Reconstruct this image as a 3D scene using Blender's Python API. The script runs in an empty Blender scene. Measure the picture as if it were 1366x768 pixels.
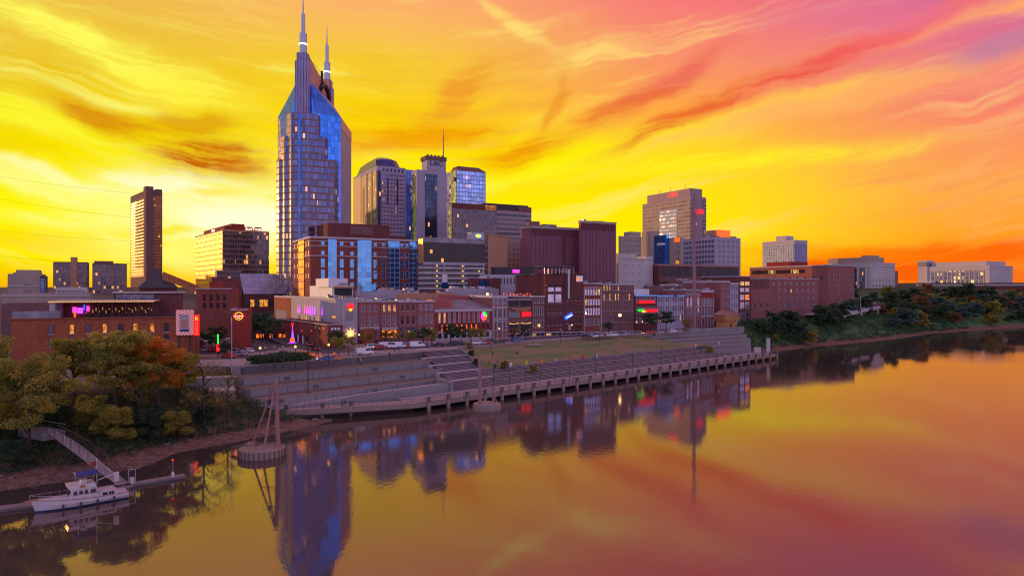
import bpy, math, random
import numpy as np
from mathutils import Vector, Matrix
R = math.radians
rnd = random.Random(11)
SC = bpy.context.scene
COL = SC.collection

# ------------------------------------------------------------------ camera
F, CZ, HY = 910.0, 30.0, 384.0
cam_d = bpy.data.cameras.new("camera"); cam = bpy.data.objects.new("camera", cam_d); COL.objects.link(cam)
cam.location = (0, 0, CZ); cam.rotation_euler = (R(90), 0, 0)
cam_d.sensor_width = 36; cam_d.lens = 36 * F / 1366; cam_d.clip_start = .5; cam_d.clip_end = 30000
SC.camera = cam
SC.view_settings.view_transform = 'Standard'; SC.view_settings.look = 'None'
SC.view_settings.exposure = 0.0; SC.view_settings.gamma = 1; SC.view_settings.use_curve_mapping = False
SC.cycles.max_bounces = 6; SC.cycles.diffuse_bounces = 3; SC.cycles.glossy_bounces = 4
SC.cycles.transparent_max_bounces = 6; SC.cycles.use_denoising = True; SC.cycles.filter_width = 1.15
SUN_EL, SUN_AZ = 6.0, -64.0      # azimuth counted from +Y towards +X

# ------------------------------------------------------------------ node expressions
class E:
    def __init__(s, t, v): s.t, s.v = t, v
    def _m(s, op, *o):
        n = s.t.nodes.new('ShaderNodeMath'); n.operation = op
        for i, a in enumerate((s,) + o):
            a = a.v if isinstance(a, E) else a
            if isinstance(a, (int, float)): n.inputs[i].default_value = a
            else: s.t.links.new(a, n.inputs[i])
        return E(s.t, n.outputs[0])
    def __add__(s, o): return s._m('ADD', o)
    __radd__ = __add__
    def __sub__(s, o): return s._m('SUBTRACT', o)
    def __rsub__(s, o): return (s * -1) + o
    def __mul__(s, o): return s._m('MULTIPLY', o)
    __rmul__ = __mul__
    def __truediv__(s, o): return s._m('DIVIDE', o)
    def floor(s): return s._m('FLOOR')
    def fract(s): return s._m('FRACT')
    def abs(s): return s._m('ABSOLUTE')
    def sqrt(s): return s._m('SQRT')
    def max(s, o): return s._m('MAXIMUM', o)
    def min(s, o): return s._m('MINIMUM', o)
    def lt(s, o): return s._m('LESS_THAN', o)
    def gt(s, o): return s._m('GREATER_THAN', o)
    def exp(s): return s._m('EXPONENT')
    def smooth(s, a, b, lo=0., hi=1.):
        n = s.t.nodes.new('ShaderNodeMapRange'); n.interpolation_type = 'SMOOTHSTEP'
        s.t.links.new(s.v, n.inputs[0])
        for i, q in enumerate((a, b, lo, hi)): n.inputs[i + 1].default_value = q
        return E(s.t, n.outputs[0])
def const(t, v):
    n = t.nodes.new('ShaderNodeValue'); n.outputs[0].default_value = v; return E(t, n.outputs[0])
def comb(t, x, y, z):
    n = t.nodes.new('ShaderNodeCombineXYZ')
    for i, a in enumerate((x, y, z)):
        if isinstance(a, E): t.links.new(a.v, n.inputs[i])
        else: n.inputs[i].default_value = a
    return n.outputs[0]
def sepa(t, sock):
    n = t.nodes.new('ShaderNodeSeparateXYZ'); t.links.new(sock, n.inputs[0])
    return [E(t, n.outputs[i]) for i in range(3)]
def noise(t, vec, scale, detail=3, rough=.55, dist=0., color=False):
    n = t.nodes.new('ShaderNodeTexNoise')
    if vec is not None: t.links.new(vec, n.inputs['Vector'])
    n.inputs['Scale'].default_value = scale; n.inputs['Detail'].default_value = detail
    n.inputs['Roughness'].default_value = rough; n.inputs['Distortion'].default_value = dist
    return n.outputs['Color'] if color else E(t, n.outputs[0])
def white(t, vec):
    n = t.nodes.new('ShaderNodeTexWhiteNoise'); n.noise_dimensions = '3D'; t.links.new(vec, n.inputs['Vector'])
    return E(t, n.outputs['Value']), n.outputs['Color']
def mixc(t, f, a, b):
    n = t.nodes.new('ShaderNodeMix'); n.data_type = 'RGBA'
    for s, q in ((n.inputs[0], f), (n.inputs[6], a), (n.inputs[7], b)):
        q = q.v if isinstance(q, E) else q
        if isinstance(q, (int, float)): s.default_value = q
        elif isinstance(q, tuple): s.default_value = (*q[:3], 1)
        else: t.links.new(q, s)
    return n.outputs[2]
def scalec(t, c, f):
    n = t.nodes.new('ShaderNodeVectorMath'); n.operation = 'SCALE'
    if isinstance(c, tuple): n.inputs[0].default_value = c
    else: t.links.new(c, n.inputs[0])
    if isinstance(f, E): t.links.new(f.v, n.inputs['Scale'])
    else: n.inputs['Scale'].default_value = f
    return n.outputs[0]
def ramp(t, f, stops):
    n = t.nodes.new('ShaderNodeValToRGB'); cr = n.color_ramp
    while len(cr.elements) < len(stops): cr.elements.new(.5)
    for e, (p, c) in zip(cr.elements, stops): e.position = p; e.color = (*c, 1)
    t.links.new(f.v, n.inputs[0]); return n.outputs[0]
def S(r, g, b):
    return tuple((x / 12.92 if x <= .04045 else ((x + .055) / 1.055) ** 2.4) for x in (r, g, b))

# ------------------------------------------------------------------ sky
W = bpy.data.worlds.new("World"); SC.world = W; W.use_nodes = True
t = W.node_tree; t.nodes.clear()
tc = t.nodes.new('ShaderNodeTexCoord'); D = tc.outputs['Generated']
dx, dy, dz = sepa(t, D)
yc = dy.max(.18)
nw = noise(t, D, 3.2, 4, .6, color=True); wx, wy, wz = sepa(t, nw)
nf = noise(t, D, 13, 4, .6, color=True); fx, fy, fz = sepa(t, nf)
pu0 = dx / yc * 910 + 683
pv0 = 384 - dz.max(0.) / yc * 910
pu = pu0 + (wx - .5) * 120 + (fx - .5) * 40
pv = pv0 + (wy - .5) * 62 + (fy - .5) * 20
h = (pv0 + (wz - .5) * 60) / 384
c0 = ramp(t, h, [(0, S(.93, .74, .28)), (.25, S(.93, .78, .12)), (.5, S(.98, .90, .0)), (.72, S(1, .97, .04)), (.88, S(1, .93, .0)), (1, S(1, .72, .0))])
c1 = ramp(t, h, [(0, S(.99, .70, .42)), (.2, S(.97, .80, .20)), (.38, S(.99, .83, .02)), (.6, S(1, .92, .0)), (.85, S(1, .95, .02)), (1, S(1, .84, .0))])
c2 = ramp(t, h, [(0, S(.97, .47, .47)), (.2, S(.98, .56, .42)), (.38, S(1, .66, .27)), (.55, S(1, .87, .03)), (.8, S(1, .92, .0)), (1, S(1, .72, .0))])
c3 = ramp(t, h, [(0, S(.84, .42, .60)), (.2, S(.93, .46, .50)), (.4, S(.98, .54, .40)), (.65, S(1, .66, .28)), (.82, S(1, .62, .14)), (1, S(1, .48, .08))])
col = mixc(t, pu0.smooth(50, 560), c0, c1)
col = mixc(t, pu0.smooth(480, 960), col, c2)
col = mixc(t, pu0.smooth(880, 1330), col, c3)
# fibrous cloud grain that fans out of the sunset
arc = pv + ((pu - 540) * (pu - 540) + 22000.).sqrt() * .27
def streaks(sx, sy, det, seed, dist=.6):
    return noise(t, comb(t, pu / sx + seed, arc / sy, seed * 2), 1.0, det, .6, dist)
g1 = streaks(420., 38., 8, 3.1, .12)
g2 = streaks(300., 48., 7, 9.7, .3)
g3 = streaks(330., 10., 7, 21.3, .12)
g5 = noise(t, comb(t, pu / 60, arc / 16, 5.5), 1.0, 5, .7, .2)
g4 = noise(t, comb(t, pu / 420, arc / 150, 3.3), 1.0, 3, .5, .3)
br = (g1 * .66 + g3 * .22 + g5 * .12).smooth(.46, .70) * g4.smooth(.36, .58)
dk = (g2 * .66 + g3 * .2 + g5 * .14).smooth(.48, .72) * g4.smooth(.60, .42)
hi = mixc(t, pu0.smooth(600, 1150), S(1, 1, .48), S(1, .80, .50))
lo = mixc(t, pu0.smooth(450, 1000), S(.92, .66, .02), S(.96, .46, .40))
upm = pv0.smooth(395, 250)
col = mixc(t, br * .95 * pv0.smooth(400, 320), col, hi)
col = mixc(t, dk * .6 * upm, col, lo)
def blob(col, cx, cy, ang, a, b, c, s, sharp=1.0):
    ca, sa = math.cos(R(ang)), math.sin(R(ang))
    ax = pu - cx - 0; ay = pv - cy
    p = (ax * ca + ay * sa) / a; q = (ay * ca - ax * sa) / b
    g = ((p * p + q * q) * -1).exp(); g = (g * (g1 * .42 + g3 * .32 + g5 * .26).smooth(.36, .62, .45, 1.35) * 1.1).smooth(.02, 1.05)
    return mixc(t, (g * s).min(1.), col, c)
for a in [(285, 280, 0, 150, 70, S(1, .99, .62), .95), (330, 300, 10, 90, 28, S(1, 1, .86), .9), (235, 238, 8, 90, 16, S(1, 1, .80), .8), (70, 245, 12, 150, 16, S(1, 1, .55), .8), (120, 290, 4, 110, 12, S(1, 1, .55), .7), (60, 225, 14, 110, 9, S(1, 1, .7), .7), (180, 330, 3, 150, 14, S(1, 1, .45), .6), (40, 320, 5, 120, 16, S(1, .80, .0), .5), (230, 305, 0, 60, 7, S(.98, .92, .05), .8), (300, 255, 5, 40, 6, S(1, .9, .1), .7),
          (150, 62, 22, 190, 24, S(1, .98, .36), 1.1), (30, 150, 15, 150, 20, S(1, 1, .2), .7), (250, 112, 20, 90, 22, S(1, .95, .25), .7),
          (690, 28, 30, 62, 11, S(1, .88, .45), .75), (820, 64, 5, 34, 8, S(1, .84, .45), .6), (800, 205, -12, 260, 24, S(1, .96, .02), .8),
          (980, 215, -6, 260, 16, S(1, .94, .15), .8), (1010, 150, -20, 200, 13, S(1, .80, .30), .7),
          (1270, 28, -14, 180, 14, S(1, .66, .42), 1.0), (1180, 118, -14, 260, 18, S(1, .70, .38), .85), (1320, 92, -12, 120, 20, S(1, .6, .45), .6),
          (285, 206, 10, 78, 26, S(.80, .40, .0), 1.1), (330, 222, 25, 50, 18, S(.82, .42, .02), .8), (140, 155, 20, 70, 20, S(.85, .50, .02), .8), (250, 160, 0, 70, 18, S(.86, .58, .02), .7),
          (600, 122, -38, 66, 22, S(.93, .52, .16), .6), (560, 185, -5, 110, 20, S(.95, .58, .0), .8), (690, 205, -15, 80, 20, S(.93, .50, .02), .75),
          (905, 95, -34, 95, 20, S(.93, .40, .36), .8), (830, 145, -22, 90, 16, S(.92, .42, .18), .7), (735, 140, -65, 50, 12, S(.92, .55, .15), .6),
          (1100, 80, -22, 240, 13, S(.94, .36, .30), 1.0), (1220, 30, -18, 120, 20, S(.97, .44, .46), .6), (940, 140, -26, 130, 15, S(.93, .42, .15), .8),
          (1345, 60, -15, 90, 22, S(.76, .48, .62), .8), (1150, 20, 0, 150, 26, S(.90, .46, .58), .6),
          (1290, 342, -4, 210, 17, S(1, .42, .04), 1.0), (1200, 368, 0, 200, 14, S(.98, .36, .03), .9), (1100, 345, 0, 140, 10, S(1, .55, .0), .6), (980, 382, 0, 120, 14, S(.96, .40, .0), .7)]:
    col = blob(col, *a)
# the sky away from the sunset: dusk rose overhead, blue-violet in the east, dark below
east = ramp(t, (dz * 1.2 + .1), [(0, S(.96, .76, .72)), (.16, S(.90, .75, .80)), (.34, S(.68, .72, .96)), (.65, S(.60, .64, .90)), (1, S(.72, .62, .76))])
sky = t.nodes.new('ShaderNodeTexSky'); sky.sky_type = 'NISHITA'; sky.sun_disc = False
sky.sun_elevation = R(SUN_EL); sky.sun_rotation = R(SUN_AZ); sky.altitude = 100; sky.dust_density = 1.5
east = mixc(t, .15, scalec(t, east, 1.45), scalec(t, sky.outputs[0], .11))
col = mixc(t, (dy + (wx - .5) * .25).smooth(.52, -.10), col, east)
col = mixc(t, (dz + (wy - .5) * .2).smooth(.42, .85), col, S(.72, .52, .68))
col = mixc(t, dz.smooth(-.01, -.12), col, S(.16, .13, .16))
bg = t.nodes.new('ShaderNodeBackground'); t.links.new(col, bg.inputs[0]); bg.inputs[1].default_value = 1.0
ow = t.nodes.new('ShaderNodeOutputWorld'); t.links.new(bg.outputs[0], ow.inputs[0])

sd = bpy.data.lights.new("sun", 'SUN'); so = bpy.data.objects.new("sun", sd); COL.objects.link(so)
sd.energy = 2.3; sd.angle = R(.6); sd.color = (1, .50, .16)
sv = Vector((math.sin(R(SUN_AZ)) * math.cos(R(SUN_EL)), math.cos(R(SUN_AZ)) * math.cos(R(SUN_EL)), math.sin(R(SUN_EL))))
so.rotation_euler = sv.to_track_quat('Z', 'Y').to_euler(); so.location = sv * 900

# ------------------------------------------------------------------ helpers: places
def P(px, py, Y): return Vector(((px - 683) / F * Y, Y, CZ - (py - HY) / F * Y))
def XY(px, Y): return Vector(((px - 683) / F * Y, Y))
def ZY(py, Y): return CZ - (py - HY) / F * Y
def G(px, py, z=10.0):
    Y = F * (CZ - z) / (py - HY); return Vector(((px - 683) / F * Y, Y, z))
def hit(C, d, px):
    k = (px - 683) / F                      # (Cx+L dx) = k (Cy+L dy)
    return (k * C[1] - C[0]) / (d[0] - k * d[1])

# ------------------------------------------------------------------ helpers: objects
def tag(o, label=None, cat=None, group=None, kind=None):
    if label: o['label'] = label
    if cat: o['category'] = cat
    if group: o['group'] = group
    if kind: o['kind'] = kind
    return o
def empty(name, loc=(0, 0, 0), rz=0., label=None, cat=None, group=None):
    o = bpy.data.objects.new(name, None); COL.objects.link(o); o.empty_display_size = .5
    o.location = loc; o.rotation_euler = (0, 0, rz)
    return tag(o, label, cat, group)
def link(name, me, parent=None, loc=(0, 0, 0), rz=0., scale=None):
    o = bpy.data.objects.new(name, me); COL.objects.link(o)
    o.parent = parent; o.location = loc; o.rotation_euler = (0, 0, rz)
    if scale: o.scale = scale if isinstance(scale, tuple) else (scale,) * 3
    return o
KIDS = {}
def dup(root, loc, rz=0., scale=None, label=None, group=None):
    def cp(o, par):
        c = o.copy(); COL.objects.link(c); c.parent = par
        for ch in o.children: cp(ch, c)
        return c
    r = cp(root, None); r.location = loc; r.rotation_euler = (0, 0, rz)
    if scale: r.scale = scale if isinstance(scale, tuple) else (scale,) * 3
    if label: r['label'] = label
    if group: r['group'] = group
    return r
class MB:
    def __init__(s): s.v, s.f, s.m = [], [], []
    def add(s, vs, fs, m=0):
        n = len(s.v); s.v += [tuple(a) for a in vs]
        s.f += [tuple(i + n for i in f) for f in fs]; s.m += [m] * len(fs); return s
    def box(s, x0, x1, y0, y1, z0, z1, m=0):
        return s.add([(x0, y0, z0), (x1, y0, z0), (x1, y1, z0), (x0, y1, z0), (x0, y0, z1), (x1, y0, z1), (x1, y1, z1), (x0, y1, z1)],
                     [(0, 3, 2, 1), (4, 5, 6, 7), (0, 1, 5, 4), (1, 2, 6, 5), (2, 3, 7, 6), (3, 0, 4, 7)], m)
    def prism(s, poly, z0, z1, m=0, mt=None):
        n = len(poly)
        ar = sum(poly[i][0] * poly[(i + 1) % n][1] - poly[(i + 1) % n][0] * poly[i][1] for i in range(n))
        if ar < 0: poly = poly[::-1]
        za = z0 if isinstance(z0, (list, tuple)) else [z0] * n
        zb = z1 if isinstance(z1, (list, tuple)) else [z1] * n
        if ar < 0: za, zb = list(za)[::-1], list(zb)[::-1]
        vs = [(p[0], p[1], za[i]) for i, p in enumerate(poly)] + [(p[0], p[1], zb[i]) for i, p in enumerate(poly)]
        s.add(vs, [tuple(range(n))[::-1]] + [(i, (i + 1) % n, n + (i + 1) % n, n + i) for i in range(n)], m)
        k = len(s.v) - 2 * n
        s.f.append(tuple(k + n + i for i in range(n))); s.m.append(m if mt is None else mt)
        return s
    def tube(s, pts, rads, n=8, m=0, caps=True):
        pts = [Vector(p) for p in pts]
        if isinstance(rads, (int, float)): rads = [rads] * len(pts)
        rings = []
        for i, p in enumerate(pts):
            d = (pts[min(i + 1, len(pts) - 1)] - pts[max(i - 1, 0)])
            d = d.normalized() if d.length > 1e-9 else Vector((0, 0, 1))
            u = d.cross(Vector((0, 0, 1)) if abs(d.z) < .95 else Vector((1, 0, 0))).normalized(); w = d.cross(u)
            rings.append([p + (u * math.cos(2 * math.pi * k / n) + w * math.sin(2 * math.pi * k / n)) * rads[i] for k in range(n)])
        vs = [v for r_ in rings for v in r_]; fs = []
        for i in range(len(pts) - 1):
            for k in range(n):
                a, b = i * n + k, i * n + (k + 1) % n
                fs.append((a, b, b + n, a + n))
        if caps: fs += [tuple(range(n))[::-1], tuple((len(pts) - 1) * n + k for k in range(n))]
        return s.add(vs, fs, m)
    def bar(s, a, b, w, hgt=None, m=0):
        a, b = Vector(a), Vector(b); d = (b - a).normalized(); hgt = hgt or w
        u = d.cross(Vector((0, 0, 1)) if abs(d.z) < .98 else Vector((1, 0, 0))).normalized(); q = u.cross(d)
        vs = [p + u * i * w / 2 + q * j * hgt / 2 for p in (a, b) for i, j in ((-1, -1), (1, -1), (1, 1), (-1, 1))]
        return s.add(vs, [(0, 1, 2, 3), (7, 6, 5, 4), (0, 4, 5, 1), (1, 5, 6, 2), (2, 6, 7, 3), (3, 7, 4, 0)], m)
    def lathe(s, prof, n=16, cx=0, cy=0, m=0, ph=0.):
        vs = [(cx + r_ * math.cos(2 * math.pi * k / n + ph), cy + r_ * math.sin(2 * math.pi * k / n + ph), z) for r_, z in prof for k in range(n)]
        fs = [(i * n + k, i * n + (k + 1) % n, (i + 1) * n + (k + 1) % n, (i + 1) * n + k) for i in range(len(prof) - 1) for k in range(n)]
        fs += [tuple(range(n))[::-1], tuple((len(prof) - 1) * n + k for k in range(n))]
        return s.add(vs, fs, m)
    def ball(s, c, r_, n=8, m=0, sz=1.):
        k = n // 2
        return s.lathe([(max(.001, r_ * math.sin(math.pi * i / k)), c[2] - r_ * sz * math.cos(math.pi * i / k)) for i in range(k + 1)], n, c[0], c[1], m)
    def mesh(s, name, mats, smooth=False):
        me = bpy.data.meshes.new(name); me.from_pydata(s.v, [], s.f)
        for x in (mats if isinstance(mats, (list, tuple)) else [mats]): me.materials.append(x)
        me.polygons.foreach_set('material_index', s.m)
        if smooth: me.polygons.foreach_set('use_smooth', [True] * len(s.f))
        me.update(); return me
    def build(s, name, mats, parent=None, loc=(0, 0, 0), rz=0., smooth=False):
        return link(name, s.mesh(name, mats, smooth), parent, loc, rz)

# ------------------------------------------------------------------ materials
def newmat(name):
    m = bpy.data.materials.new(name); m.use_nodes = True; t = m.node_tree
    return m, t, t.nodes['Principled BSDF'], t.nodes['Material Output']
def bump(t, b, hsock, strength=.3, dist=.05):
    n = t.nodes.new('ShaderNodeBump'); n.inputs['Strength'].default_value = strength; n.inputs['Distance'].default_value = dist
    t.links.new(hsock.v if isinstance(hsock, E) else hsock, n.inputs['Height']); t.links.new(n.outputs[0], b.inputs['Normal'])
def pm(name, c, rough=.85, var=.25, scale=.25, metal=0., spec=.4, fine=6., bmp=0., c2=None, streak=False):
    m, t, b, o = newmat(name)
    tc = t.nodes.new('ShaderNodeTexCoord'); vec = tc.outputs['Object']
    if streak:
        x, y, z = sepa(t, vec); vs = comb(t, x, y, z * .12)
    else: vs = vec
    n1 = noise(t, vs, scale, 4, .6); n2 = noise(t, vec, fine, 2)
    f = (n1 * 1.4 + n2 * .6 - 1.0) * 2 * var + 1.0
    base = c if c2 is None else mixc(t, n1.smooth(.4, .62), c, c2)
    t.links.new(scalec(t, base, f.max(.2)), b.inputs['Base Color'])
    b.inputs['Roughness'].default_value = rough; b.inputs['Metallic'].default_value = metal; b.inputs['Specular IOR Level'].default_value = spec
    if bmp: bump(t, b, n2 * .5 + n1, bmp, .15)
    return m
def wall_uv(t):
    tc = t.nodes.new('ShaderNodeTexCoord')
    x, y, z = sepa(t, tc.outputs['Object']); nx, ny, nz = sepa(t, tc.outputs['Normal'])
    return y * nx - x * ny, z, tc
def brick(name, c, c2, mortar=None, bs=(.62, .21), var=.3):
    m, t, b, o = newmat(name)
    u, v, tc = wall_uv(t)
    bt = t.nodes.new('ShaderNodeTexBrick'); t.links.new(comb(t, u, v, 0.), bt.inputs['Vector'])
    bt.inputs['Color1'].default_value = (*c, 1); bt.inputs['Color2'].default_value = (*c2, 1)
    mo = mortar or tuple(x * .6 + .05 for x in c)
    bt.inputs['Mortar'].default_value = (*mo, 1); bt.inputs['Scale'].default_value = 1; bt.inputs['Mortar Size'].default_value = .012
    bt.inputs['Brick Width'].default_value = bs[0]; bt.inputs['Row Height'].default_value = bs[1]
    n1 = noise(t, comb(t, u, v * .35, 0.), .22, 5, .65); n2 = noise(t, comb(t, u, v, 3.), 1.4, 3)
    f = ((n1 - .5) * 2.6 * var + (n2 - .5) * 1.6 * var + 1).max(.25)
    t.links.new(scalec(t, bt.outputs[0], f), b.inputs['Base Color']); b.inputs['Roughness'].default_value = .9
    b.inputs['Specular IOR Level'].default_value = .2
    return m
def emis(name, c, s, base=None):
    m, t, b, o = newmat(name)
    b.inputs['Base Color'].default_value = (*(base or tuple(x * .4 for x in c)), 1); b.inputs['Emission Color'].default_value = (*c, 1)
    b.inputs['Emission Strength'].default_value = s; b.inputs['Roughness'].default_value = .5
    return m
def litwin(name, c, s):
    """a lit room behind glass: warm light in uneven patches, a darker blind or furniture here and there"""
    m, t, b, o = newmat(name)
    g = t.nodes.new('ShaderNodeNewGeometry')
    n = noise(t, g.outputs['Position'], .9, 3, .7)
    b.inputs['Base Color'].default_value = (.05, .03, .02, 1); b.inputs['Emission Color'].default_value = (*c, 1)
    t.links.new((n.smooth(.33, .68, .15, 1.25) * s).v, b.inputs['Emission Strength']); b.inputs['Roughness'].default_value = .12
    return m
def glass(name, c, rough=.08, metal=.75, tilt=.05):
    m, t, b, o = newmat(name)
    g = t.nodes.new('ShaderNodeNewGeometry')
    n, nc = white(t, scalec(t, g.outputs['Position'], .31))
    nn = noise(t, g.outputs['Position'], .35, 2)
    t.links.new(scalec(t, c, nn * .9 + .55), b.inputs['Base Color'])
    b.inputs['Roughness'].default_value = rough; b.inputs['Metallic'].default_value = metal
    nb = noise(t, g.outputs['Position'], .8, 1); bump(t, b, nb, tilt * 4, .25)
    return m
def curtain(name, gl, mull, cw, ch, mw=.14, mh=.14, lit=.04, litc=(1, .42, .08), ls=1.0, sp=0., spc=None, rough=.10, metal=.8, jit=.02, tone=(.55, 1.15), off=0.):
    """glazed wall: cells cw x ch, mullions, spandrel band of share sp, each pane with its own tilt, tone and light"""
    m, t, b, o = newmat(name)
    u, v, tc = wall_uv(t)
    cu = (u + off) / cw + 200; cv = v / ch + 50
    iu, iv = cu.floor(), cv.floor(); fu, fv = cu.fract(), cv.fract()
    bar = fu.lt(mw / cw).max(fv.lt(mh / ch))
    w1, wc = white(t, comb(t, iu, iv, 1.)); w2, _ = white(t, comb(t, iu, iv, 9.))
    gcol = scalec(t, gl, w1 * (tone[1] - tone[0]) + tone[0])
    if sp:
        spm = fv.lt(sp); gcol2 = mixc(t, spm, gcol, spc or mull)
    else: gcol2 = gcol; spm = None
    stain = noise(t, tc.outputs['Object'], .15, 3) * .7 + .65
    bc = mixc(t, bar, gcol2, scalec(t, mull, stain))
    t.links.new(bc, b.inputs['Base Color'])
    solid = bar if spm is None else bar.max(spm)
    t.links.new((solid * -metal + metal).v, b.inputs['Metallic'])
    t.links.new((solid * (.6 - rough) + rough).v, b.inputs['Roughness'])
    fl = noise(t, comb(t, iu * .13, iv * .9, 4.), 1.0, 1).smooth(.42, .66)
    on = w2.lt(fl * lit * 3) * (solid * -1 + 1)
    w3, _ = white(t, comb(t, iu, iv, 17.))
    b.inputs['Emission Color'].default_value = (*litc, 1)
    t.links.new((on * (w3 * ls + .3)).v, b.inputs['Emission Strength'])
    g = t.nodes.new('ShaderNodeNewGeometry')
    n = t.nodes.new('ShaderNodeVectorMath'); n.operation = 'SUBTRACT'; t.links.new(wc, n.inputs[0]); n.inputs[1].default_value = (.5, .5, .5)
    a = t.nodes.new('ShaderNodeVectorMath'); a.operation = 'ADD'; t.links.new(g.outputs['Normal'], a.inputs[0])
    t.links.new(scalec(t, n.outputs[0], (solid * -1 + 1) * jit * 2), a.inputs[1])
    q = t.nodes.new('ShaderNodeVectorMath'); q.operation = 'NORMALIZE'; t.links.new(a.outputs[0], q.inputs[0]); t.links.new(q.outputs[0], b.inputs['Normal'])
    return m
def foliage(name, c, c2, trans=.35):
    m, t, b, o = newmat(name)
    g = t.nodes.new('ShaderNodeNewGeometry')
    n1 = noise(t, g.outputs['Position'], .35, 3); n2 = noise(t, g.outputs['Position'], 2.2, 2)
    cc = mixc(t, (n1 * .7 + n2 * .5 - .1).smooth(.35, .72), c, c2)
    t.links.new(cc, b.inputs['Base Color']); b.inputs['Roughness'].default_value = .7; b.inputs['Specular IOR Level'].default_value = .25
    tr = t.nodes.new('ShaderNodeBsdfTranslucent'); t.links.new(cc, tr.inputs[0])
    mx = t.nodes.new('ShaderNodeMixShader'); mx.inputs[0].default_value = trans
    t.links.new(b.outputs[0], mx.inputs[1]); t.links.new(tr.outputs[0], mx.inputs[2]); t.links.new(mx.outputs[0], o.inputs[0])
    return m
M = {}
M['brick_red'] = brick('brick_red', (.30, .085, .06), (.23, .06, .045))
M['brick_dark'] = brick('brick_dark', (.20, .06, .055), (.14, .042, .04))
M['brick_rose'] = brick('brick_rose', (.37, .14, .125), (.29, .105, .095))
M['brick_brown'] = brick('brick_brown', (.24, .125, .11), (.18, .09, .08))
M['brick_orange'] = brick('brick_orange', (.42, .12, .05), (.31, .08, .04), var=.35)
M['brick_crimson'] = brick('brick_crimson', (.36, .05, .035), (.28, .04, .03))
M['painted'] = pm('painted_masonry', (.42, .38, .42), .8, .2, .2, streak=True)
M['pale'] = pm('pale_stone', (.52, .47, .44), .8, .18, .15, streak=True)
M['lilac'] = pm('lilac_stone', (.40, .36, .44), .8, .18, .15, streak=True)
M['beige'] = pm('beige_stone', (.40, .31, .25), .85, .2, .15, streak=True)
M['tan'] = pm('tan_panel', (.50, .27, .15), .85, .12, .15, streak=True)
M['pink_stone'] = pm('pink_granite', (.36, .24, .25), .7, .15, .2, streak=True)
M['concrete'] = pm('concrete', (.33, .30, .29), .9, .6, .18, c2=(.24, .21, .215), streak=True)
M['concrete_lt'] = pm('concrete_light', (.46, .41, .40), .9, .28, .3)
M['concrete_dk'] = pm('concrete_dark', (.15, .13, .13), .9, .3, .3)
M['paving'] = pm('paving', (.40, .33, .31), .85, .22, .4, c2=(.30, .26, .26))
M['asphalt'] = pm('asphalt', (.075, .072, .085), .75, .3, .2, c2=(.10, .095, .105))
M['white_paint'] = pm('white_paint', (.72, .70, .72), .6, .1, .5)
M['roof_grey'] = pm('roof_membrane', (.24, .23, .25), .85, .35, .12, c2=(.34, .32, .34))
M['roof_dark'] = pm('roof_dark', (.075, .065, .07), .85, .35, .12)
M['metal'] = pm('galvanised_metal', (.45, .46, .5), .35, .2, .5, metal=.7)
M['dark_metal'] = pm('dark_metal', (.035, .03, .035), .5, .2, 1)
M['black'] = pm('black_trim', (.02, .02, .025), .5, .1, 1)
M['rust'] = pm('painted_steel_rose', (.34, .17, .17), .6, .2, .6)
M['red_metal'] = pm('red_roof_metal', (.42, .09, .08), .45, .25, .5, streak=True)
M['purple'] = pm('purple_panel', (.24, .095, .13), .75, .14, .12, streak=True)
M['wood'] = pm('log_timber', (.42, .20, .09), .8, .3, .8)
M['trim'] = pm('pale_trim', (.50, .45, .48), .7, .12, 1)
M['g_dark'] = glass('dark_window_glass', (.10, .12, .20), .08, .6)
M['g_blue'] = glass('blue_window_glass', (.10, .38, .95), .07, .9)
M['g_sky'] = glass('sky_window_glass', (.45, .55, .85), .06, .85)
M['g_black'] = glass('black_window_glass', (.04, .04, .06), .1, .4)
M['lit_amber'] = litwin('amber_lit_room', (1, .36, .04), 1.25)
M['lit_warm'] = litwin('warm_lit_room', (1, .55, .16), 1.0)
M['lit_orange'] = litwin('orange_lit_room', (1, .18, .015), 1.5)
M['lamp'] = emis('lamp_globe', (1, .50, .12), 2.6)
M['lamp_dim'] = emis('small_string_bulb', (1, .50, .14), 1.0)
M['lamp_white'] = emis('lamp_white', (1, .85, .62), 2.2)
M['neon_red'] = emis('neon_red', (1, .012, .015), 1.6)
M['neon_orange'] = emis('neon_orange', (1, .10, .01), 1.5)
M['neon_pink'] = emis('neon_pink', (1, .05, .55), 1.5)
M['neon_purple'] = emis('neon_purple', (.55, .06, 1), 1.6)
M['neon_blue'] = emis('neon_blue', (.03, .10, 1), 2.2)
M['neon_green'] = emis('neon_green', (.04, 1, .08), 1.3)
M['neon_yellow'] = emis('neon_yellow', (1, .62, .03), 1.5)
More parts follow.
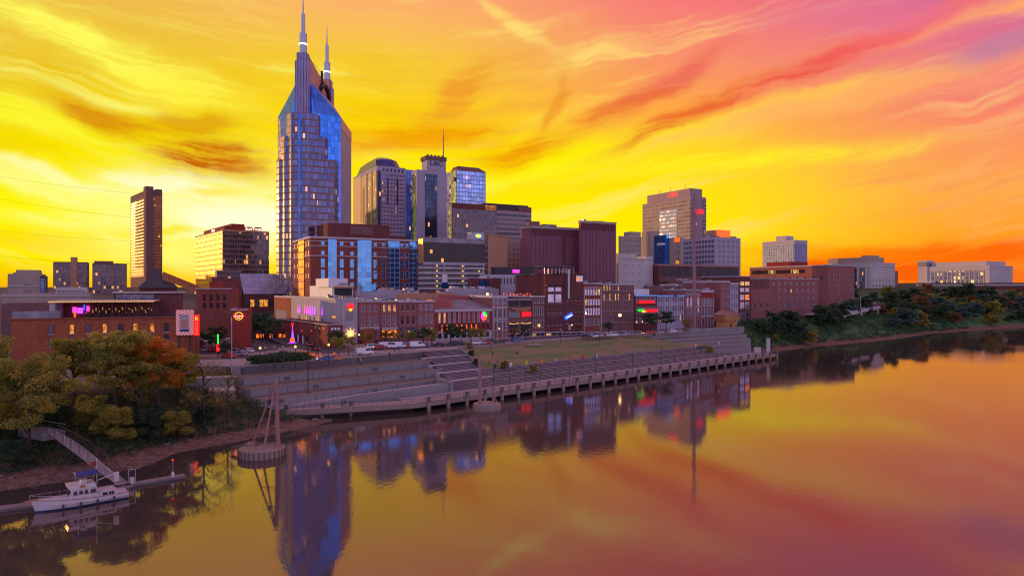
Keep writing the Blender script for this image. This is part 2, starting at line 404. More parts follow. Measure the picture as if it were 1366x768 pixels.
# ------------------------------------------------------------------ terrain
BANK = [(-1500, 40), (-400, 62), (-200, 86), (-120, 97), (-75.5, 101), (-68.3, 106.6), (-61, 115), (-60.7, 124.7), (-55.3, 131), (-45, 145), (-35, 164.5), (-27.5, 175), (-13, 190), (87, 282), (110, 300),
        (124, 321), (163, 355), (213, 390), (284, 455), (394, 525), (600, 640), (1000, 800), (4000, 1500), (20000, 5000)]
ROW = [(-300, 90), (-54, 245), (5, 282), (47, 308), (97, 348), (150, 392), (400, 560)]
EDGE = [(-70, 176), (-29, 217), (-16, 233), (12, 262), (40, 284), (76, 318), (114, 342)]
PARK = [(-76, 158), (-72, 151), (-46, 153), (-22, 163), (112, 289), (107, 298), (111, 312), (114, 330), (116.5, 343), (114, 344), (76, 320), (40, 286), (12, 264), (-16, 235), (-29, 219), (-70, 178)]
def sdist(x, y, line):
    x = np.asarray(x, float); y = np.asarray(y, float); best = np.full(x.shape, 1e9); sg = np.ones(x.shape)
    for (ax, ay), (bx, by) in zip(line[:-1], line[1:]):
        ux, uy = bx - ax, by - ay; L2 = ux * ux + uy * uy
        tt = np.clip(((x - ax) * ux + (y - ay) * uy) / L2, 0, 1)
        d = np.hypot(x - ax - tt * ux, y - ay - tt * uy); c = ux * (y - ay) - uy * (x - ax)
        m = d < best - 1e-9
        best = np.where(m, d, best); sg = np.where(m, np.where(c >= 0, 1., -1.), sg)
    return best * sg
def inpoly(x, y, poly):
    x = np.asarray(x, float); y = np.asarray(y, float); ins = np.zeros(x.shape, bool)
    for i in range(len(poly)):
        (ax, ay), (bx, by) = poly[i], poly[(i + 1) % len(poly)]
        c = ((ay > y) != (by > y)) & (x < (bx - ax) * (y - ay) / (by - ay + 1e-12) + ax)
        ins ^= c
    return ins
def sstep(a, b, v):
    q = np.clip((v - a) / (b - a), 0, 1); return q * q * (3 - 2 * q)
SLABPOLY = EDGE + [(112, 362), (97, 348), (47, 308), (5, 282), (-54, 245), (-110, 208), (-110, 170)]
def zg(x, y):
    x = np.asarray(x, float); y = np.asarray(y, float)
    e = sdist(x, y, ROW); d = sdist(x, y, BANK)
    wob = np.sin(x * .13 + 1.3 * np.sin(y * .07)) * np.cos(y * .11 + x * .03)
    city = 10 + .040 * np.clip(e - 45, 0, 520) + 12 * sstep(450, 850, y) * sstep(120, 330, x)
    city = np.minimum(city, 37) - 25 * sstep(1150, 2800, y)
    rt = sstep(105, 160, x)
    city = city + rt * 3.5 * sstep(500, 330, y)
    slope = .36 + .10 * rt
    bank = d * slope + wob * .5 * sstep(2, 10, d)
    bank = np.where(d < 0, np.maximum(d * .4, -4), np.where(d < 7, d * .16, 1.1 + (d - 7) * (slope * 1.15)) + wob * .45 * sstep(2, 10, d))
    k = 1.5; m = np.minimum(city, bank); hgt = np.where(np.abs(city - bank) < k, m - (k - np.abs(city - bank)) ** 2 / (4 * k), m)
    inside = inpoly(x, y, PARK)
    hgt = np.where(inside, np.minimum(hgt, -.6), hgt)
    hgt = np.where(inpoly(x, y, SLABPOLY), np.minimum(hgt, 9.3), hgt)
    return hgt
def gz(x, y): return float(zg(np.array([x]), np.array([y]))[0])
def axis(segs):
    out = []
    for a, b, s in segs: out += list(np.arange(a, b, s))
    return np.array(out + [segs[-1][1]])
ax_ = axis([(-9000, -1500, 1500), (-1500, -400, 110), (-400, -170, 12), (-170, 60, 2.5), (60, 420, 3.5), (420, 800, 14), (800, 2000, 100), (2000, 14000, 1500)])
ay_ = axis([(20, 84, 8), (84, 250, 2.2), (250, 520, 3.4), (520, 1000, 16), (1000, 3000, 120), (3000, 18000, 2500)])
gx, gy = np.meshgrid(ax_, ay_); zz = zg(gx, gy)
nx_, ny_ = len(ax_), len(ay_)
vs = np.stack([gx.ravel(), gy.ravel(), zz.ravel()], 1)
ii = (np.arange(ny_ - 1)[:, None] * nx_ + np.arange(nx_ - 1)[None, :]).ravel()
fs = np.stack([ii, ii + 1, ii + 1 + nx_, ii + nx_], 1)
me = bpy.data.meshes.new('ground'); me.from_pydata(vs.tolist(), [], fs.tolist())
me.polygons.foreach_set('use_smooth', [True] * len(fs))
m, t, b, o = newmat('ground')
tc = t.nodes.new('ShaderNodeTexCoord'); ob = tc.outputs['Object']; X_, Y_, Z_ = sepa(t, ob)
g = t.nodes.new('ShaderNodeNewGeometry'); nX, nY, nZ = sepa(t, g.outputs['Normal'])
n1 = noise(t, ob, .09, 5, .65); n2 = noise(t, ob, .9, 4, .6); n3 = noise(t, ob, 4.5, 3)
mud = mixc(t, n2.smooth(.38, .62), (.15, .085, .055), (.24, .16, .11))
grass = mixc(t, n1.smooth(.38, .6), (.055, .065, .028), (.11, .095, .04))
green = mixc(t, n2.smooth(.35, .65), (.06, .15, .06), (.11, .19, .06))
grass = mixc(t, X_.smooth(95, 125), grass, green)
city = mixc(t, n1.smooth(.4, .6), (.10, .095, .10), (.14, .125, .125))
cc = mixc(t, (Z_ + (n2 - .5) * 2.4).smooth(1.2, 2.8), mud, grass)
cc = mixc(t, (Z_.smooth(9.2, 9.9)) * X_.smooth(110, 95), cc, city)
cc = mixc(t, Y_.smooth(520, 900), cc, (.06, .07, .045))
t.links.new(scalec(t, cc, n3 * .6 + .7), b.inputs['Base Color']); b.inputs['Roughness'].default_value = .95; b.inputs['Specular IOR Level'].default_value = .1
bump(t, b, n2 * .6 + n3 * .4, .8, .35)
me.materials.append(m)
tag(link('ground', me), kind='structure')

# ------------------------------------------------------------------ river
m, t, b, o = newmat('river_water')
g = t.nodes.new('ShaderNodeNewGeometry'); pos = g.outputs['Position']
x, y, z = sepa(t, pos)
na = noise(t, comb(t, x * .9, y * .5, 0.), 1.3, 3, .6)
nb = noise(t, comb(t, x * .20, y * .12, 2.), .35, 4, .6)
nc_ = noise(t, comb(t, x * .02, y * .009, 5.), 1.0, 4, .6)
hgt = na * (nc_.smooth(.35, .7, .35, 1.)) * .5 + nb * .5
bp = t.nodes.new('ShaderNodeBump'); bp.inputs['Strength'].default_value = .075; bp.inputs['Distance'].default_value = .35
t.links.new(hgt.v, bp.inputs['Height'])
gl = t.nodes.new('ShaderNodeBsdfGlossy'); gl.inputs['Color'].default_value = (.98, .77, .78, 1); t.links.new(bp.outputs[0], gl.inputs['Normal'])
t.links.new(nc_  .smooth(.4, .7, .03, .07).v, gl.inputs['Roughness'])
di = t.nodes.new('ShaderNodeBsdfDiffuse'); di.inputs['Color'].default_value = (.075, .064, .052, 1)
fr = t.nodes.new('ShaderNodeFresnel'); fr.inputs['IOR'].default_value = 1.55; t.links.new(bp.outputs[0], fr.inputs['Normal'])
mx = t.nodes.new('ShaderNodeMixShader'); t.links.new((E(t, fr.outputs[0]) * .90 + .11).min(.92).v, mx.inputs[0])
t.links.new(di.outputs[0], mx.inputs[1]); t.links.new(gl.outputs[0], mx.inputs[2]); t.links.new(mx.outputs[0], o.inputs[0])
wm = MB().add([(-9000, -3000, 0), (14000, -3000, 0), (14000, 6000, 0), (-9000, 6000, 0)], [(0, 1, 2, 3)])
tag(wm.build('river', m), kind='structure')

# ------------------------------------------------------------------ dock frame
M['coping'] = pm('coping_stone', (.30, .22, .18), .85, .2, .5)
T = Vector((.7359, .6771)); N = Vector((-.6771, .7359)); D0 = Vector((0, 186))
def dk(s, w): p = D0 + T * s + N * w; return (p.x, p.y)
S0, S1 = -31.0, 152.2
ZD = 2.2
# street slab with kerb, park lawn, plaza, roads (all structure)
ms = MB().prism(SLABPOLY, -1, 10.0)
tag(ms.build('sidewalk', M['paving']), kind='structure')
def offs(line, d):
    out = []
    for i, p in enumerate(line):
        a = Vector(line[max(i - 1, 0)]); c = Vector(line[min(i + 1, len(line) - 1)]); u = (c - a).normalized(); n = Vector((-u.y, u.x))
        out.append((p[0] + n.x * d, p[1] + n.y * d))
    return out
rd = [(-118, 178), (-70, 196), (-33, 226), (-14, 243), (12, 268), (40, 289), (74, 324), (112, 352), (150, 385), (190, 415)]
inner, outer = offs(rd, 9.5), offs(rd, 0)
mr = MB(); n = len(rd)
mr.add([(*p, 10.004) for p in outer] + [(*p, 10.004) for p in inner], [(i, i + 1, n + i + 1, n + i) for i in range(n - 1)])
tag(mr.build('first_avenue_road', M['asphalt']), kind='structure')
m_mark = pm('road_paint', (.62, .60, .55), .7, .2, 1)
mid = offs(rd, 4.7); mk = MB()
for a, c in zip(mid[:-1], mid[1:]):
    a, c = Vector(a), Vector(c); L = (c - a).length; u = (c - a) / L; nn = Vector((-u.y, u.x)) * .09; q = 0
    while q + 2.2 < L:
        p0, p1 = a + u * q, a + u * (q + 2.2)
        mk.add([(*(p0 - nn), 10.01), (*(p1 - nn), 10.01), (*(p1 + nn), 10.01), (*(p0 + nn), 10.01)], [(0, 1, 2, 3)]); q += 5
tag(mk.build('road_markings', m_mark), kind='structure')
# cross street climbing away from the river past the corner lot, and the lot itself
c0, c1 = G(452, 482), G(505, 474)
bs = [(-60, 205), (-48, 216), (-62, 238), (-100, 300), (-150, 385), (-162, 378), (-112, 292), (-76, 232)]
mb_ = MB(); bl = [(-58, 207), (-78, 236), (-114, 292), (-165, 375)]; br_ = [(-46, 220), (-64, 243), (-100, 300), (-150, 384)]
zl = [10.008, 10.03, 12.0, 16.4]
mb_.add([(*p, z) for p, z in zip(bl, zl)] + [(*p, z) for p, z in zip(br_, zl)], [(i, 4 + i, 5 + i, i + 1) for i in range(3)])
tag(mb_.build('broadway_road', M['asphalt']), kind='structure')
LOT = [(-124, 208), (-84, 205), (-76, 222), (-104, 272), (-150, 262), (-150, 225)]
tag(MB().prism(LOT, 9.0, 10.14).build('car_park', pm('lot_asphalt', (.11, .10, .115), .8, .3, .3)), kind='structure')

# lawn between the seat steps and the street
lm = MB(); lawn_s = np.linspace(8, 139, 60); rows_ = 14
def edge_w(s):
    best = 60
    for (ax, ay), (bx, by) in zip(EDGE[:-1], EDGE[1:]):
        a = Vector((ax, ay)) - D0; c = Vector((bx, by)) - D0
        sa, sc_ = a.dot(T), c.dot(T)
        if sa <= s <= sc_: return a.dot(N) + (c.dot(N) - a.dot(N)) * (s - sa) / (sc_ - sa)
    return best
lv = []
for s in lawn_s:
    we = edge_w(s)
    top = 9.7 if s < 108 else 9.7 - 3.2 * sstep(108, 139, np.array(s)) 
    for j in range(rows_ + 1):
        f = j / rows_; w = 23.6 + (we - 23.6) * f; sh_ = .40 * (w - 23.6) * (1 - (s - 8) / 131)
        lv.append((*dk(s + sh_, w), 5.15 + (float(top) - 5.15) * (f ** .85) + .16 * math.sin(s * .21) * math.sin(f * 9) * (f * (1 - f) * 4)))
lf = [(i * (rows_ + 1) + j, (i + 1) * (rows_ + 1) + j, (i + 1) * (rows_ + 1) + j + 1, i * (rows_ + 1) + j + 1) for i in range(59) for j in range(rows_)]
m, t, b, o = newmat('lawn')
tc = t.nodes.new('ShaderNodeTexCoord'); ob = tc.outputs['Object']; lx, ly, lz = sepa(t, ob)
n1 = noise(t, comb(t, lx * .5 + ly * .5, ly * 1.4 - lx * 1.4, 0.), .10, 5, .65); n2 = noise(t, ob, 2.6, 4)
cc = mixc(t, n1.smooth(.42, .60), (.26, .20, .10), (.12, .20, .05))
cc = mixc(t, (lz + (n1 - .5) * 4).smooth(8.6, 10.4), cc, (.19, .14, .10))
t.links.new(scalec(t, cc, n2 * .8 + .6), b.inputs['Base Color']); b.inputs['Roughness'].default_value = .95; bump(t, b, n2, .6, .1)
lm.add(lv, lf); tag(lm.build('lawn', m, smooth=True), kind='structure')

# seat steps along the promenade: three groups of three risers with planted strips between
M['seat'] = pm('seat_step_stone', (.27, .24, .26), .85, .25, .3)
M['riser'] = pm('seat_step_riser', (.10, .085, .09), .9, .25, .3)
M['strip'] = pm('planted_strip', (.13, .12, .055), .95, .4, .6, c2=(.19, .14, .08))
seats = empty('riverfront_steps', (*dk(40, 9), 0), 0, 'long dark stone seat steps with planted strips facing the river promenade', 'steps')
def dkl(o, pts): return [(p[0] - o.location.x, p[1] - o.location.y) for p in pts]
w, z = 9.2, ZD
for gidx in range(3):
    for k in range(4):
        s_a, s_b = (6.5, 133 - 4 * gidx)
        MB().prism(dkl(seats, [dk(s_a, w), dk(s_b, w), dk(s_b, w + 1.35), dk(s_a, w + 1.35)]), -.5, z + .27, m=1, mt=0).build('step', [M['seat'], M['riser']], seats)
        w += .88; z += .25
    w += .45
    MB().prism(dkl(seats, [dk(6.5, w), dk(133 - 4 * gidx, w), dk(133 - 4 * gidx, w + 1.3), dk(6.5, w + 1.3)]), -.5, z + .03).build('planted_strip', M['strip'], seats)
    w += 1.15

# promenade: deck, posts with piles under them, railing
deck = empty('promenade_deck', (*dk(0, 0), 0), 0, 'long pale concrete promenade deck raised over the water on piles', 'deck')
top_pts = [(-67, 151.5), (-46, 154.5), (-25, 163.2)]
dl = dkl(deck, [dk(S0 + 0, 0), dk(S1, 0), dk(S1, 9.6), dk(S0, 9.6)])
MB().prism(dkl(deck, [dk(S0, 0), dk(S1, 0), dk(S1, 9.3), dk(S0, 9.3)]), ZD - .25, ZD).build('deck_slab', M['paving'], deck)
MB().prism(dkl(deck, [dk(S0, -.12), dk(S1 + .1, -.12), dk(S1 + .1, .35), dk(S0, .35)]), ZD - 1.15, ZD + .06).build('edge_beam', M['coping'], deck)
MB().prism(dkl(deck, [dk(S1 - .2, .36), dk(S1 + .12, .36), dk(S1 + .12, 9.3), dk(S1 - .2, 9.3)]), ZD - 1.1, ZD + .05).build('edge_beam', M['coping'], deck)
MB().prism(dkl(deck, [dk(S0, 8.9), dk(S1, 8.9), dk(S1, 9.25), dk(S0, 9.25)]), -1.5, ZD - .28).build('quay_wall', M['concrete_dk'], deck)
def straight_deck(pts, wid, z0, z1, th, name, par, mt):
    """ramp strip along a polyline, width to the inland side"""
    o2 = offs(pts, wid); n = len(pts); zs = [z0 + (z1 - z0) * i / (n - 1) for i in range(n)]
    v = [(*p, z) for p, z in zip(pts, zs)] + [(*p, z) for p, z in zip(o2, zs)] + [(*p, z - th) for p, z in zip(pts, zs)] + [(*p, z - th) for p, z in zip(o2, zs)]
    lx, ly = par.location.x, par.location.y; v = [(a - lx, b_ - ly, c) for a, b_, c in v]; f = []
    for i in range(n - 1):
        f += [(i, i + 1, n + i + 1, n + i), (2 * n + i, 3 * n + i, 3 * n + i + 1, 2 * n + i + 1), (i, 2 * n + i, 2 * n + i + 1, i + 1), (n + i, n + i + 1, 3 * n + i + 1, 3 * n + i)]
    f += [(0, n, 3 * n, 2 * n), (n - 1, 3 * n - 1, 4 * n - 1, 2 * n - 1)]
    return MB().add(v, f).build(name, mt, par)
LW = [(-68, 151), (-46, 155), (-22.6, 164.9)]
wk = empty('upstream_walkway', (-46, 155, 0), 0, 'concrete riverside walkway bending below the tiered walls and trees', 'walkway')
straight_deck(LW, 5.5, 2.6, ZD, .3, 'walkway_slab', wk, M['paving'])
straight_deck(offs(LW, -.15), .3, 2.68, ZD + .07, 1.2, 'edge_beam', wk, M['coping'])
straight_deck(offs(LW, 5.3), .3, 2.2, ZD - .2, 3.6, 'back_wall', wk, M['concrete'])
post_me = MB().box(-.36, .36, -.30, .30, -2.6, -.1).box(-.42, .42, -.34, .34, -.095, 1.15, 1).box(-.46, .46, -.38, .38, 1.155, 1.25, 1).mesh('pile_post', [M['coping'], M['concrete_dk']])
for i in range(31):
    p = dk(-28 + i * 6.0, -.42); link('pile_post', post_me, deck, (p[0] - deck.location.x, p[1] - deck.location.y, ZD), math.atan2(T.y, T.x))
for i, (px_, Y_0) in enumerate([(332, 153), (382, 155), (430, 157.5), (468, 160.5)]):
    q = XY(px_, Y_0); link('pile_post', post_me, wk, (q.x - wk.location.x, q.y - wk.location.y, ZD), .2)
def railing(pts, z0, z1, name, label, par=None, step=1.5, hgt=1.1, mt='dark_metal', bars=2):
    o3 = Vector((pts[0][0], pts[0][1], z0)) if par is None else par.location
    rb = MB(); acc = 0; tot = sum((Vector(b) - Vector(a)).length for a, b in zip(pts[:-1], pts[1:])); run = 0
    for a, c in zip(pts[:-1], pts[1:]):
        a, c = Vector(a), Vector(c); L = (c - a).length; u = (c - a) / L
        za, zb = z0 + (z1 - z0) * run / tot, z0 + (z1 - z0) * (run + L) / tot
        A = Vector((a.x, a.y, za)) - o3; B = Vector((c.x, c.y, zb)) - o3
        for k in range(bars): rb.bar(A + Vector((0, 0, hgt - k * hgt * .45)), B + Vector((0, 0, hgt - k * hgt * .45)), .06)
        q = 0
        while q < L:
            p = A + (B - A) * (q / L); rb.bar(p, p + Vector((0, 0, hgt)), .055); q += step
        run += L
    if par: return rb.build(name, M[mt], par)
    return tag(rb.build(name, M[mt], None, tuple(o3)), label, 'railing')
jb = MB(); dlx, dly = deck.location.x, deck.location.y
for k in range(60):
    p, q = dk(S0 + 3 + k * 3, .4), dk(S0 + 3 + k * 3, 9.2); jb.bar((p[0] - dlx, p[1] - dly, ZD + .004), (q[0] - dlx, q[1] - dly, ZD + .004), .07, .012)
jb.build('expansion_joint', M['concrete_dk'], deck)
railing([dk(S0 + 1, .15), dk(S1 - .3, .15)], ZD, ZD, 'railing', None, deck, 1.2)
railing([dk(S1 - .2, .2), dk(S1 - .2, 9)], ZD, ZD, 'railing', None, deck, 1.2)
railing(LW, 2.6, ZD, 'railing', None, wk, 1.4)

# ------------------------------------------------------------------ tiered retaining walls beside the stairs
TL = [(-70, 176), (-65.6, 166.9), (-61.5, 160.5), (-58, 156.4)]; TR = [(-29, 217), (-24.7, 208.5), (-20.6, 200), (-17.2, 192.4)]; TZ = [9.5, 7.8, 6.1, 4.4]
EDG2 = (-31, 219)
lab = ['upper most grey concrete retaining wall tier along the street above the river', 'second grey concrete retaining wall tier below the street', 'third grey concrete retaining wall tier with a long coping', 'lowest grey concrete retaining wall tier above the riverside ramp']
M['tier_top'] = pm('tier_gravel', (.20, .16, .13), .95, .3, .5, c2=(.12, .11, .07))
for k in range(4):
    L_, R_ = Vector(TL[k]), Vector(TR[k]); u = (R_ - L_).normalized(); nn = Vector((-u.y, u.x))
    dep = 13.6 if k == 0 else 12.5
    root = empty('retaining_wall', (L_.x, L_.y, 0), math.atan2(u.y, u.x), lab[k], 'wall', 'tiered walls below the street')
    Ln = (R_ - L_).length; zt = TZ[k]
    back = [9.2, 8.2, 7.6, 7.6][k]
    MB().box(0, Ln, 0, back, -2, zt, 0).build('wall_face', M['concrete'], root)
    MB().box(.1, Ln - .1, 0.62, back - .1, zt + .003, zt + .03).build('terrace', M['tier_top'], root)
    MB().box(-.15, Ln + .15, -.12, .5, zt + .005, zt + .22).build('coping', M['coping'], root)
    jm = MB()
    for q in range(1, int(Ln / 4.6) + 1): jm.box(q * 4.6 - .06, q * 4.6 + .06, -.05, -.005, 0, zt)
    jm.build('pilaster', M['concrete_dk'], root)
    for q in range(2 + k % 2):
        xx = Ln * (.08 + .46 * q + .1 * k % .3); MB().box(xx, xx + 1.7, -.04, -.004, zt - 1.35, zt - .45).build('drain_panel', M['concrete_dk'], root)
# buttress + ramp wall at the upstream foot
rt_ = empty('abutment', (-66.5, 158.5, 0), .5, 'brown stone faced abutment where the tiers meet the walkway', 'wall')
MB().box(-4, 1.8, -2.4, 3.6, -1, 6.4).build('stone_block', M['coping'], rt_)
MB().box(-4.1, 1.9, -2.5, 3.7, 6.4, 6.65).build('coping', M['concrete_lt'], rt_)
# ramp rising along the lowest tier towards the stairs, with its own wall
ra = empty('access_ramp', (-52, 156, 0), 0, 'pale sloping access ramp between the lowest tier and the promenade', 'ramp')
RP = [(-54, 153.4), (-43, 162.5), (-16.5, 184.6)]
straight_deck(RP, 5.2, 2.25, 3.9, .3, 'ramp_slab', ra, M['concrete_lt'])
straight_deck(offs(RP, -.2), .35, 2.5, 4.45, 5, 'ramp_wall', ra, M['concrete'])
railing(offs(RP, -.05), 2.3, 4.4, 'railing', None, ra, 1.5, .9)
# the wide stair flights between tiers and lawn
st = empty('stair_flights', (*dk(-14, 12), 0), 0, 'broad dark stair flights with pale landings climbing from promenade to street', 'stairs')
w, z = 9.3, ZD
for fl, (a_, b_) in enumerate([(-13, 6.4), (-8, 7.6), (-5.5, 10), (-3, 13), (0, 15.5)]):
    for k in range(6 if fl == 0 else 5):
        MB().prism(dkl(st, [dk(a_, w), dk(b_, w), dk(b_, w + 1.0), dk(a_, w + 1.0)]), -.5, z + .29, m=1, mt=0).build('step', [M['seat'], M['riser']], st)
        w += .95; z += .29
    MB().prism(dkl(st, [dk(a_ - .3, w), dk(b_ + .3, w), dk(b_ + .3, w + 2.3), dk(a_ - .3, w + 2.3)]), -.5, z + .03).build('landing', M['concrete_lt'], st)
    w += 2.2
cw_ = empty('cheek_wall', (*dk(-29, 9), 0), 0, 'low concrete cheek wall at the foot of the stair flights', 'wall')
MB().prism(dkl(cw_, [dk(-13.8, 9.3), dk(-13.1, 9.3), dk(-13.1, 16), dk(-13.8, 16)]), -.5, [4.5, 4.5, 5.4, 5.4]).build('wall_face', M['concrete'], cw_)
cw2 = empty('cheek_wall', (*dk(8, 20), 0), 0, 'rising concrete cheek wall between stair flights and lawn', 'wall')
MB().prism(dkl(cw2, [dk(7.8, 21.5), dk(8.4, 21.5), dk(17, 44), dk(16.4, 44)]), -.5, [5.7, 5.7, 10.1, 10.1]).build('wall_face', M['concrete'], cw2)
# low terrace walls by the kiosk
tw = empty('terrace_walls', (*dk(120, 26), 0), 0, 'low grey terrace walls stepping down below the log kiosk', 'wall')
for (sa, sb, wa, wb, z1) in [(122, 187, 43.5, 35.5, 8.7), (126, 183, 38, 30, 7.5), (129, 177, 32.5, 25, 6.3), (131, 169, 27, 20.5, 5.1), (133, 160, 21.5, 15.5, 3.9)]:
    MB().prism(dkl(tw, [dk(sa, wa), dk(sb, wb), dk(sb, wb + 5.2), dk(sa, wa + 5.2)]), -.5, z1, m=0, mt=1).build('terrace_wall', [M['concrete'], M['tier_top']], tw)
bw = empty('plaza_wall', (76, 318, 0), 0, 'long lilac grey wall holding up the plaza below the log kiosk', 'wall')
E1, E2, E3 = Vector((66, 307)), Vector((76, 317.4)), Vector((115, 341.2))
MB().prism([(p[0] - 76, p[1] - 318) for p in [(64, 304.6), (76.2, 316.6), (116, 340.9), (116, 341.5), (76, 317.4), (64, 305.4)]], 0, 10.5).build('wall_face', M['concrete'], bw)
MB().prism([(p[0] - 76, p[1] - 318) for p in [(64, 304.3), (76.2, 316.3), (116, 340.6), (116, 341.6), (76, 317.5), (64, 305.5)]], 10.5, 10.65).build('coping', M['concrete_lt'], bw)
# ------------------------------------------------------------------ buildings
TH = R(29)
WCACHE = {}
WSPLIT = {}
def win_mesh(w, h, arch, fr, gl, mun, sill=True):
    key = (round(w, 2), round(h, 2), arch, fr, gl, mun)
    if key in WCACHE: return WCACHE[key]
    b = MB(); f = min(.11, w * .12); n = 7
    if arch:
        r_ = w / 2; hh = h - r_ * (1 if arch == 1 else .4); ry = h - hh
        arc = [(r_ * math.cos(math.pi * i / n), hh + ry * math.sin(math.pi * i / n)) for i in range(n + 1)]
        out = [(w / 2, 0)] + arc + [(-w / 2, 0)]
    else: out = [(w / 2, 0), (w / 2, h), (-w / 2, h), (-w / 2, 0)]
    if arch: b.add([(x, -.035, z) for x, z in out], [tuple(range(len(out)))[::-1]], 1)
    else: b.add([(x, -.035, z) for x, z in out], [(0, 1, 2, 3)[::-1]], 1)
    pts = out
    def ringbar(p, q, wd, dp): b.bar((p[0], -dp / 2, p[1]), (q[0], -dp / 2, q[1]), dp, wd, 0)
    for p, q in zip(pts, pts[1:] + pts[:1]): b.bar((p[0], -.07, p[1]), (q[0], -.07, q[1]), f, .14, 0)
    if mun:
        b.box(-w / 2, w / 2, -.09, -.04, h * .5 - .035, h * .5 + .035, 0)
        if mun > 1: b.box(-.03, .03, -.085, -.04, 0, h * .97, 0)
        if mun > 2:
            for q in (.25, .75): b.box(-w / 2, w / 2, -.08, -.04, h * q - .02, h * q + .02, 0)
    if sill: b.box(-w / 2 - .15, w / 2 + .15, -.24, -.003, -.2, -.02, 2)
    me = b.mesh('window', [M[fr], M[gl], M['trim']]); WCACHE[key] = me
    fb, pb = MB(), MB()
    for f_, m_ in zip(b.f, b.m): (pb if m_ == 1 else fb).add([b.v[i] for i in f_], [tuple(range(len(f_)))], 0 if m_ == 1 else min(m_, 1))
    WSPLIT[me] = (fb.mesh('window', [M[fr], M['trim']]), pb.mesh('pane', M[gl])); return me
class B:
    def __init__(s, name, label, pxl, pxc, pxr, ytop, Yc, wall, depth=22, th=None, z0=None, cat='building', group=None, par=.7, roof='roof_grey', cap=None, gap=.04, capm='trim'):
        s.th = TH if th is None else th; s.C = XY(pxc, Yc); s.Yc = Yc
        a = (math.cos(s.th), math.sin(s.th)); bdir = (-a[1], a[0])
        s.La = hit(s.C, a, pxr); s.Lb = hit(s.C, bdir, pxl) if pxl < pxc else depth
        if s.Lb <= 0 or s.Lb > 400: s.Lb = depth
        s.z0 = (min(gz(s.C.x, s.C.y), gz(s.C.x + a[0] * s.La, s.C.y + a[1] * s.La)) - .5) if z0 is None else z0
        s.H = ZY(ytop, Yc) - s.z0
        s.root = empty(name, (s.C.x, s.C.y, s.z0), s.th, label, cat, group)
        s.wallm = wall; g = gap; hh = s.H - par
        fl_ = min(gz(s.C.x + a[0] * p + bdir[0] * q, s.C.y + a[1] * p + bdir[1] * q) for p in (0, s.La) for q in (0, s.Lb))
        w = MB().box(g, s.La - g, g, s.Lb, -max(0, s.z0 - fl_) - .8, hh)
        if par:
            w.box(g, s.La - g, g, g + .35, hh, s.H).box(g, s.La - g, s.Lb - .35, s.Lb, hh, s.H)
            w.box(g, g + .35, g + .352, s.Lb - .352, hh, s.H).box(s.La - g - .35, s.La - g, g + .352, s.Lb - .352, hh, s.H)
        w.build('wall', M[wall], s.root)
        MB().box(g + .36, s.La - g - .36, g + .36, s.Lb - .36, hh + .005, hh + .05).build('roof', M[roof], s.root)
        if cap: s.cornice(s.H - cap, cap + .04, capm)
        s.nwin = 0; s.over = {}
    def z(s, py): return ZY(py, s.Yc) - s.z0
    def x(s, px): return hit(s.C, (math.cos(s.th), math.sin(s.th)), px)
    def y(s, px): return hit(s.C, (-math.sin(s.th), math.cos(s.th)), px)
    def L(s, f): return s.La if f == 'f' else s.Lb
    def cornice(s, z, h, mt='trim', pr=.35, name='cornice', faces='fs'):
        b = MB()
        if 'f' in faces: b.box(-(pr if 's' in faces else -.02), s.La - .03, -pr, .03, z, z + h)
        if 's' in faces: b.box(-pr, .03, .035, s.Lb, z, z + h)
        return b.build(name, M[mt], s.root)
    def box(s, f, u0, u1, z0, z1, mt, name, pr=.12, dep=0.):
        if f == 'f': b = MB().box(u0, u1, -pr, .03 - dep, z0, z1)
        else: b = MB().box(-pr, .03 - dep, u0, u1, z0, z1)
        return b.build(name, M[mt] if isinstance(mt, str) else mt, s.root)
    def plane_loc(s, f, u, z, pr=0.):
        return ((u, -pr + .04, z), 0.) if f == 'f' else ((-pr + .04, u, z), -math.pi / 2)
    def put(s, me, f, u, z, name, pr=0.):
        loc, rz = s.plane_loc(f, u, z, pr)
        return link(name, me, s.root, loc, rz)
    def wins(s, f, cols, u0, u1, zs, ww, wh, gl='g_dark', fr='trim', arch=0, mun=1, lit=None, litm='lit_warm', name='window', sill=True, cap=100):
        """a grid of window parts; zs = heights of the sills; lit = share lit or set of (row, col)"""
        for r_, z in enumerate(zs):
            for c in range(cols):
                u = u0 + (u1 - u0) * (c + .5) / cols
                on = (rnd.random() < lit) if isinstance(lit, float) else (lit is not None and (r_, c) in lit)
                me = win_mesh(ww, wh, arch, fr, litm if on else gl, mun, sill)
                if s.nwin < cap:
                    if s.Yc < 400:
                        o_ = s.put(WSPLIT[me][0], f, u, z, name); link('pane', WSPLIT[me][1], o_)
                    else: s.put(me, f, u, z, name)
                else: s.over.setdefault(me, []).append((s.plane_loc(f, u, z), ))
                s.nwin += 1
    def done(s):
        if not s.over: return s
        b = MB(); mats = []
        for me, L_ in s.over.items():
            base = []
            for mt in me.materials:
                if mt not in mats: mats.append(mt)
                base.append(mats.index(mt))
            V = [v.co.copy() for v in me.vertices]; Fc = [tuple(p.vertices) for p in me.polygons]; Fm = [base[p.material_index] for p in me.polygons]
            for ((loc, rz),) in L_:
                mtx = Matrix.Translation(loc) @ Matrix.Rotation(rz, 4, 'Z'); n = len(b.v)
                b.v += [tuple(mtx @ v) for v in V]; b.f += [tuple(i + n for i in f) for f in Fc]; b.m += Fm
        o = b.build('window', mats, s.root); o['kind'] = 'stuff'; return s
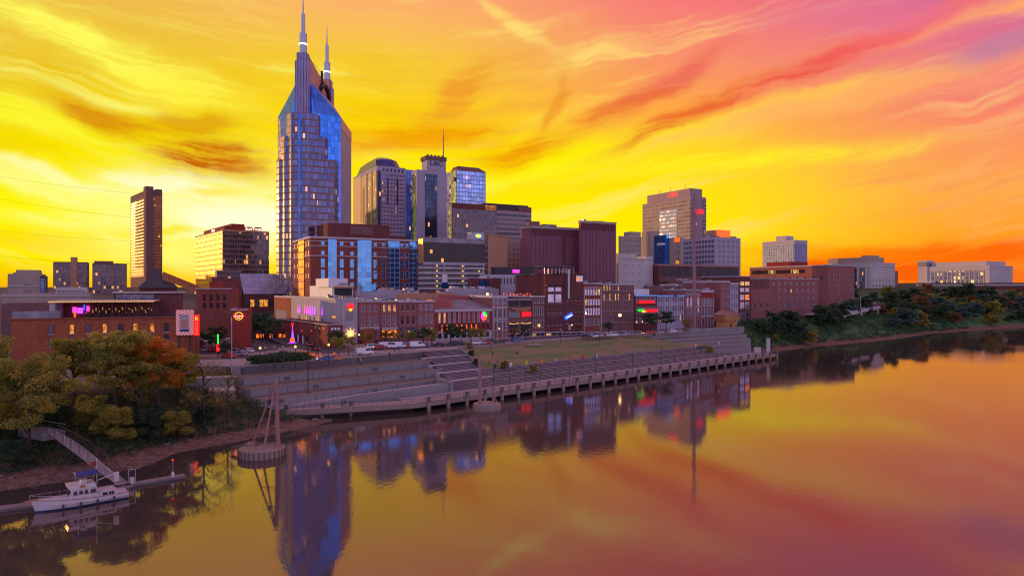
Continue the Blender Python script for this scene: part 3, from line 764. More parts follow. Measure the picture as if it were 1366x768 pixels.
    def units(s, n, seed=0, mt=('metal', 'painted', 'roof_grey'), big=1.0):
        r_ = random.Random(seed)
        for i in range(n):
            w, d, h = [r_.uniform(1.2, 3.4) * big, r_.uniform(1, 2.6) * big, r_.uniform(.7, 1.8) * big]
            x = r_.uniform(.8, max(1, s.La - w - 1)); y = r_.uniform(.8, max(1, min(s.Lb, 24) - d - 1))
            b = MB().box(x, x + w, y, y + d, s.H - .66, s.H - .66 + h); b.box(x + .1, x + w - .1, y + .1, y + d - .1, s.H - .66 + h, s.H - .5 + h, 1)
            if r_.random() < .5: b.lathe([(w * .2, s.H - .5 + h), (w * .2, s.H - .2 + h)], 10, x + w / 2, y + d / 2, 1)
            b.build('roof_unit', [M[r_.choice(mt)], M['dark_metal']], s.root)
def text(s, body, size, mt, parent, loc, rz=0., name='sign_lettering', tilt=90, ext=.06, align='CENTER', xs=1.):
    cu = bpy.data.curves.new(name, 'FONT'); cu.body = body; cu.size = size; cu.extrude = ext; cu.align_x = align; cu.align_y = 'CENTER'
    cu.materials.append(M[mt]); tmp = bpy.data.objects.new(name, cu); COL.objects.link(tmp)
    dg = bpy.context.evaluated_depsgraph_get(); me = bpy.data.meshes.new_from_object(tmp.evaluated_get(dg))
    bpy.data.objects.remove(tmp); me.name = name
    o = link(name, me, parent, loc, rz); o.rotation_euler = (R(tilt), 0, rz); o.scale = (xs, 1, 1)
    return o
def rowY(px):
    k = (px - 683) / F
    for (ax, ay), (bx, by) in zip(ROW[:-1], ROW[1:]):
        tt = (k * ay - ax) / ((bx - ax) - k * (by - ay))
        if 0 <= tt <= 1: return ay + (by - ay) * tt, math.atan2(by - ay, bx - ax)
    return 300, TH

# ---- far skyscrapers and office blocks -----------------------------------
M['c_office'] = curtain('office_glass', (.11, .11, .15), (.30, .16, .13), 1.7, 3.9, lit=.05, sp=.22, spc=(.30, .15, .12), mw=.2)
M['c_sunset_gold'] = curtain('sunset_tinted_glass', (.80, .33, .05), (.45, .15, .06), 1.9, 3.9, lit=.0, sp=.22, spc=(.40, .12, .05), mw=.22, metal=.85, rough=.32)  # sunset reflection put into an orange glass tint
M['c_condo'] = curtain('condo_glass', (.42, .18, .05), (.30, .08, .06), 1.7, 3.2, lit=.05, sp=.34, spc=(.42, .16, .11), mw=.5, rough=.3)
M['c_tower'] = curtain('tower_bay_glass', (.15, .17, .34), (.30, .16, .15), 1.55, 3.95, lit=.03, sp=.28, spc=(.24, .12, .12), mw=.30, mh=.2, metal=.85)
M['c_towerblue'] = curtain('tower_blue_glass', (.09, .28, .80), (.05, .09, .25), 2.3, 3.9, lit=.0, sp=0, mw=.16, mh=.16, metal=.92, rough=.06, jit=.012, tone=(.7, 1.1))
M['c_fin'] = curtain('tower_pinstripe', (.13, .17, .45), (.42, .33, .44), 1.7, 3.95, lit=.0, mw=.95, mh=.05, metal=.0, rough=.5)
M['c_stone'] = curtain('stone_tower_grid', (.10, .15, .38), (.38, .30, .40), 1.35, 3.6, lit=.02, mw=.62, mh=1.7, metal=.6)
M['c_black'] = curtain('dark_glass_tower', (.07, .09, .16), (.02, .02, .03), 1.6, 3.8, lit=.05, mw=.14, mh=.3, metal=.6)
M['c_blackside'] = curtain('dark_side_glass', (.05, .045, .07), (.02, .02, .03), 1.6, 3.8, lit=.03, mw=.14, mh=.3, metal=.0, rough=.5)
M['c_navy'] = curtain('navy_glass_tower', (.09, .15, .42), (.05, .06, .16), 1.8, 3.8, lit=.02, mw=.3, mh=.2, metal=.8)
M['c_sky'] = curtain('pale_blue_glass_tower', (.38, .52, .95), (.20, .20, .30), 3.0, 4.0, lit=.025, mw=.35, mh=.7, metal=.85)
M['c_grid'] = curtain('brown_grid_office', (.12, .12, .18), (.26, .17, .17), 1.9, 3.6, lit=.05, mw=.45, mh=1.3, metal=.5)
M['c_ribbon'] = curtain('ribbon_office', (.10, .09, .12), (.42, .28, .32), 40., 3.9, lit=.0, mw=.0, mh=1.5, metal=.5)
M['c_deckglass'] = curtain('black_office_glass', (.03, .028, .035), (.05, .035, .035), 1.5, 2.1, lit=.06, litc=(1, .38, .06), mw=.16, mh=.28, metal=.1, rough=.25)
M['c_truss'] = curtain('arena_glass', (.8, .35, .1), (.3, .06, .04), 3, 3, lit=.0, mw=.5, mh=.5)
M['c_sloped'] = curtain('sloped_skylight_glass', (.30, .40, .52), (.20, .22, .26), 2.6, 2.6, lit=0, mw=.14, mh=.14, metal=.8, rough=.15)
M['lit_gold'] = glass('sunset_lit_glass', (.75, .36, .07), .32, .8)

def tower_slab(name, label, pxl, pxc, pxr, ytop, Yc, mf, ms_, wall='beige', **k):
    """block whose two faces are glazed walls: each face a part"""
    b = B(name, label, pxl, pxc, pxr, ytop, Yc, wall, **k)
    if mf: b.box('f', .3, b.La - .3, 0.5, b.H - 1.2, mf, 'front_glazing', .15)
    if ms_: b.box('s', .3, b.Lb - .3, 0.5, b.H - 1.2, ms_, 'side_glazing', .15)
    return b

# condominium high-rise, three joined slabs with balconies
cd = B('residential_tower', 'slender brown residential high-rise with balcony stacks standing alone against the glow', 174, 196, 216.5, 253, 700, 'brick_brown', cat='high-rise', th=R(41))
cd.box('f', 6.2, cd.La - .3, 20, cd.H - 6, M['c_condo'], 'front_glazing', .2); cd.box('s', 3.5, cd.Lb - 3, 12, cd.H - 8, M['c_condo'], 'side_glazing', .2)
MB().box(-1.2, 5.8, -1.4, 9, 0, cd.H + 3.4).build('stair_core', M['brick_brown'], cd.root)
MB().box(cd.La * .62, cd.La + .3, 2, 12, cd.H - .6, cd.H + 1.6).build('penthouse', M['brick_dark'], cd.root)
bal_s = MB().box(-1.5, -.21, 3.6, cd.Lb * .62, 0, .28).box(-1.5, -1.42, 3.6, cd.Lb * .62, .285, 1.1).mesh('balcony', M['tan'])
bal_f = MB().box(cd.La * .45, cd.La - .1, -1.4, -.21, 0, .3).mesh('balcony', M['tan'])
for k in range(24):
    zz_ = 22 + k * 3.35
    if zz_ < cd.H - 8: link('balcony', bal_s, cd.root, (0, 0, zz_)); link('balcony', bal_f, cd.root, (0, 0, zz_ + .4))

# glass office, west side tinted sunset gold, with penthouse sign band
gb = tower_slab('glass_office_building', 'broad glass office block with sunset gold side and red rooftop sign band', 260, 297, 359, 306, 520, M['c_office'], M['c_sunset_gold'], 'tan', th=R(37))
MB().box(2, gb.La * .86, 3, gb.Lb * .75, gb.H - .65, gb.H + 3.2).build('penthouse', M['brick_crimson'], gb.root)
MB().box(gb.La * .22, gb.La * .5, 5, gb.Lb * .5, gb.H + 3.2, gb.H + 5.2).build('penthouse', M['brick_crimson'], gb.root)
text(gb, 'SunTrust', 3.4, 'lamp_white', gb.root, (gb.La * .68, 2.9, gb.H + 1.6))
text(gb, 'SunTrust', 2.6, 'lamp_white', gb.root, (1.9, gb.Lb * .4, gb.H + 1.6), -math.pi / 2)
MB().box(gb.La * .26, gb.La * .42, -1.8, -.16, 5, gb.H - 4).build('bay', M['c_office'], gb.root)
MB().box(-6, gb.La * .35, -7, -1.9, 0, gb.H * .42).build('podium', M['c_grid'], gb.root)

# skyline west of downtown
o1 = B('stone_office_building', 'long beige stone institutional building with few small windows at the skyline edge', -20, 10, 56, 365, 420, 'beige', cat='building')
o1.wins('f', 3, o1.La * .45, o1.La * .72, [4, 8, 12], 1.1, 1.7, 'g_dark', 'beige', mun=0, sill=False); o1.cornice(o1.H * .6, .6); o1.units(4, 2, big=1.6)
MB().box(o1.La * .2, o1.La * .9, 6, 16, o1.H - .6, o1.H + 2.6).build('penthouse', M['beige'], o1.root)
o2 = tower_slab('teal_stair_tower', 'narrow teal glazed stair tower in front of the grey skyline office', 51, 53, 62, 368, 330, M['c_navy'], None, 'roof_dark', depth=6)
o3 = tower_slab('grey_office_building', 'grey glass skyline office with a taller central lift core', 69, 71, 117, 349, 620, M['c_grid'], M['c_sunset_gold'], 'brick_brown', depth=25)
MB().box(o3.La * .5, o3.La * .68, -.6, 10, 0, o3.H + 4.5).build('lift_core', M['tan'], o3.root)
o4 = tower_slab('brown_apartment_block', 'dark brown apartment block with flat roof beside the slender residential high-rise', 120, 123, 169, 351, 560, M['c_grid'], None, 'brick_brown', depth=25)
MB().box(o4.La * .05, o4.La * .6, 3, 12, o4.H - .6, o4.H + 2).build('penthouse', M['brick_brown'], o4.root)
o5 = B('white_low_building', 'small white low building with two rows of square windows below the grey office', 72, 74, 116, 383, 300, 'pale', depth=12)
o5.wins('f', 8, .5, o5.La - .5, [ZY(390, 300) - o5.z0, ZY(396, 300) - o5.z0], 1.0, 1.0, 'g_dark', 'trim', mun=0, sill=False)
o6 = B('beige_warehouse', 'wide beige flat roofed warehouse behind the rooftop bar', -30, 2, 120, 391, 290, 'beige', depth=20); o6.cornice(o6.H - 1.4, .5)
o6b = B('red_roofed_shed', 'low red roofed shed behind the long brick warehouse', -20, 1, 66, 405, 245, 'brick_brown', depth=16, roof='red_metal')

# concert hall with pyramid roof and steel truss
ar = B('pyramid_roofed_hall', 'dark hall with a big pyramid roof and an orange red steel truss sloping off it', 172, 186, 236, 384, 380, 'brick_dark', z0=12)
b_ = MB(); L1, L2, h0 = ar.La, ar.Lb, ar.H
b_.add([(-1, -1, h0), (L1 + 1, -1, h0), (L1 + 1, L2 + 1, h0), (-1, L2 + 1, h0), (L1 * .5, L2 * .4, h0 + 10.5)], [(0, 1, 4), (1, 2, 4), (2, 3, 4), (3, 0, 4), (3, 2, 1, 0)])
b_.build('pyramid_roof', M['roof_dark'], ar.root)
tb = MB(); pA = Vector((L1 * .62, 0, h0 + 9)); pB = Vector((L1 * 1.9, 1, h0 - 1.5)); pC = Vector((L1 * .62, 0, h0 + 5)); pD = Vector((L1 * 1.9, 1, h0 - 5))
tb.bar(pA, pB, .6); tb.bar(pC, pD, .5)
for i in range(10):
    q0, q1 = i / 10, (i + 1) / 10
    tb.bar(pA.lerp(pB, q0), pC.lerp(pD, q1), .3); tb.bar(pC.lerp(pD, q0), pA.lerp(pB, q0), .3)
MB().add([tuple(pA + Vector((0, .6, -.3))), tuple(pB + Vector((0, .6, -.3))), tuple(pD + Vector((0, .6, 0))), tuple(pC + Vector((0, .6, 0)))], [(0, 1, 2, 3)]).build('truss_glow_panel', M['tan'], ar.root)  # added panel, its tan stands for the orange light on the truss
tb.build('roof_truss', pm('orange_steel', (.75, .20, .05), .5, .2, 1), ar.root)

# building with sloped glass roof
sg = B('dark_brick_gallery', 'dark brick hall with a big sloping glass skylight roof beside the tall tower', 303, 325, 372, 392, 395, 'brick_dark')
b_ = MB(); h0 = sg.H; b_.add([(0, -.3, h0), (sg.La + 3, -.3, h0), (sg.La + 3, 15, h0 + 12), (0, 15, h0 + 12), (0, -.1, h0 - .3), (sg.La + 3, -.1, h0 - .3), (sg.La + 3, 15.2, h0 + 11.6), (0, 15.2, h0 + 11.6)], [(0, 1, 2, 3), (7, 6, 5, 4), (0, 3, 7, 4), (2, 1, 5, 6), (3, 2, 6, 7), (1, 0, 4, 5)])
# slanted glass as its own slab with mullion bars on it
b_.build('skylight', glass('skylight_glass', (.34, .42, .55), .14, .8, .03), sg.root)
mb2 = MB()
for i in range(13): mb2.bar((i * (sg.La + 3) / 12, -.3, h0 + .1), (i * (sg.La + 3) / 12, 15, h0 + 12.1), .16)
for j in range(7): mb2.bar((0, -.3 + 15.3 * j / 6, h0 + .1 + 12 * j / 6), (sg.La + 3, -.3 + 15.3 * j / 6, h0 + .1 + 12 * j / 6), .14)
mb2.build('skylight_frame', M['metal'], sg.root)
MB().prism([(-.5, .5), (-.5, 14), (-16, 14), (-16, .5)], 0, [h0 - 2, h0 + 9, h0 + 10, h0 + 3]).build('brick_gable', M['brick_dark'], sg.root)
sg.wins('f', 7, 1, sg.La - 1, [h0 - 7.5], 2.2, 4.2, 'g_dark', 'brick_dark', mun=1, lit={(0, 1), (0, 3), (0, 4)}, litm='lit_amber', sill=False)

# ---- the twin-spired tower ------------------------------------------------
tx, ty = -126.0, 0.0; tz0 = 15.0
tw_ = empty('twin_spired_skyscraper', (tx, 438, tz0), 0, 'tallest blue glass skyscraper with two spires and stepped rounded bays', 'skyscraper')
def Z(v): return v - tz0
F0 = 412 - 438; BK = 466 - 438; MID = 438 - 438
st_lav = pm('tower_granite', (.36, .27, .36), .6, .15, .2, streak=True)
def hexbay(hw, front, back, z0, z1, ch=4.2):
    return [(-hw, back), (-hw, front + ch), (-hw + ch, front), (hw - ch, front), (hw, front + ch), (hw, back)]
EV = 136.0
MB().prism([(-19.5, F0 + 12), (-7, F0), (7, F0), (19.5, F0 + 12)], 0, Z(EV)).build('glass_front', M['c_towerblue'], tw_)
MB().prism([(-19.45, F0 + 12.01), (19.45, F0 + 12.01), (16.2, BK), (-16.2, BK)], 0, Z(EV)).build('pinstripe_slab', M['c_fin'], tw_)
salmon = pm('salmon_granite', (.72, .36, .26), .6, .12, .2)
MB().add([(19.6, F0 + 12.5, Z(129.5)), (16.4, BK + .1, Z(129.5)), (16.4, BK + .1, Z(EV + .1)), (19.6, F0 + 12.5, Z(EV + .1))], [(0, 1, 2, 3)]).build('eave_band', salmon, tw_)
lo_ = [(-19.5, F0 + 12), (-7, F0), (7, F0), (19.5, F0 + 12), (16.2, BK), (-16.2, BK)]; up_ = [(-3.4, F0 + 4), (-3.4, F0), (3.4, F0), (3.4, F0 + 4), (3.4, BK), (-3.4, BK)]
vv = [(x, y, Z(EV)) for x, y in lo_] + [(x, y, Z(155.5)) for x, y in up_]
def fac(ids, name, mt): MB().add([vv[i] for k in ids for i in (k, (k + 1) % 6, (k + 1) % 6 + 6, k + 6)], [tuple(range(4 * q, 4 * q + 4)) for q in range(len(ids))]).build(name, mt, tw_)
fac([0, 1, 2], 'sloping_glass_roof', M['c_towerblue']); fac([3, 4, 5], 'sloping_stone_roof', M['c_fin'])
MB().add([(x, y, Z(155.5)) for x, y in up_], [tuple(range(6))]).build('ridge_cap', salmon, tw_)
MB().prism(hexbay(9.6, F0 - 7, F0 + 2, 0, 0, 4.4), 0, Z(134), mt=1).build('central_bay', [M['c_tower'], M['roof_dark']], tw_)
MB().prism(hexbay(13.2, F0 - 4.2, F0 + 12, 0, 0, 3.2), 0, Z(121), mt=1).build('stepped_bay', [M['c_tower'], M['roof_dark']], tw_)
MB().prism([(-16.6, F0 + 22), (-16.6, F0 + 1), (-14, F0 - 1.6), (14.2, F0 - 1.6), (18.4, F0 + 1), (18.4, F0 + 20), (17, F0 + 22)], 0, Z(107.5), mt=1).build('outer_bay', [M['c_tower'], M['roof_dark']], tw_)
c_sunset_facet = curtain('sunset_facet_glass', (.62, .50, .40), (.34, .17, .12), 1.55, 3.95, lit=.0, sp=.26, spc=(.36, .17, .11), mw=.30, mh=.2, metal=.85, rough=.16)  # sunset gold on the west-facing facets put into a warmer glass colour
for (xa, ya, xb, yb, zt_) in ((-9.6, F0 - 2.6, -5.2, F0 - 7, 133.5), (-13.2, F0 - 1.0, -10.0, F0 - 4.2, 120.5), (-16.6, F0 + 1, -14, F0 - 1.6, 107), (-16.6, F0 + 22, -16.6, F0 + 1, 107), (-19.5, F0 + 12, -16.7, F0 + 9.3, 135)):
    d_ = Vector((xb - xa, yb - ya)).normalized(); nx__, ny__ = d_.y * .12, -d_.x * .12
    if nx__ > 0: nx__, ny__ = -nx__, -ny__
    MB().add([(xa + nx__, ya + ny__, 1), (xb + nx__, yb + ny__, 1), (xb + nx__, yb + ny__, Z(zt_)), (xa + nx__, ya + ny__, Z(zt_))], [(0, 1, 2, 3)]).build('sunset_facet_glazing', c_sunset_facet, tw_)
for xx in (-4.9, 4.9, -9.4, 9.4):
    MB().box(xx - .35, xx + .35, F0 - 7.3 + (0 if abs(xx) < 6 else 4.4), F0 - 6.9 + (0 if abs(xx) < 6 else 4.4), 0, Z(134.5)).build('vertical_fin', st_lav, tw_)
MB().box(-.55, .55, F0 - 7.5, F0 - 7.02, 0, Z(133.2)).build('vertical_fin', M['c_towerblue'], tw_)
# crest wall between the spires, with a curved dark opening
cr = [(F0 + 1, 155), (F0 + 1, 171.5), (F0 + 9, 169.6), (MID - 2, 166.2), (MID + 8, 166.4), (BK - 8, 168.6), (BK - 1, 172), (BK - 1, 150), (MID, 150)]
n = len(cr); v = [(-2.6, y, Z(z)) for y, z in cr] + [(2.6, y, Z(z)) for y, z in cr]
f = [tuple(range(n))[::-1], tuple(range(n, 2 * n))] + [(i, (i + 1) % n, n + (i + 1) % n, n + i) for i in range(n)]
MB().add(v, f).build('crest_wall', salmon, tw_)
b_ = MB()
for k in range(9): b_.box(-2.72, -2.6, F0 + 2, BK - 2, Z(153 + k * 2), Z(153.25 + k * 2)); b_.box(2.6, 2.72, F0 + 2, BK - 2, Z(153 + k * 2), Z(153.25 + k * 2))
b_.build('crest_seam', M['rust'], tw_)
arcp = []
for i in range(13):
    a = math.pi * i / 12; arcp.append((3.1, MID + 9 - 11 * math.cos(a), Z(152.5) + 10 * math.sin(a)))
b_ = MB(); b_.tube(arcp, [1.7] * 13, 6); b_.bar(arcp[4], (3.1, MID + 3, Z(170)), 1.2)
b_.build('dark_arch', M['black'], tw_)
for k, yy in enumerate((F0 - .5, BK - 1.5)):
    s_ = .98 if k else 1.
    b_ = MB(); b_.box(-3.9, 3.9, yy - 3.4, yy + 3.4, Z(120), Z(166)); b_.box(-3.1, 3.1, yy - 2.9, yy + 2.9, Z(166), Z(171))
    b_.build('spire_shaft', M['c_fin'], tw_)
    b_ = MB().lathe([(2.3, Z(171)), (2.3, Z(183)), (1.9, Z(183.4))], 12, 0, yy); b_.build('spire_drum', M['metal'], tw_)
    sp_ = MB().lathe([(1.25, Z(183.4)), (1.2, Z(195)), (.5, Z(195.4)), (.22, Z(207)), (.05, Z(209))], 10, 0, yy).build('spire', M['metal'], tw_)
    MB().lathe([(2.5, Z(176.2)), (2.5, Z(177))], 12, 0, yy).build('beacon_ring', M['lamp_white'], tw_)
MB().box(-20, 20, F0 - 8, 20, 0, 9).build('podium', M['brick_brown'], tw_)

# red and blue hotel block
ht = B('striped_brick_hotel', 'long red brick hotel block with tall bright blue window bays and pale string courses', 391, 414, 561, 315, 345, 'brick_red', z0=9.5, cat='hotel', cap=.9)
bh = ht.La; unit = bh / 17.5
zt = ht.H
for z_, h_ in ((zt - 4.9, .35), (zt - 10.0, .5), (zt - 2.4, .3)): ht.cornice(z_, h_, 'trim', .3, 'string_course')
ubays = [(2.6, 3.9), (7.1, 9.3), (12.0, 13.9), (15.6, 16.6)]
bluebay = curtain('hotel_bay_glass', (.12, .42, .98), (.50, .55, .75), 2.6, 2.6, lit=.0, mw=.2, mh=.22, metal=.9, tone=(.75, 1.15))
for a, c in ubays: ht.box('f', a * unit, c * unit, 3, zt - 1.2, bluebay, 'glazed_bay', .7)
for a, c in [(0, 2.6), (3.9, 7.1), (9.3, 12.0), (13.9, 15.6), (16.6, 17.4)]:
    nc = 2 if c - a > 1.5 else 1; 
    if a == 0: nc = 1; a, c = 1.1, 2.6
    ht.wins('f', nc, a * unit, c * unit, [zt - 21.3, zt - 15.6], 1.9, 4.4, 'g_blue', 'trim', mun=2, sill=False)
    ht.wins('f', nc, a * unit, c * unit, [zt - 9.2, zt - 4.2], 1.7, 1.9, 'g_blue', 'trim', mun=1, sill=False)
    ht.wins('f', nc, a * unit, c * unit, [zt - 25.6], 1.9, 2.2, 'g_blue', 'trim', mun=1, sill=False)
ht.box('s', ht.Lb * .3, ht.Lb * .62, 3, zt - 1.2, M['c_sunset_gold'], 'glazed_bay', .5)
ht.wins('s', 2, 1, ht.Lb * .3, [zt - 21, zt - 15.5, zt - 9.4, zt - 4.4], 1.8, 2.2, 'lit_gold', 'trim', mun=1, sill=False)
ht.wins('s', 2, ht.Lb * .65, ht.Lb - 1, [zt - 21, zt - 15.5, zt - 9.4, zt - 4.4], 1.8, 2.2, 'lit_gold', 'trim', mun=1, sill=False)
ph = B('plant_block', 'windowless dark red block rising behind the striped brick hotel', 420, 437, 520, 297, 385, 'brick_dark', z0=14, depth=25)
ph.box('f', ph.La * .35, ph.La * .72, ph.H - 6, ph.H - 1.5, 'brick_brown', 'faded_patch', .1)
MB().box(ph.La, ph.La + 12, 3, 20, 0, ph.H - 6).build('lower_wing', M['brick_dark'], ph.root)
# tower with faceted dome roof
dm = B('domed_office_tower', 'office tower with faceted dark dome roof and orange glowing glass corner', 471, 503, 541, 221, 600, 'lilac', z0=12, cat='skyscraper')
dm.box('f', .4, dm.La * .12, 5, dm.H - 4, M['c_blackside'], 'corner_glazing', .3)
dm.box('s', dm.Lb * .02, dm.Lb * .62, 5, dm.H - 4, M['c_blackside'], 'corner_glazing', .3)
for u in (.16, .36, .50): dm.box('s', dm.Lb * u, dm.Lb * (u + .05), 5, dm.H - (3 if u < .4 else 14), M['tan'], 'sunset_glint_strip', .6)  # tan strips stand in for sunset reflections in the dark corner glass
dm.box('s', dm.Lb * .64, dm.Lb * .98, 5, dm.H - 2, curtain('sunlit_stone_grid', (.12, .08, .08), (.50, .27, .17), 1.35, 3.6, lit=0, mw=.62, mh=1.7, metal=0, rough=.5), 'side_grid', .35)  # orange sunlight on this side put into the stone colour
dm.box('f', dm.La * .14, dm.La - .4, 5, dm.H - 5.5, M['c_stone'], 'front_grid', .25)
for u in (.34, .68): dm.box('f', dm.La * u, dm.La * (u + .05), dm.H - 34, dm.H - 10, M['c_black'], 'window_slot', .4)
dm.wins('f', 6, dm.La * .16, dm.La - 1, [dm.H - 4.6], 1.9, 3, 'g_black', 'lilac', mun=0, sill=False)
q = MB(); a0, a1, b0, b1 = 1, dm.La - 2, 1, dm.Lb - 2; hz = dm.H - .3
c_ = 6
low = [(a0 + c_, b0), (a1 - c_, b0), (a1, b0 + c_), (a1, b1 - c_), (a1 - c_, b1), (a0 + c_, b1), (a0, b1 - c_), (a0, b0 + c_)]
cx_, cy_ = (a0 + a1) / 2, (b0 + b1) / 2
def lev(k, z): return [(cx_ + (p[0] - cx_) * k, cy_ + (p[1] - cy_) * k, z) for p in low]
vv = lev(1, hz) + lev(.82, hz + 8) + lev(.55, hz + 11.2)
q.add(vv, [(i + 8 * j, (i + 1) % 8 + 8 * j, (i + 1) % 8 + 8 * j + 8, i + 8 * j + 8) for j in range(2) for i in range(8)] + [tuple(range(16, 24))])
q.build('faceted_dome', curtain('dome_panels', (.08, .10, .28), (.10, .11, .20), 3, 3, lit=0, mw=.2, mh=.2, metal=.6, rough=.25), dm.root)
nv = tower_slab('navy_glass_tower', 'narrow navy glass tower squeezed behind the domed office tower', 536, 541, 566, 226, 690, M['c_navy'], M['c_navy'], 'lilac', depth=20, z0=20)
# tower with block letters and mast
lc = B('slab_tower', 'lilac stone slab tower with dark window stripe, a lettered top block and a tall mast', 549, 556, 596, 226, 563, 'lilac', z0=20, depth=18, cat='skyscraper')
lc.box('f', lc.La * .27, lc.La * .67, 8, lc.H - 3, M['c_black'], 'window_stripe', .25); lc.box('s', 2, 12, 8, lc.H - 3, M['c_navy'], 'side_stripe', .2)
MB().box(lc.La * .34, lc.La * .98, .5, 12, lc.H - .6, lc.H + 9).build('sign_block', M['lilac'], lc.root)
MB().box(lc.La * .3, lc.La * 1.0, .2, 12.5, lc.H + 9, lc.H + 12.3).build('crown_parapet', M['brick_brown'], lc.root)
text(lc, 'L&C', 5.4, 'black', lc.root, (lc.La * .66, .42, lc.H + 6.4), xs=1.25, ext=.12); MB().lathe([(1.2, 0), (1.2, .15)], 16).build('round_emblem', M['trim'], lc.root, (lc.La * .58, .40, lc.H + 2.2)).rotation_euler = (R(90), 0, 0)
b_ = MB().tube([(lc.La * .93, 3, lc.H + 12), (lc.La * .93, 3, lc.H + 28), (lc.La * .93, 3, lc.H + 37)], [.55, .4, .15], 6)
b_.build('mast', M['rust'], lc.root)
for k in range(5): MB().box(lc.La * (.36 + .12 * k), lc.La * (.41 + .12 * k), 1, 3, lc.H + 12.3, lc.H + 13.6).build('roof_unit', M['dark_metal'], lc.root)
# pale blue glass tower
gs = tower_slab('pale_blue_glass_tower', 'pale blue glass tower with sloping parapet and a dish on its edge', 595, 609, 648, 226, 640, M['c_sky'], M['c_sky'], 'rust', z0=20)
MB().add([(0, 0, gs.H), (gs.La, 0, gs.H), (gs.La, 14, gs.H), (0, 14, gs.H), (2, 2, gs.H + 3.6), (gs.La * .78, 2, gs.H + 3.6), (gs.La * .78, 12, gs.H + 3.6), (2, 12, gs.H + 3.6)], [(4, 5, 6, 7), (0, 1, 5, 4), (1, 2, 6, 5), (2, 3, 7, 6), (3, 0, 4, 7)]).build('sloping_parapet', M['brick_brown'], gs.root)
MB().lathe([(2.3, 0), (2.5, .5), (1.2, 1.1)], 12).build('dish', M['dark_metal'], gs.root, (-.9, 3, gs.H - 9)).rotation_euler = (0, R(-90), 0)
dg_ = tower_slab('brown_grid_office', 'brown gridded office slab standing in front of the pale blue glass tower', 600, 603, 663, 270, 520, M['c_grid'], M['c_grid'], 'brick_brown', z0=18, depth=25)
dg_.box('f', .2, dg_.La - .2, dg_.H - 4.4, dg_.H - .9, 'brick_dark', 'fascia', .3)
dg_.box('f', dg_.La * .72, dg_.La * .98, dg_.H - 4, dg_.H - .4, M['c_sunset_gold'], 'lit_corner', .4)
rb_ = tower_slab('ribbon_window_office', 'office block with pale horizontal bands and rounded dark penthouse', 640, 645, 709, 279, 560, M['c_ribbon'], M['c_ribbon'], 'pink_stone', z0=18, depth=25)
MB().box(2, rb_.La - 2, 2, 18, rb_.H - .6, rb_.H + 5.5).build('penthouse', M['roof_dark'], rb_.root)
MB().box(rb_.La * .72, rb_.La, 0, 18, rb_.H - .6, rb_.H + 4).build('terrace_frame', M['brick_brown'], rb_.root)
bl1 = B('old_stone_hotel', 'pale old stone block with paired windows beside the purple slab building', 671, 675, 712, 318, 430, 'beige', z0=16, depth=18)
bl1.wins('f', 6, 1, bl1.La - 1, [bl1.H - 4 - 3.4 * k for k in range(7)], 1.1, 1.7, 'g_sky', 'beige', mun=0, sill=False)
bl2 = B('blank_tan_building', 'blank tan party wall building with dark narrow side face', 636, 651, 677, 313, 400, 'tan', z0=15, depth=18, cap=.5, capm='tan')
bl2.box('s', .3, bl2.Lb - .3, .5, bl2.H - .8, M['c_grid'], 'side_glazing', .15)
# black glass offices on parking decks
pk = B('black_glass_parking_building', 'black glass office floors stacked on open concrete parking decks with yellow lamps', 559, 565, 646, 317, 335, 'concrete_dk', z0=9, depth=20)
zb = ZY(352, 335) - 9
pk.box('f', 0, pk.La, zb + 1, pk.H - 2.2, M['c_deckglass'], 'office_glazing', .5)
pk.box('f', -.2, pk.La + .2, pk.H - 2.2, pk.H + .2, 'roof_grey', 'fascia', .8); pk.box('s', 0, pk.Lb, zb + .5, pk.H - .4, M['lit_gold'], 'side_glazing', .4)
pk.box('f', -.2, pk.La + .2, zb - .4, zb + .98, 'lilac', 'fascia', .9)
for k in range(7):
    z_ = zb - 2.0 - k * 2.55
    if z_ > 0:
        pk.box('f', 0, pk.La, z_ - .35, z_ + .75, 'concrete_lt', 'deck_parapet', .7); pk.box('s', .1, pk.Lb, z_ - .35, z_ + .75, 'concrete_lt', 'deck_parapet', .55)
        for u in ([.2, .62, .9] if k == 1 else [.2, .62] if k < 4 else [.2]):
            MB().box(pk.La * u, pk.La * u + .55, -.62, -.15, z_ + 1.15, z_ + 1.5).build('deck_lamp', M['lamp'], pk.root)
for u in (.33, .65, .98): pk.box('f', pk.La * u - .5, pk.La * u + .1, 0, zb, 'concrete_lt', 'column', .85)
pk.box('f', pk.La * .29, pk.La * .37, zb - 12, zb - 5, 'white_paint', 'banner', .95); pk.box('f', pk.La * .285, pk.La * .375, zb - 12, zb - 9, 'g_blue', 'banner', 1.0)
sgn = MB().box(pk.La * .78, pk.La * 1.0, .2, 5, pk.H - .2, pk.H + 3.8).build('sign_box', M['trim'], pk.root)
for nm, mt_, sc_, yy in (('sign_oval', 'neon_yellow', (1.6, .9, 1), .1), ('sign_border', 'g_blue', (2.3, 1.35, 1), .16)):
    o_ = MB().lathe([(1.0, 0), (1.0, .1)], 20).build(nm, M[mt_], pk.root, (pk.La * .9, yy + .05, pk.H + 2)); o_.rotation_euler = (R(90), 0, 0); o_.scale = sc_
pk.units(5, 5)
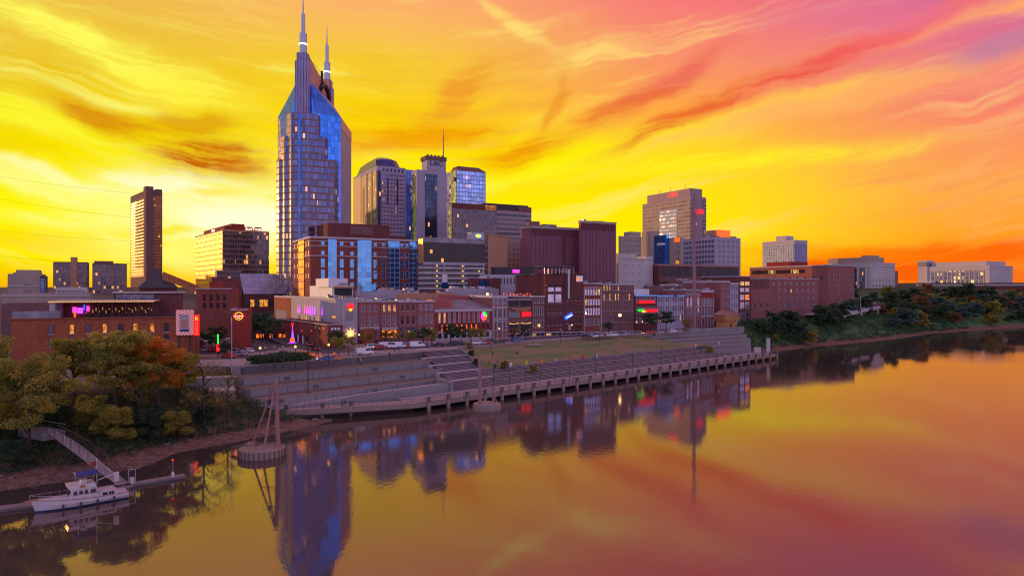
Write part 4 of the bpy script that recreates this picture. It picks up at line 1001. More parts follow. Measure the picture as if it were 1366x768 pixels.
# purple windowless block in two volumes
pp = B('purple_windowless_building', 'huge purple windowless building with pleated panels, shorter of its two volumes', 694, 708, 776, 301, 400, 'purple', z0=12, depth=40)
pp2 = B('purple_windowless_building', 'huge purple windowless building with pleated panels, squarer volume beside the beige block', 772, 775, 822, 294, 404, 'purple', z0=12, depth=30)
for q, n_ in ((pp, 14), (pp2, 10)):
    b_ = MB()
    for k in range(n_): b_.box((k + .3) * q.La / n_, (k + .42) * q.La / n_, -.3, .03, 2, q.H - 4)
    b_.build('pleat', M['purple'], q.root); q.cornice(q.H - 1.4, 1.4, 'beige', .35, 'parapet_band')
    b_ = MB()
    for k in range(int(q.La / 1.1)): b_.box(k * 1.1 + .3, k * 1.1 + .75, -.25, .03, q.H - 5.4, q.H - 1.5)
    b_.build('louvre', M['brick_dark'], q.root)
pp.box('f', pp.La * .62, pp.La * .66, 5, pp.H - 5, 'brick_dark', 'stair_slot', .2)
for k in range(5): pp.box('f', pp.La * .62, pp.La * .66, 7 + k * 5.5, 9.6 + k * 5.5, 'trim', 'slot_panel', .26)
MB().box(3, pp.La * .22, 3, 10, pp.H - .6, pp.H + 3).build('penthouse', M['purple'], pp.root)
MB().box(pp.La * .3, pp.La * .55, 3, 10, pp.H - .6, pp.H + 1.6).build('penthouse', M['purple'], pp.root); pp.units(5, 6); pp2.units(3, 7)
# blocks between the purple one and the bank tower
bb = B('tan_brick_block', 'small tan brick block with square windows behind the blank beige wall', 825, 828, 856, 315, 520, 'beige', z0=18, depth=14, cap=.5)
bb.wins('f', 8, 1, bb.La - 1, [bb.H - 4 - 3.6 * k for k in range(5)], 1.1, 1.5, 'g_dark', 'beige', mun=0, sill=False)
MB().box(bb.La * .5, bb.La, 1, 9, bb.H - .6, bb.H + 4).build('penthouse', M['beige'], bb.root)
bc = B('blank_beige_building', 'blank beige building with three rows of tiny vents and stepped roof', 822, 825, 871, 344, 420, 'pale', z0=15, depth=16, cap=.6, capm='pale')
bc.wins('f', 3, 3, bc.La * .7, [bc.H - 5 - 5 * k for k in range(4)], .7, .9, 'g_dark', 'beige', mun=0, sill=False)
MB().box(bc.La * .02, bc.La * .55, 1, 9, bc.H - .6, bc.H + 2.8).build('penthouse', M['pale'], bc.root); MB().box(bc.La * .8, bc.La, .2, 9, bc.H - .6, bc.H + 1.6).build('penthouse', M['pale'], bc.root)
ub = B('bank_tower', 'tall pink stone bank tower with dark window grid and red rooftop signs', 857, 922, 942, 262, 690, 'pink_stone', z0=22, cat='skyscraper')
M['c_bank'] = curtain('bank_windows', (.10, .11, .18), (.40, .25, .24), 3.0, 3.9, lit=.02, mw=.4, mh=1.5, metal=.0, tone=(.3, 1.5), rough=.55)
ub.box('s', 1, ub.Lb - 1, 3, ub.H - 2.2, M['c_bank'], 'side_glazing', .3); ub.box('f', 1, ub.La * .34, 3, ub.H - 2.2, M['c_bank'], 'front_glazing', .3); ub.box('f', ub.La * .78, ub.La - .3, 3, ub.H - 2.2, M['c_bank'], 'front_glazing', .3)
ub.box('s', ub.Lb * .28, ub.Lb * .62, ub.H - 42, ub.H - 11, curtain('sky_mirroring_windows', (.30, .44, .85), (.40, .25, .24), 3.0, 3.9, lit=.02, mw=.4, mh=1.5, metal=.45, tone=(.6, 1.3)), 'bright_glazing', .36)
MB().box(ub.La * .02, ub.La * .82, 2, ub.Lb * .9, ub.H - .6, ub.H + 8.6).build('penthouse', M['pink_stone'], ub.root)
text(ub, 'UBS', 7, 'neon_red', ub.root, (ub.La * .02 - .1, ub.Lb * .36, ub.H + 4.8), -math.pi / 2, xs=1.3, ext=.15)
text(ub, 'UBS', 7, 'neon_red', ub.root, (ub.La * .56, -.2, ub.H - 15), 0, xs=1.0, ext=.15)
for q in (.2, .5, .72): MB().bar((ub.La * .3, ub.Lb * q, ub.H + 8.6), (ub.La * .3, ub.Lb * q, ub.H + 14), .3).build('aerial', M['dark_metal'], ub.root)
# mid block with blue glass, pale windows and orange penthouse
ab = B('pale_office_building', 'pale blue lit office block with a regular grid of dark windows and orange penthouse', 905, 954, 988, 316, 560, 'lilac', z0=20)
zr = [ab.H - 4.4 - 4.2 * k for k in range(7)]
ab.wins('s', 11, 1, ab.Lb - 2, zr, 2.6, 2.2, 'g_dark', 'lilac', mun=2, sill=False, lit=.0); ab.wins('f', 5, 2, ab.La - 1, zr, 2.1, 2.2, 'g_dark', 'beige', mun=0, sill=False)
MB().box(ab.La * .1, ab.La * .7, 4, 14, ab.H - .6, ab.H + 6).build('penthouse', M['tan'], ab.root); MB().box(ab.La * .2, ab.La * .72, 3.5, 3.98, ab.H + .5, ab.H + 6.4).build('red_light_panel', M['neon_orange'], ab.root)  # glowing panel added for the red light on the penthouse
ab.units(6, 9, big=2)
ac_ = B('blue_glass_wing', 'narrow bright blue glass wing with a small pale sign', 872, 889, 893, 313, 540, 'g_blue', z0=20, cap=None)
ac_.box('s', 1, ac_.Lb - 1, 1, ac_.H - 1, M['c_towerblue'], 'side_glazing', .2); ac_.box('s', ac_.Lb * .1, ac_.Lb * .7, ac_.H - 8, ac_.H - 6.2, 'white_paint', 'sign_panel', .5)
ad = B('beige_stone_slab', 'beige windowless stone slab between blue glass wing and pale office block', 886, 908, 912, 316, 530, 'beige', z0=20)
ad.wins('s', 1, 1, 4, [ad.H - 8 - 5 * k for k in range(5)], 1.2, 1.6, 'g_dark', 'beige', mun=0, sill=False); ad.box('s', 1, ad.Lb * .35, ad.H - 3.6, ad.H - .6, 'neon_orange', 'sign_panel', .4); ad.box('s', 2, 5, ad.H - 21, ad.H - 18.4, 'lit_amber', 'lit_window', .4)
ae = B('grey_stone_slab', 'grey beige stone slab at the foot of the bank tower', 856, 868, 880, 308, 600, 'beige', z0=20)
# low decks and brick mass behind the row
de = B('open_deck_building', 'wide low brown building with an open colonnaded upper deck', 868, 878, 986, 352, 430, 'brick_dark', z0=12, depth=25, cap=1.2, capm='rust')
de.box('f', 1, de.La - 1, de.H - 8, de.H - 2, 'roof_dark', 'open_deck', .1)
for k in range(12): de.box('f', 1 + k * (de.La - 3) / 11, 1.7 + k * (de.La - 3) / 11, de.H - 8, de.H - 2, 'brick_brown', 'column', .4)
de.box('f', .5, de.La - .5, de.H - 11, de.H - 8, 'brick_brown', 'parapet_band', .5)
df = B('brown_brick_hall', 'big plain brown brick wall rising behind the row of shops', 893, 900, 961, 374, 375, 'brick_brown', z0=9, depth=20)
df.wins('f', 7, df.La * .4, df.La - 1, [df.H - 5.5], .9, 1.8, 'g_dark', 'brick_brown', arch=1, mun=0); df.units(5, 12)
dh = B('rooftop_store_building', 'low building with blue grey roof and rooftop plant behind the neon sign block', 858, 863, 915, 381, 345, 'brick_brown', z0=9, depth=18, roof='roof_grey'); dh.units(8, 13)
# hotel, courthouses and library on the hill
h2 = B('hilltop_hotel', 'pale ribbed hotel slab with a small roof block above the red brick offices', 1017, 1060, 1077, 320, 820, 'pale', z0=30, cat='hotel', cap=2.2)
h2.box('s', 1, h2.Lb - 1, 1, h2.H - 4, curtain('ribbed_hotel', (.22, .28, .5), (.55, .48, .5), 3.6, 3.5, lit=.0, mw=1.5, mh=.5, metal=.7), 'side_glazing', .4); h2.box('f', 1, h2.La - 1, 1, h2.H - 4, M['c_fin'], 'front_glazing', .4)
MB().box(h2.La * .1, h2.La * .7, h2.Lb * .3, h2.Lb * .6, h2.H - .6, h2.H + 6).build('penthouse', M['pale'], h2.root)
r1 = B('red_brick_offices', 'long stepped red brick office building with terrace openings below the hilltop hotel', 1000, 1104, 1140, 353, 560, 'brick_rose', z0=20, cap=.8)
r1.wins('s', 9, r1.Lb * .28, r1.Lb - 4, [r1.H - 6.5], 8, 3.2, 'g_black', 'brick_red', mun=2, sill=False, lit={(0, 1), (0, 5)}, litm='lit_warm'); r1.wins('s', 9, r1.Lb * .02, r1.Lb * .9, [r1.H - 12.5], 2.2, 2.8, 'g_dark', 'brick_rose', mun=1, sill=False)
r1.wins('f', 8, 1, r1.La - 1, [r1.H - 9 - 4.5 * k for k in range(4)], 1.4, 2.4, 'g_dark', 'brick_rose', mun=0, sill=False)
MB().box(r1.La * .1, r1.La * .8, r1.Lb * .5, r1.Lb * .8, r1.H - .6, r1.H + 4).build('penthouse', M['brick_crimson'], r1.root)
r2 = B('brown_brick_warehouse', 'old brown brick warehouse with many small windows and two lit ones', 985, 1026, 1092, 371, 450, 'brick_rose', z0=13, cap=.5, depth=40)
r2.wins('f', 8, 1, r2.La - 2, [r2.H - 4.5 - 5 * k for k in range(4)], 1.3, 2.3, 'g_dark', 'trim', mun=1, lit={(1, 3)}); r2.wins('s', 4, 1, r2.Lb - 1, [r2.H - 4.5 - 5 * k for k in range(3)], 1.6, 2.3, 'g_dark', 'trim', mun=1, lit={(1, 1), (1, 2)}, litm='lit_amber'); r2.units(6, 16)
r3 = B('rose_brick_block', 'rose brick block at the foot of the hill behind the dark trees', 996, 1002, 1036, 385, 400, 'brick_rose', z0=12, depth=20); r3.wins('f', 4, 1, r3.La - 1, [r3.H - 6, r3.H - 11], 1.2, 2, 'g_dark', 'brick_rose', mun=1)
def court(name, label, pxl, pxc, pxr, ytop, Yc, z0, ncol, face, ext):
    b = B(name, label, pxl, pxc, pxr, ytop, Yc, 'pale', z0=z0, cap=1.4, cat='courthouse', depth=60); b.cornice(b.H - 4.6, .6, 'trim', .5, 'string_course'); return b
c1_ = court('courthouse', 'pale stone courthouse with a colonnade of tall dark bays on the hill', 1100, 1162, 1194, 350, 800, 26, 4, 's', 0)
L = c1_.Lb
for k in range(5): c1_.box('s', L * (.12 + .17 * k), L * (.22 + .17 * k), 4, c1_.H - 6, M['c_black'], 'colonnade_bay', .3)
for k in range(6): 
    MB().lathe([(1.7, 3), (1.5, 5), (1.4, c1_.H - 7), (1.9, c1_.H - 6)], 10, -1.2, L * (.085 + .17 * k)).build('column', M['pale'], c1_.root)
c1_.wins('f', 7, 1, c1_.La - 1, [5, 11], 2, 3.6, 'g_dark', 'pale', mun=0, sill=False)
MB().box(3, c1_.La * .7, 5, L * .96, c1_.H - .6, c1_.H + 6.5).build('attic_storey', M['beige'], c1_.root); MB().box(c1_.La * .2, c1_.La * .6, 8, L * .3, c1_.H + 6.5, c1_.H + 9).build('attic_storey', M['beige'], c1_.root)
MB().box(c1_.La, c1_.La + 14, 5, 30, 0, c1_.H - 9).build('brick_wing', M['brick_rose'], c1_.root)
c2_ = court('courthouse', 'long pale courthouse with a grid of lit bays and a square tower at one end', 1238, 1320, 1351, 354, 900, 30, 12, 's', 0)
# this one faces the river squarely
L = c2_.Lb
bayg = curtain('court_bay_glass', (.12, .16, .34), (.34, .26, .22), 3.2, 5.2, lit=.22, litc=(1, .62, .08), ls=1.8, mw=.3, mh=1.6, metal=.5)
for k in range(12): c2_.box('s', L * (.10 + .072 * k), L * (.135 + .072 * k), 2, c2_.H - 6.5, bayg, 'window_bay', .3); 
for k in range(13): c2_.box('s', L * (.082 + .072 * k), L * (.096 + .072 * k), 2, c2_.H - 6, 'trim', 'pier', .7)
MB().box(4, c2_.La * .9, 6, L * .97, c2_.H - .6, c2_.H + 6).build('attic_storey', M['pale'], c2_.root)
MB().box(-2, 16, L + .1, L + 13, 0, c2_.H + 9.5).build('square_tower', M['pale'], c2_.root)
MB().box(-2.3, 16.3, L, L + 13.3, c2_.H + 1, c2_.H + 7).build('tower_band', M['concrete'], c2_.root)
MB().lathe([(6, 0), (6, 7), (5.5, 8), (.5, 11)], 14, -6, L * .9).build('entrance_pavilion', M['trim'], c2_.root)
# ------------------------------------------------------------------ river-front row
def rowb(name, label, pa, pb, ytop, wall, pxl=None, z0=9.95, **k):
    Y, th = rowY(pa + .1); Y2, th2 = rowY(pb - .1)
    p0, p1 = XY(pa, Y), XY(pb, Y2); th = math.atan2(p1.y - p0.y, p1.x - p0.x)
    k.setdefault('depth', 24)
    return B(name, label, pxl if pxl else pa, pa, pb, ytop, Y, wall, th=th, z0=z0, cat=k.pop('cat', 'building'), **k)
def floors(b, spec, u0=.06, u1=.94, **kw):
    """spec: (sill py, head py, cols, width share, arch, glass, lit set, lit material)"""
    for r_ in spec:
        ys, yh, cols, wf, arch = r_[:5]; gl = r_[5] if len(r_) > 5 else 'g_dark'; lit = {(0, c) for c in r_[6]} if len(r_) > 6 else None; lm_ = r_[7] if len(r_) > 7 else 'lit_warm'
        a, c = b.La * u0, b.La * u1
        b.wins('f', cols, a, c, [b.z(ys)], (c - a) / cols * wf, b.z(yh) - b.z(ys), gl, kw.get('fr', 'trim'), arch, kw.get('mun', 2), lit, lm_, sill=kw.get('sill', True))
def shopfront(b, ytop=452, mt='painted', glass_='g_dark', n=3, awn=None, lit=()):
    zt_ = b.z(ytop); b.box('f', .1, b.La - .1, zt_, zt_ + .45, mt, 'shop_fascia', .4)
    for k in range(n):
        a = b.La * (.05 + .92 * k / n); c = b.La * (.05 + .92 * (k + .78) / n)
        b.box('f', a, c, .1, zt_ - .3, ('lit_warm' if k in lit else glass_), 'shop_window', .12); b.box('f', c, c + b.La * .03, 0, zt_, mt, 'shop_pier', .3)
def neon(b, u0, u1, z0, z1, core, glow, name, pr=.6, n=8, seed=1):
    r_ = random.Random(seed); b.box('f', u0, u1, z0, z1, glow, name, pr); m_ = MB(); w_ = (u1 - u0) / n; h_ = z1 - z0
    for k in range(n):
        x0 = u0 + w_ * (k + .18); x1 = u0 + w_ * (k + .82); y_ = -pr - .12
        for (a, c) in r_.sample([((x0, .15), (x0, .85)), ((x1, .15), (x1, .85)), ((x0, .85), (x1, .85)), ((x0, .5), (x1, .5)), ((x0, .15), (x1, .15)), ((x0, .15), (x1, .85))], 3):
            m_.bar((a[0], y_, z0 + h_ * a[1]), (c[0], y_, z0 + h_ * c[1]), .1, max(.12, h_ * .1))
    m_.build('neon_lettering', M[core], b.root)
M['glow_red'] = emis('red_sign_glow', (1, .01, .02), .55); M['glow_green'] = emis('green_sign_glow', (.02, 1, .05), .4)
# corner building: long side wall to the cross street, narrow river front
cb = rowb('corner_music_hall', 'grey painted corner building with purple uplights and a huge blank side wall', 456, 477, 398, 'painted', 366)
cb.cornice(cb.H - .5, .55, 'trim', .15)
cb.box('s', cb.y(388), cb.Lb - .1, .3, cb.H - .8, 'brick_orange', 'mural_wall', .08)
cb.box('s', cb.y(382.5), cb.y(368.5), 3, cb.H - 6.5, 'concrete', 'faded_mural', .12)
for px_ in (398.5, 401, 407.5, 410.5, 413, 415.5, 418, 421, 430.5):
    MB().add([(-.55, cb.y(px_) - .28, 9.6), (-.55, cb.y(px_) + .28, 9.6), (-.2, cb.y(px_) + .06, 13.2), (-.2, cb.y(px_) - .06, 13.2), (-.09, cb.y(px_) - .28, 9.6), (-.09, cb.y(px_) + .28, 9.6)], [(0, 1, 2, 3), (5, 4, 3, 2), (0, 3, 4), (1, 5, 2), (0, 4, 5, 1)]).build('uplight', M['neon_purple'] if px_ > 412 or px_ == 401 else M['neon_pink'], cb.root)
cb.wins('s', 7, cb.y(433), cb.y(397), [6.3], 1.9, 2.3, 'g_black', 'trim', mun=1, lit={(0, 1), (0, 4), (0, 5)}, litm='lit_amber', sill=False)
cb.box('s', cb.y(448), cb.y(444), cb.H - 7.2, cb.H - 6.6, 'lit_amber', 'wall_lamp', .3)
# river front of it: pilasters, round neon, star light
for u in (.03, .9): cb.box('f', cb.La * u, cb.La * (u + .07), 0, cb.H - 1, 'trim', 'pilaster', .3)
cb.box('f', cb.La * .3, cb.La * .72, 8.5, cb.H - 4.5, 'concrete', 'poster_panel', .15)
b_ = MB().ball((0, 0, 0), 1.25, 12); b_.build('neon_guitar_pick', M['neon_red'], cb.root, (cb.La * .52, -.6, cb.H - 2.8)).scale = (1.1, .3, .75)
MB().lathe([(.05, -1.1), (.75, 0)], 8).build('neon_guitar_pick', M['neon_yellow'], cb.root, (cb.La * .52, -.6, cb.H - 3.6)).scale = (1, .3, 1)
def starlight(par, loc, r_):
    b_ = MB(); b_.ball((0, 0, 0), r_ * .30, 8)
    for k in range(16):
        a = math.pi * 2 * k / 16; L_ = r_ * (1 if k % 2 == 0 else .62); d = Vector((math.cos(a), 0, math.sin(a))); p = Vector((-d.z, 0, d.x)) * r_ * .09
        b_.add([p - Vector((0, .06, 0)), -p - Vector((0, .06, 0)), d * L_, p + Vector((0, .06, 0)), -p + Vector((0, .06, 0))], [(0, 1, 2), (4, 3, 2), (0, 2, 3), (1, 4, 2)])
    return b_.build('star_light', M['lamp'], par, loc)
starlight(cb.root, (cb.La * .5, -.9, 3.9), 2.4)
MB().lathe([(2.9, 0), (2.9, .1)], 20).build('star_backing', M['lilac'], cb.root, (cb.La * .5, -.06, 3.9)).rotation_euler = (R(90), 0, 0)
cb.units(10, 21)
# white stage and tents on the roofs behind
ws = B('white_rooftop_venue', 'white blocky rooftop venue with stepped walls behind the grey corner building', 413, 443, 471, 381, 292, 'white_paint', z0=11, depth=22)
MB().box(-1, ws.La * .8, 2, ws.Lb * .6, ws.H - .6, ws.H + 3.2).build('upper_block', M['white_paint'], ws.root); ws.box('f', 1, ws.La - .5, ws.H - 4.4, ws.H - 1, 'black', 'stage_opening', .1); ws.box('f', .4, ws.La, ws.H - 1, ws.H - .2, 'tan', 'stage_canopy', 1.2); ws.units(6, 22)
wb = B('cluttered_roof_building', 'low building whose roof is crowded with ducts behind the first brick houses', 470, 475, 560, 387, 300, 'painted', z0=11, depth=20); wb.units(22, 23, mt=('metal', 'painted', 'white_paint', 'tan')); 
wb.box('f', wb.La * .1, wb.La * .3, wb.H - .5, wb.H + 2.4, 'g_blue', 'roof_screen', .1)
wc = B('striped_screen_building', 'low building with pink and orange striped roof screens', 528, 532, 606, 391, 285, 'tan', z0=11, depth=15); wc.units(26, 24, mt=('tan', 'painted', 'brick_crimson', 'white_paint'), big=.8)
# low brick annex in front of the music hall
an = B('low_brick_annex', 'low red brick annex with round vents under the grey music hall wall', 372, 437, 458, 432.5, 226, 'brick_red', th=R(35), z0=9.5, cap=.25)
an.wins('s', 3, 2, an.Lb * .25, [an.H - 1.9], .7, .7, 'lit_warm', 'trim', mun=0, sill=False); an.wins('f', 3, 1, an.La - 1, [an.H - 1.9], .7, .7, 'g_sky', 'trim', mun=0, sill=False)
an.box('s', an.Lb * .35, an.Lb * .7, .3, 3.4, 'black', 'dark_porch', .8)
for k in range(3): an.box('s', an.Lb * (.4 + .1 * k), an.Lb * (.42 + .1 * k), 0, 3.4, 'white_paint', 'porch_post', 1.0)
# the row itself
r_a = rowb('brick_rowhouse', 'rose brick rowhouse with white balcony canopy next to the grey corner building', 478, 507, 401, 'brick_rose', cap=.5)
floors(r_a, [(415.5, 408, 3, .42, 0, 'g_black'), (433.5, 422, 3, .38, 2, 'g_black'), (452, 440, 3, .42, 0, 'g_black')], fr='trim', mun=3); r_a.box('f', .6, r_a.La - .6, r_a.z(440), r_a.z(436), 'concrete_lt', 'balcony', .9)
MB().box(1.2, 5.2, -2.4, -.05, .05, 5.5).build('brick_porch', M['brick_orange'], r_a.root)
r_b = rowb('brick_rowhouse', 'brick rowhouse with three glowing orange arched windows at the top', 507.5, 531, 401, 'brick_rose', cap=.5)
floors(r_b, [(415.5, 406.5, 3, .46, 1, 'g_black', (0, 1, 2), 'lit_amber'), (433, 421, 3, .42, 2, 'g_black')], mun=2); floors(r_b, [(450.5, 440, 4, .85, 0, 'g_black', (0, 1, 2, 3), 'lit_orange')], mun=1, fr='brick_dark'); r_b.box('f', .4, r_b.La - .4, r_b.z(439.5), r_b.z(436.5), 'painted', 'balcony', .8)
r_c = rowb('brick_rowhouse', 'rose brick rowhouse with tall dark arched windows and teal loft glazing', 531.5, 556, 401.5, 'brick_rose', cap=.5)
floors(r_c, [(414.5, 406.5, 3, .42, 1, 'g_black'), (432.5, 421, 3, .42, 1, 'g_black')], mun=1, fr='brick_dark'); r_c.box('f', r_c.La * .12, r_c.La * .27, r_c.z(450), r_c.z(437), 'g_dark', 'loft_window', .15); r_c.box('f', r_c.La * .45, r_c.La * .92, r_c.z(450), r_c.z(437), 'g_dark', 'loft_window', .15)
r_d = rowb('brick_rowhouse', 'rose brick rowhouse with pale sashes and low arches at street level', 556.5, 580, 401, 'brick_rose', cap=.6)
floors(r_d, [(413.5, 406, 3, .42, 0, 'g_dark'), (431, 420, 3, .40, 2, 'g_dark'), (447.5, 437, 3, .42, 2, 'g_sky')], mun=2)
for q in (r_a, r_b, r_c, r_d): shopfront(q, 455, 'brick_brown', 'g_black', 3)
r_e = rowb('crimson_saloon', 'wide crimson saloon with grey metal roof, red uplit piers and round neon sign', 580.5, 656, 413, 'brick_crimson', cap=.9)
floors(r_e, [(430.5, 417.5, 11, .40, 0, 'g_dark', (0, 1), 'lit_warm')], .03, .97, mun=3); floors(r_e, [(443, 432.5, 11, .52, 0, 'g_black')], .03, .97, mun=1, fr='brick_dark')
for k in range(1, 9): r_e.box('f', r_e.La * (.03 + .94 * k / 11) - .18, r_e.La * (.03 + .94 * k / 11) + .18, r_e.z(442.5), r_e.z(434), 'neon_orange', 'uplit_pier', .2)
r_e.box('f', .05, r_e.La - .05, r_e.z(444.6), r_e.z(443.2), 'trim', 'string_course', .3); r_e.box('f', .1, r_e.La - .1, 0, r_e.z(444.8), 'pale', 'stone_base', .15)
for k in range(9): r_e.put(win_mesh(1.9, 3.0, 1, 'trim', 'g_black', 0, False), 'f', r_e.La * (.07 + .105 * k), .6, 'arched_doorway', .2)
hz = r_e.H
MB().add([(.2, .2, hz), (r_e.La - .2, .2, hz), (r_e.La - .2, 18, hz + 3.4), (.2, 18, hz + 3.0), (.2, 18, hz), (r_e.La - .2, 18, hz)], [(0, 1, 2, 3), (3, 2, 5, 4), (0, 3, 4), (1, 5, 2)]).build('metal_roof', M['roof_grey'], r_e.root)
MB().box(.3, r_e.La * .34, 3, 9, hz, hz + 3.8).build('red_roof_block', M['red_metal'], r_e.root)
MB().prism([(r_e.La * .42, 18.2), (r_e.La * .42, 18.8), (r_e.La - .2, 18.8), (r_e.La - .2, 18.2)], hz, [hz + 5.6, hz + 5.6, hz + 4.9, hz + 4.9]).build('red_party_wall', M['red_metal'], r_e.root)
ns = MB(); 
for k, (mt, a0) in enumerate((('neon_green', 0), ('neon_pink', 120), ('neon_orange', 240))):
    b_ = MB(); c_ = [(math.cos(R(a0 + q * 15)), -.0, math.sin(R(a0 + q * 15))) for q in range(9)]; pts = [(0, 0, 0)] + c_
    n = len(pts); b_.add([(p[0], -.2, p[2]) for p in pts] + [(p[0], .1, p[2]) for p in pts], [tuple(range(n)), tuple(range(n, 2 * n))[::-1]] + [(i, n + i, n + (i + 1) % n, (i + 1) % n) for i in range(n)])
    o_ = b_.build('round_neon_sign', M[mt], r_e.root, (r_e.La * .845, -.5, r_e.z(423))); o_.scale = (1.35, 1, 1.75)
r_f = rowb('ornate_rowhouse', 'narrow red brick rowhouse with ornate white arched window hoods', 656.5, 677, 394, 'brick_rose', cap=1.0)
floors(r_f, [(405.5, 399, 3, .5, 1, 'g_dark'), (423.5, 412.5, 3, .46, 1, 'g_black'), (440.5, 430, 3, .46, 1, 'g_black')], mun=1)
for py in (409.5, 426): r_f.box('f', .05, r_f.La - .05, r_f.z(py + .8), r_f.z(py - .6), 'trim', 'string_course', .35)
for py0 in (399, 412.5, 430):
    for k in range(3):
        hood = MB(); ww = r_f.La * .88 / 3; c_ = [(.46 * ww * math.cos(math.pi * q / 8), -.12, .5 * ww * math.sin(math.pi * q / 8)) for q in range(9)]; hood.tube(c_, .2, 5); hood.build('window_hood', M['trim'], r_f.root, (r_f.La * .06 + ww * (k + .5), -.12, r_f.z(py0 + 1.6)))
for k in range(4): r_f.box('f', r_f.La * (.03 + .3 * k) - .02, r_f.La * (.07 + .3 * k), 0, r_f.H - 1.2, 'trim', 'pilaster', .22)
r_g = rowb('neon_bar_building', 'grey brick bar with open dark balconies, string lights and red neon sign', 677.5, 709, 399, 'brick_brown', cap=.4, capm='lilac')
r_g.box('f', .5, r_g.La * .45, r_g.z(408), r_g.z(401), 'black', 'balcony_opening', .1); r_g.box('f', r_g.La * .53, r_g.La - .5, r_g.z(408), r_g.z(401), 'black', 'balcony_opening', .1)
r_g.box('f', r_g.La * .15, r_g.La * .92, r_g.z(412.6), r_g.z(411), 'tan', 'sign_board', .6); r_g.box('f', r_g.La * .3, r_g.La * .8, r_g.z(414.9), r_g.z(413.4), 'tan', 'sign_board', .6)
neon(r_g, r_g.La * .56, r_g.La * .95, r_g.z(423), r_g.z(415.8), 'neon_red', 'glow_red', 'neon_sign', .5, 5, 3)
floors(r_g, [(423, 416.5, 4, .7, 0, 'g_dark')], .03, .5, mun=1, sill=False); r_g.box('f', .6, r_g.La * .42, r_g.z(438), r_g.z(430.5), 'black', 'balcony_opening', .12); r_g.box('f', r_g.La * .55, r_g.La - .6, r_g.z(438), r_g.z(430.5), 'black', 'balcony_opening', .12)
for a, c, py in ((.05, .42, 431.3), (.55, .95, 431.3)):
    b_ = MB()
    for k in range(9): b_.ball((r_g.La * (a + (c - a) * k / 8), -.3, r_g.z(py) - .25 * math.sin(math.pi * k / 8)), .16, 6)
    b_.build('string_light', M['lamp'], r_g.root)
b_ = MB()
for k in range(26): b_.ball((-1 + (r_g.La + 2) * k / 25, 1.5 + (k % 3), r_g.H + 1.8 + .5 * math.sin(k * .9)), .20, 6)
b_.tube([(-1 + (r_g.La + 2) * k / 25, 1.5 + (k % 3), r_g.H + 1.95 + .5 * math.sin(k * .9)) for k in range(26)], .03, 4); b_.build('string_light', M['neon_orange'], r_g.root)
for k in range(6): MB().bar((.4 + k * (r_g.La - .8) / 5, 1.2, r_g.H - .4), (.4 + k * (r_g.La - .8) / 5, 1.2, r_g.H + 2.4), .12).build('roof_post', M['dark_metal'], r_g.root)
r_h = rowb('stone_rowhouse', 'narrow dusky stone rowhouse with three rows of paired dark windows', 709.5, 727, 394.5, 'brick_brown', cap=.6)
floors(r_h, [(404, 399, 3, .5, 0, 'g_black'), (420.5, 410, 3, .5, 0, 'g_black'), (436.5, 426.5, 3, .5, 0, 'g_black')], mun=0); starlight(r_h.root, (r_h.La * .5, -.5, r_h.z(434)), .9)
r_i = rowb('brick_warehouse', 'dusky red brick warehouse with tall multi pane windows and blank top storey', 727.5, 752, 366, 'brick_dark', cap=.3, capm='brick_dark')
floors(r_i, [(388.5, 383, 2, .8, 0, 'g_sky'), (403, 392.5, 2, .8, 0, 'g_sky')], .1, .9, mun=3); floors(r_i, [(417.5, 408.5, 4, .6, 0, 'g_black'), (434, 425, 4, .55, 0, 'g_black')], mun=1, fr='brick_dark'); r_i.box('f', .1, r_i.La - .1, r_i.z(381.5), r_i.z(380), 'black', 'canopy', .9)
for py in (405, 420.5): r_i.box('f', .05, r_i.La - .05, r_i.z(py + 1.4), r_i.z(py - .8), 'brick_brown', 'string_course', .3)
r_j = rowb('brick_warehouse', 'tall dusky red brick warehouse with small blue neon sign and lit corner loft', 752.5, 778, 364, 'brick_dark', cap=.3, capm='brick_dark')
floors(r_j, [(401, 393, 4, .36, 2, 'g_black'), (416.5, 407.5, 4, .36, 2, 'g_black'), (432, 423, 4, .36, 2, 'g_black')], mun=0, fr='brick_dark'); r_j.box('f', r_j.La * .62, r_j.La * .96, r_j.z(375.5), r_j.z(367.5), 'g_sky', 'loft_window', .15); r_j.box('f', r_j.La * .64, r_j.La * .78, r_j.z(374.5), r_j.z(369.5), 'lit_orange', 'lit_pane', .22)
b_ = MB().bar((r_j.La * .02, -.6, r_j.z(424.5)), (r_j.La * .36, -.6, r_j.z(419)), 1.0, 1.3); b_.build('blue_neon_sign', M['neon_blue'], r_j.root)
for k, (a_, c_) in enumerate(((.04, .34), )): MB().bar((r_j.La * .05, -1.12, r_j.z(423.2)), (r_j.La * .33, -1.12, r_j.z(420.2)), .1, .3).build('neon_stroke', M['lamp_white'], r_j.root)
MB().box(r_j.La * .12, r_j.La * .2, -1.2, 4, r_j.H - 11, r_j.H + 1.5).build('steel_shaft', M['metal'], r_j.root)
cp = MB().box(-12, r_j.La * .35, -1.6, 12, r_j.H + 2.2, r_j.H + 2.9); cp.build('roof_canopy', M['roof_dark'], r_j.root)
for k in range(9): MB().bar((-11 + k * 1.9, -1.2, r_j.H - .5), (-11 + k * 1.9, -1.2, r_j.H + 2.2), .2).build('canopy_post', M['metal'], r_j.root)
r_k = rowb('red_brick_warehouse', 'bright red brick warehouse with white pilasters and rows of close set windows', 778.5, 802, 377.5, 'brick_red', cap=.4)
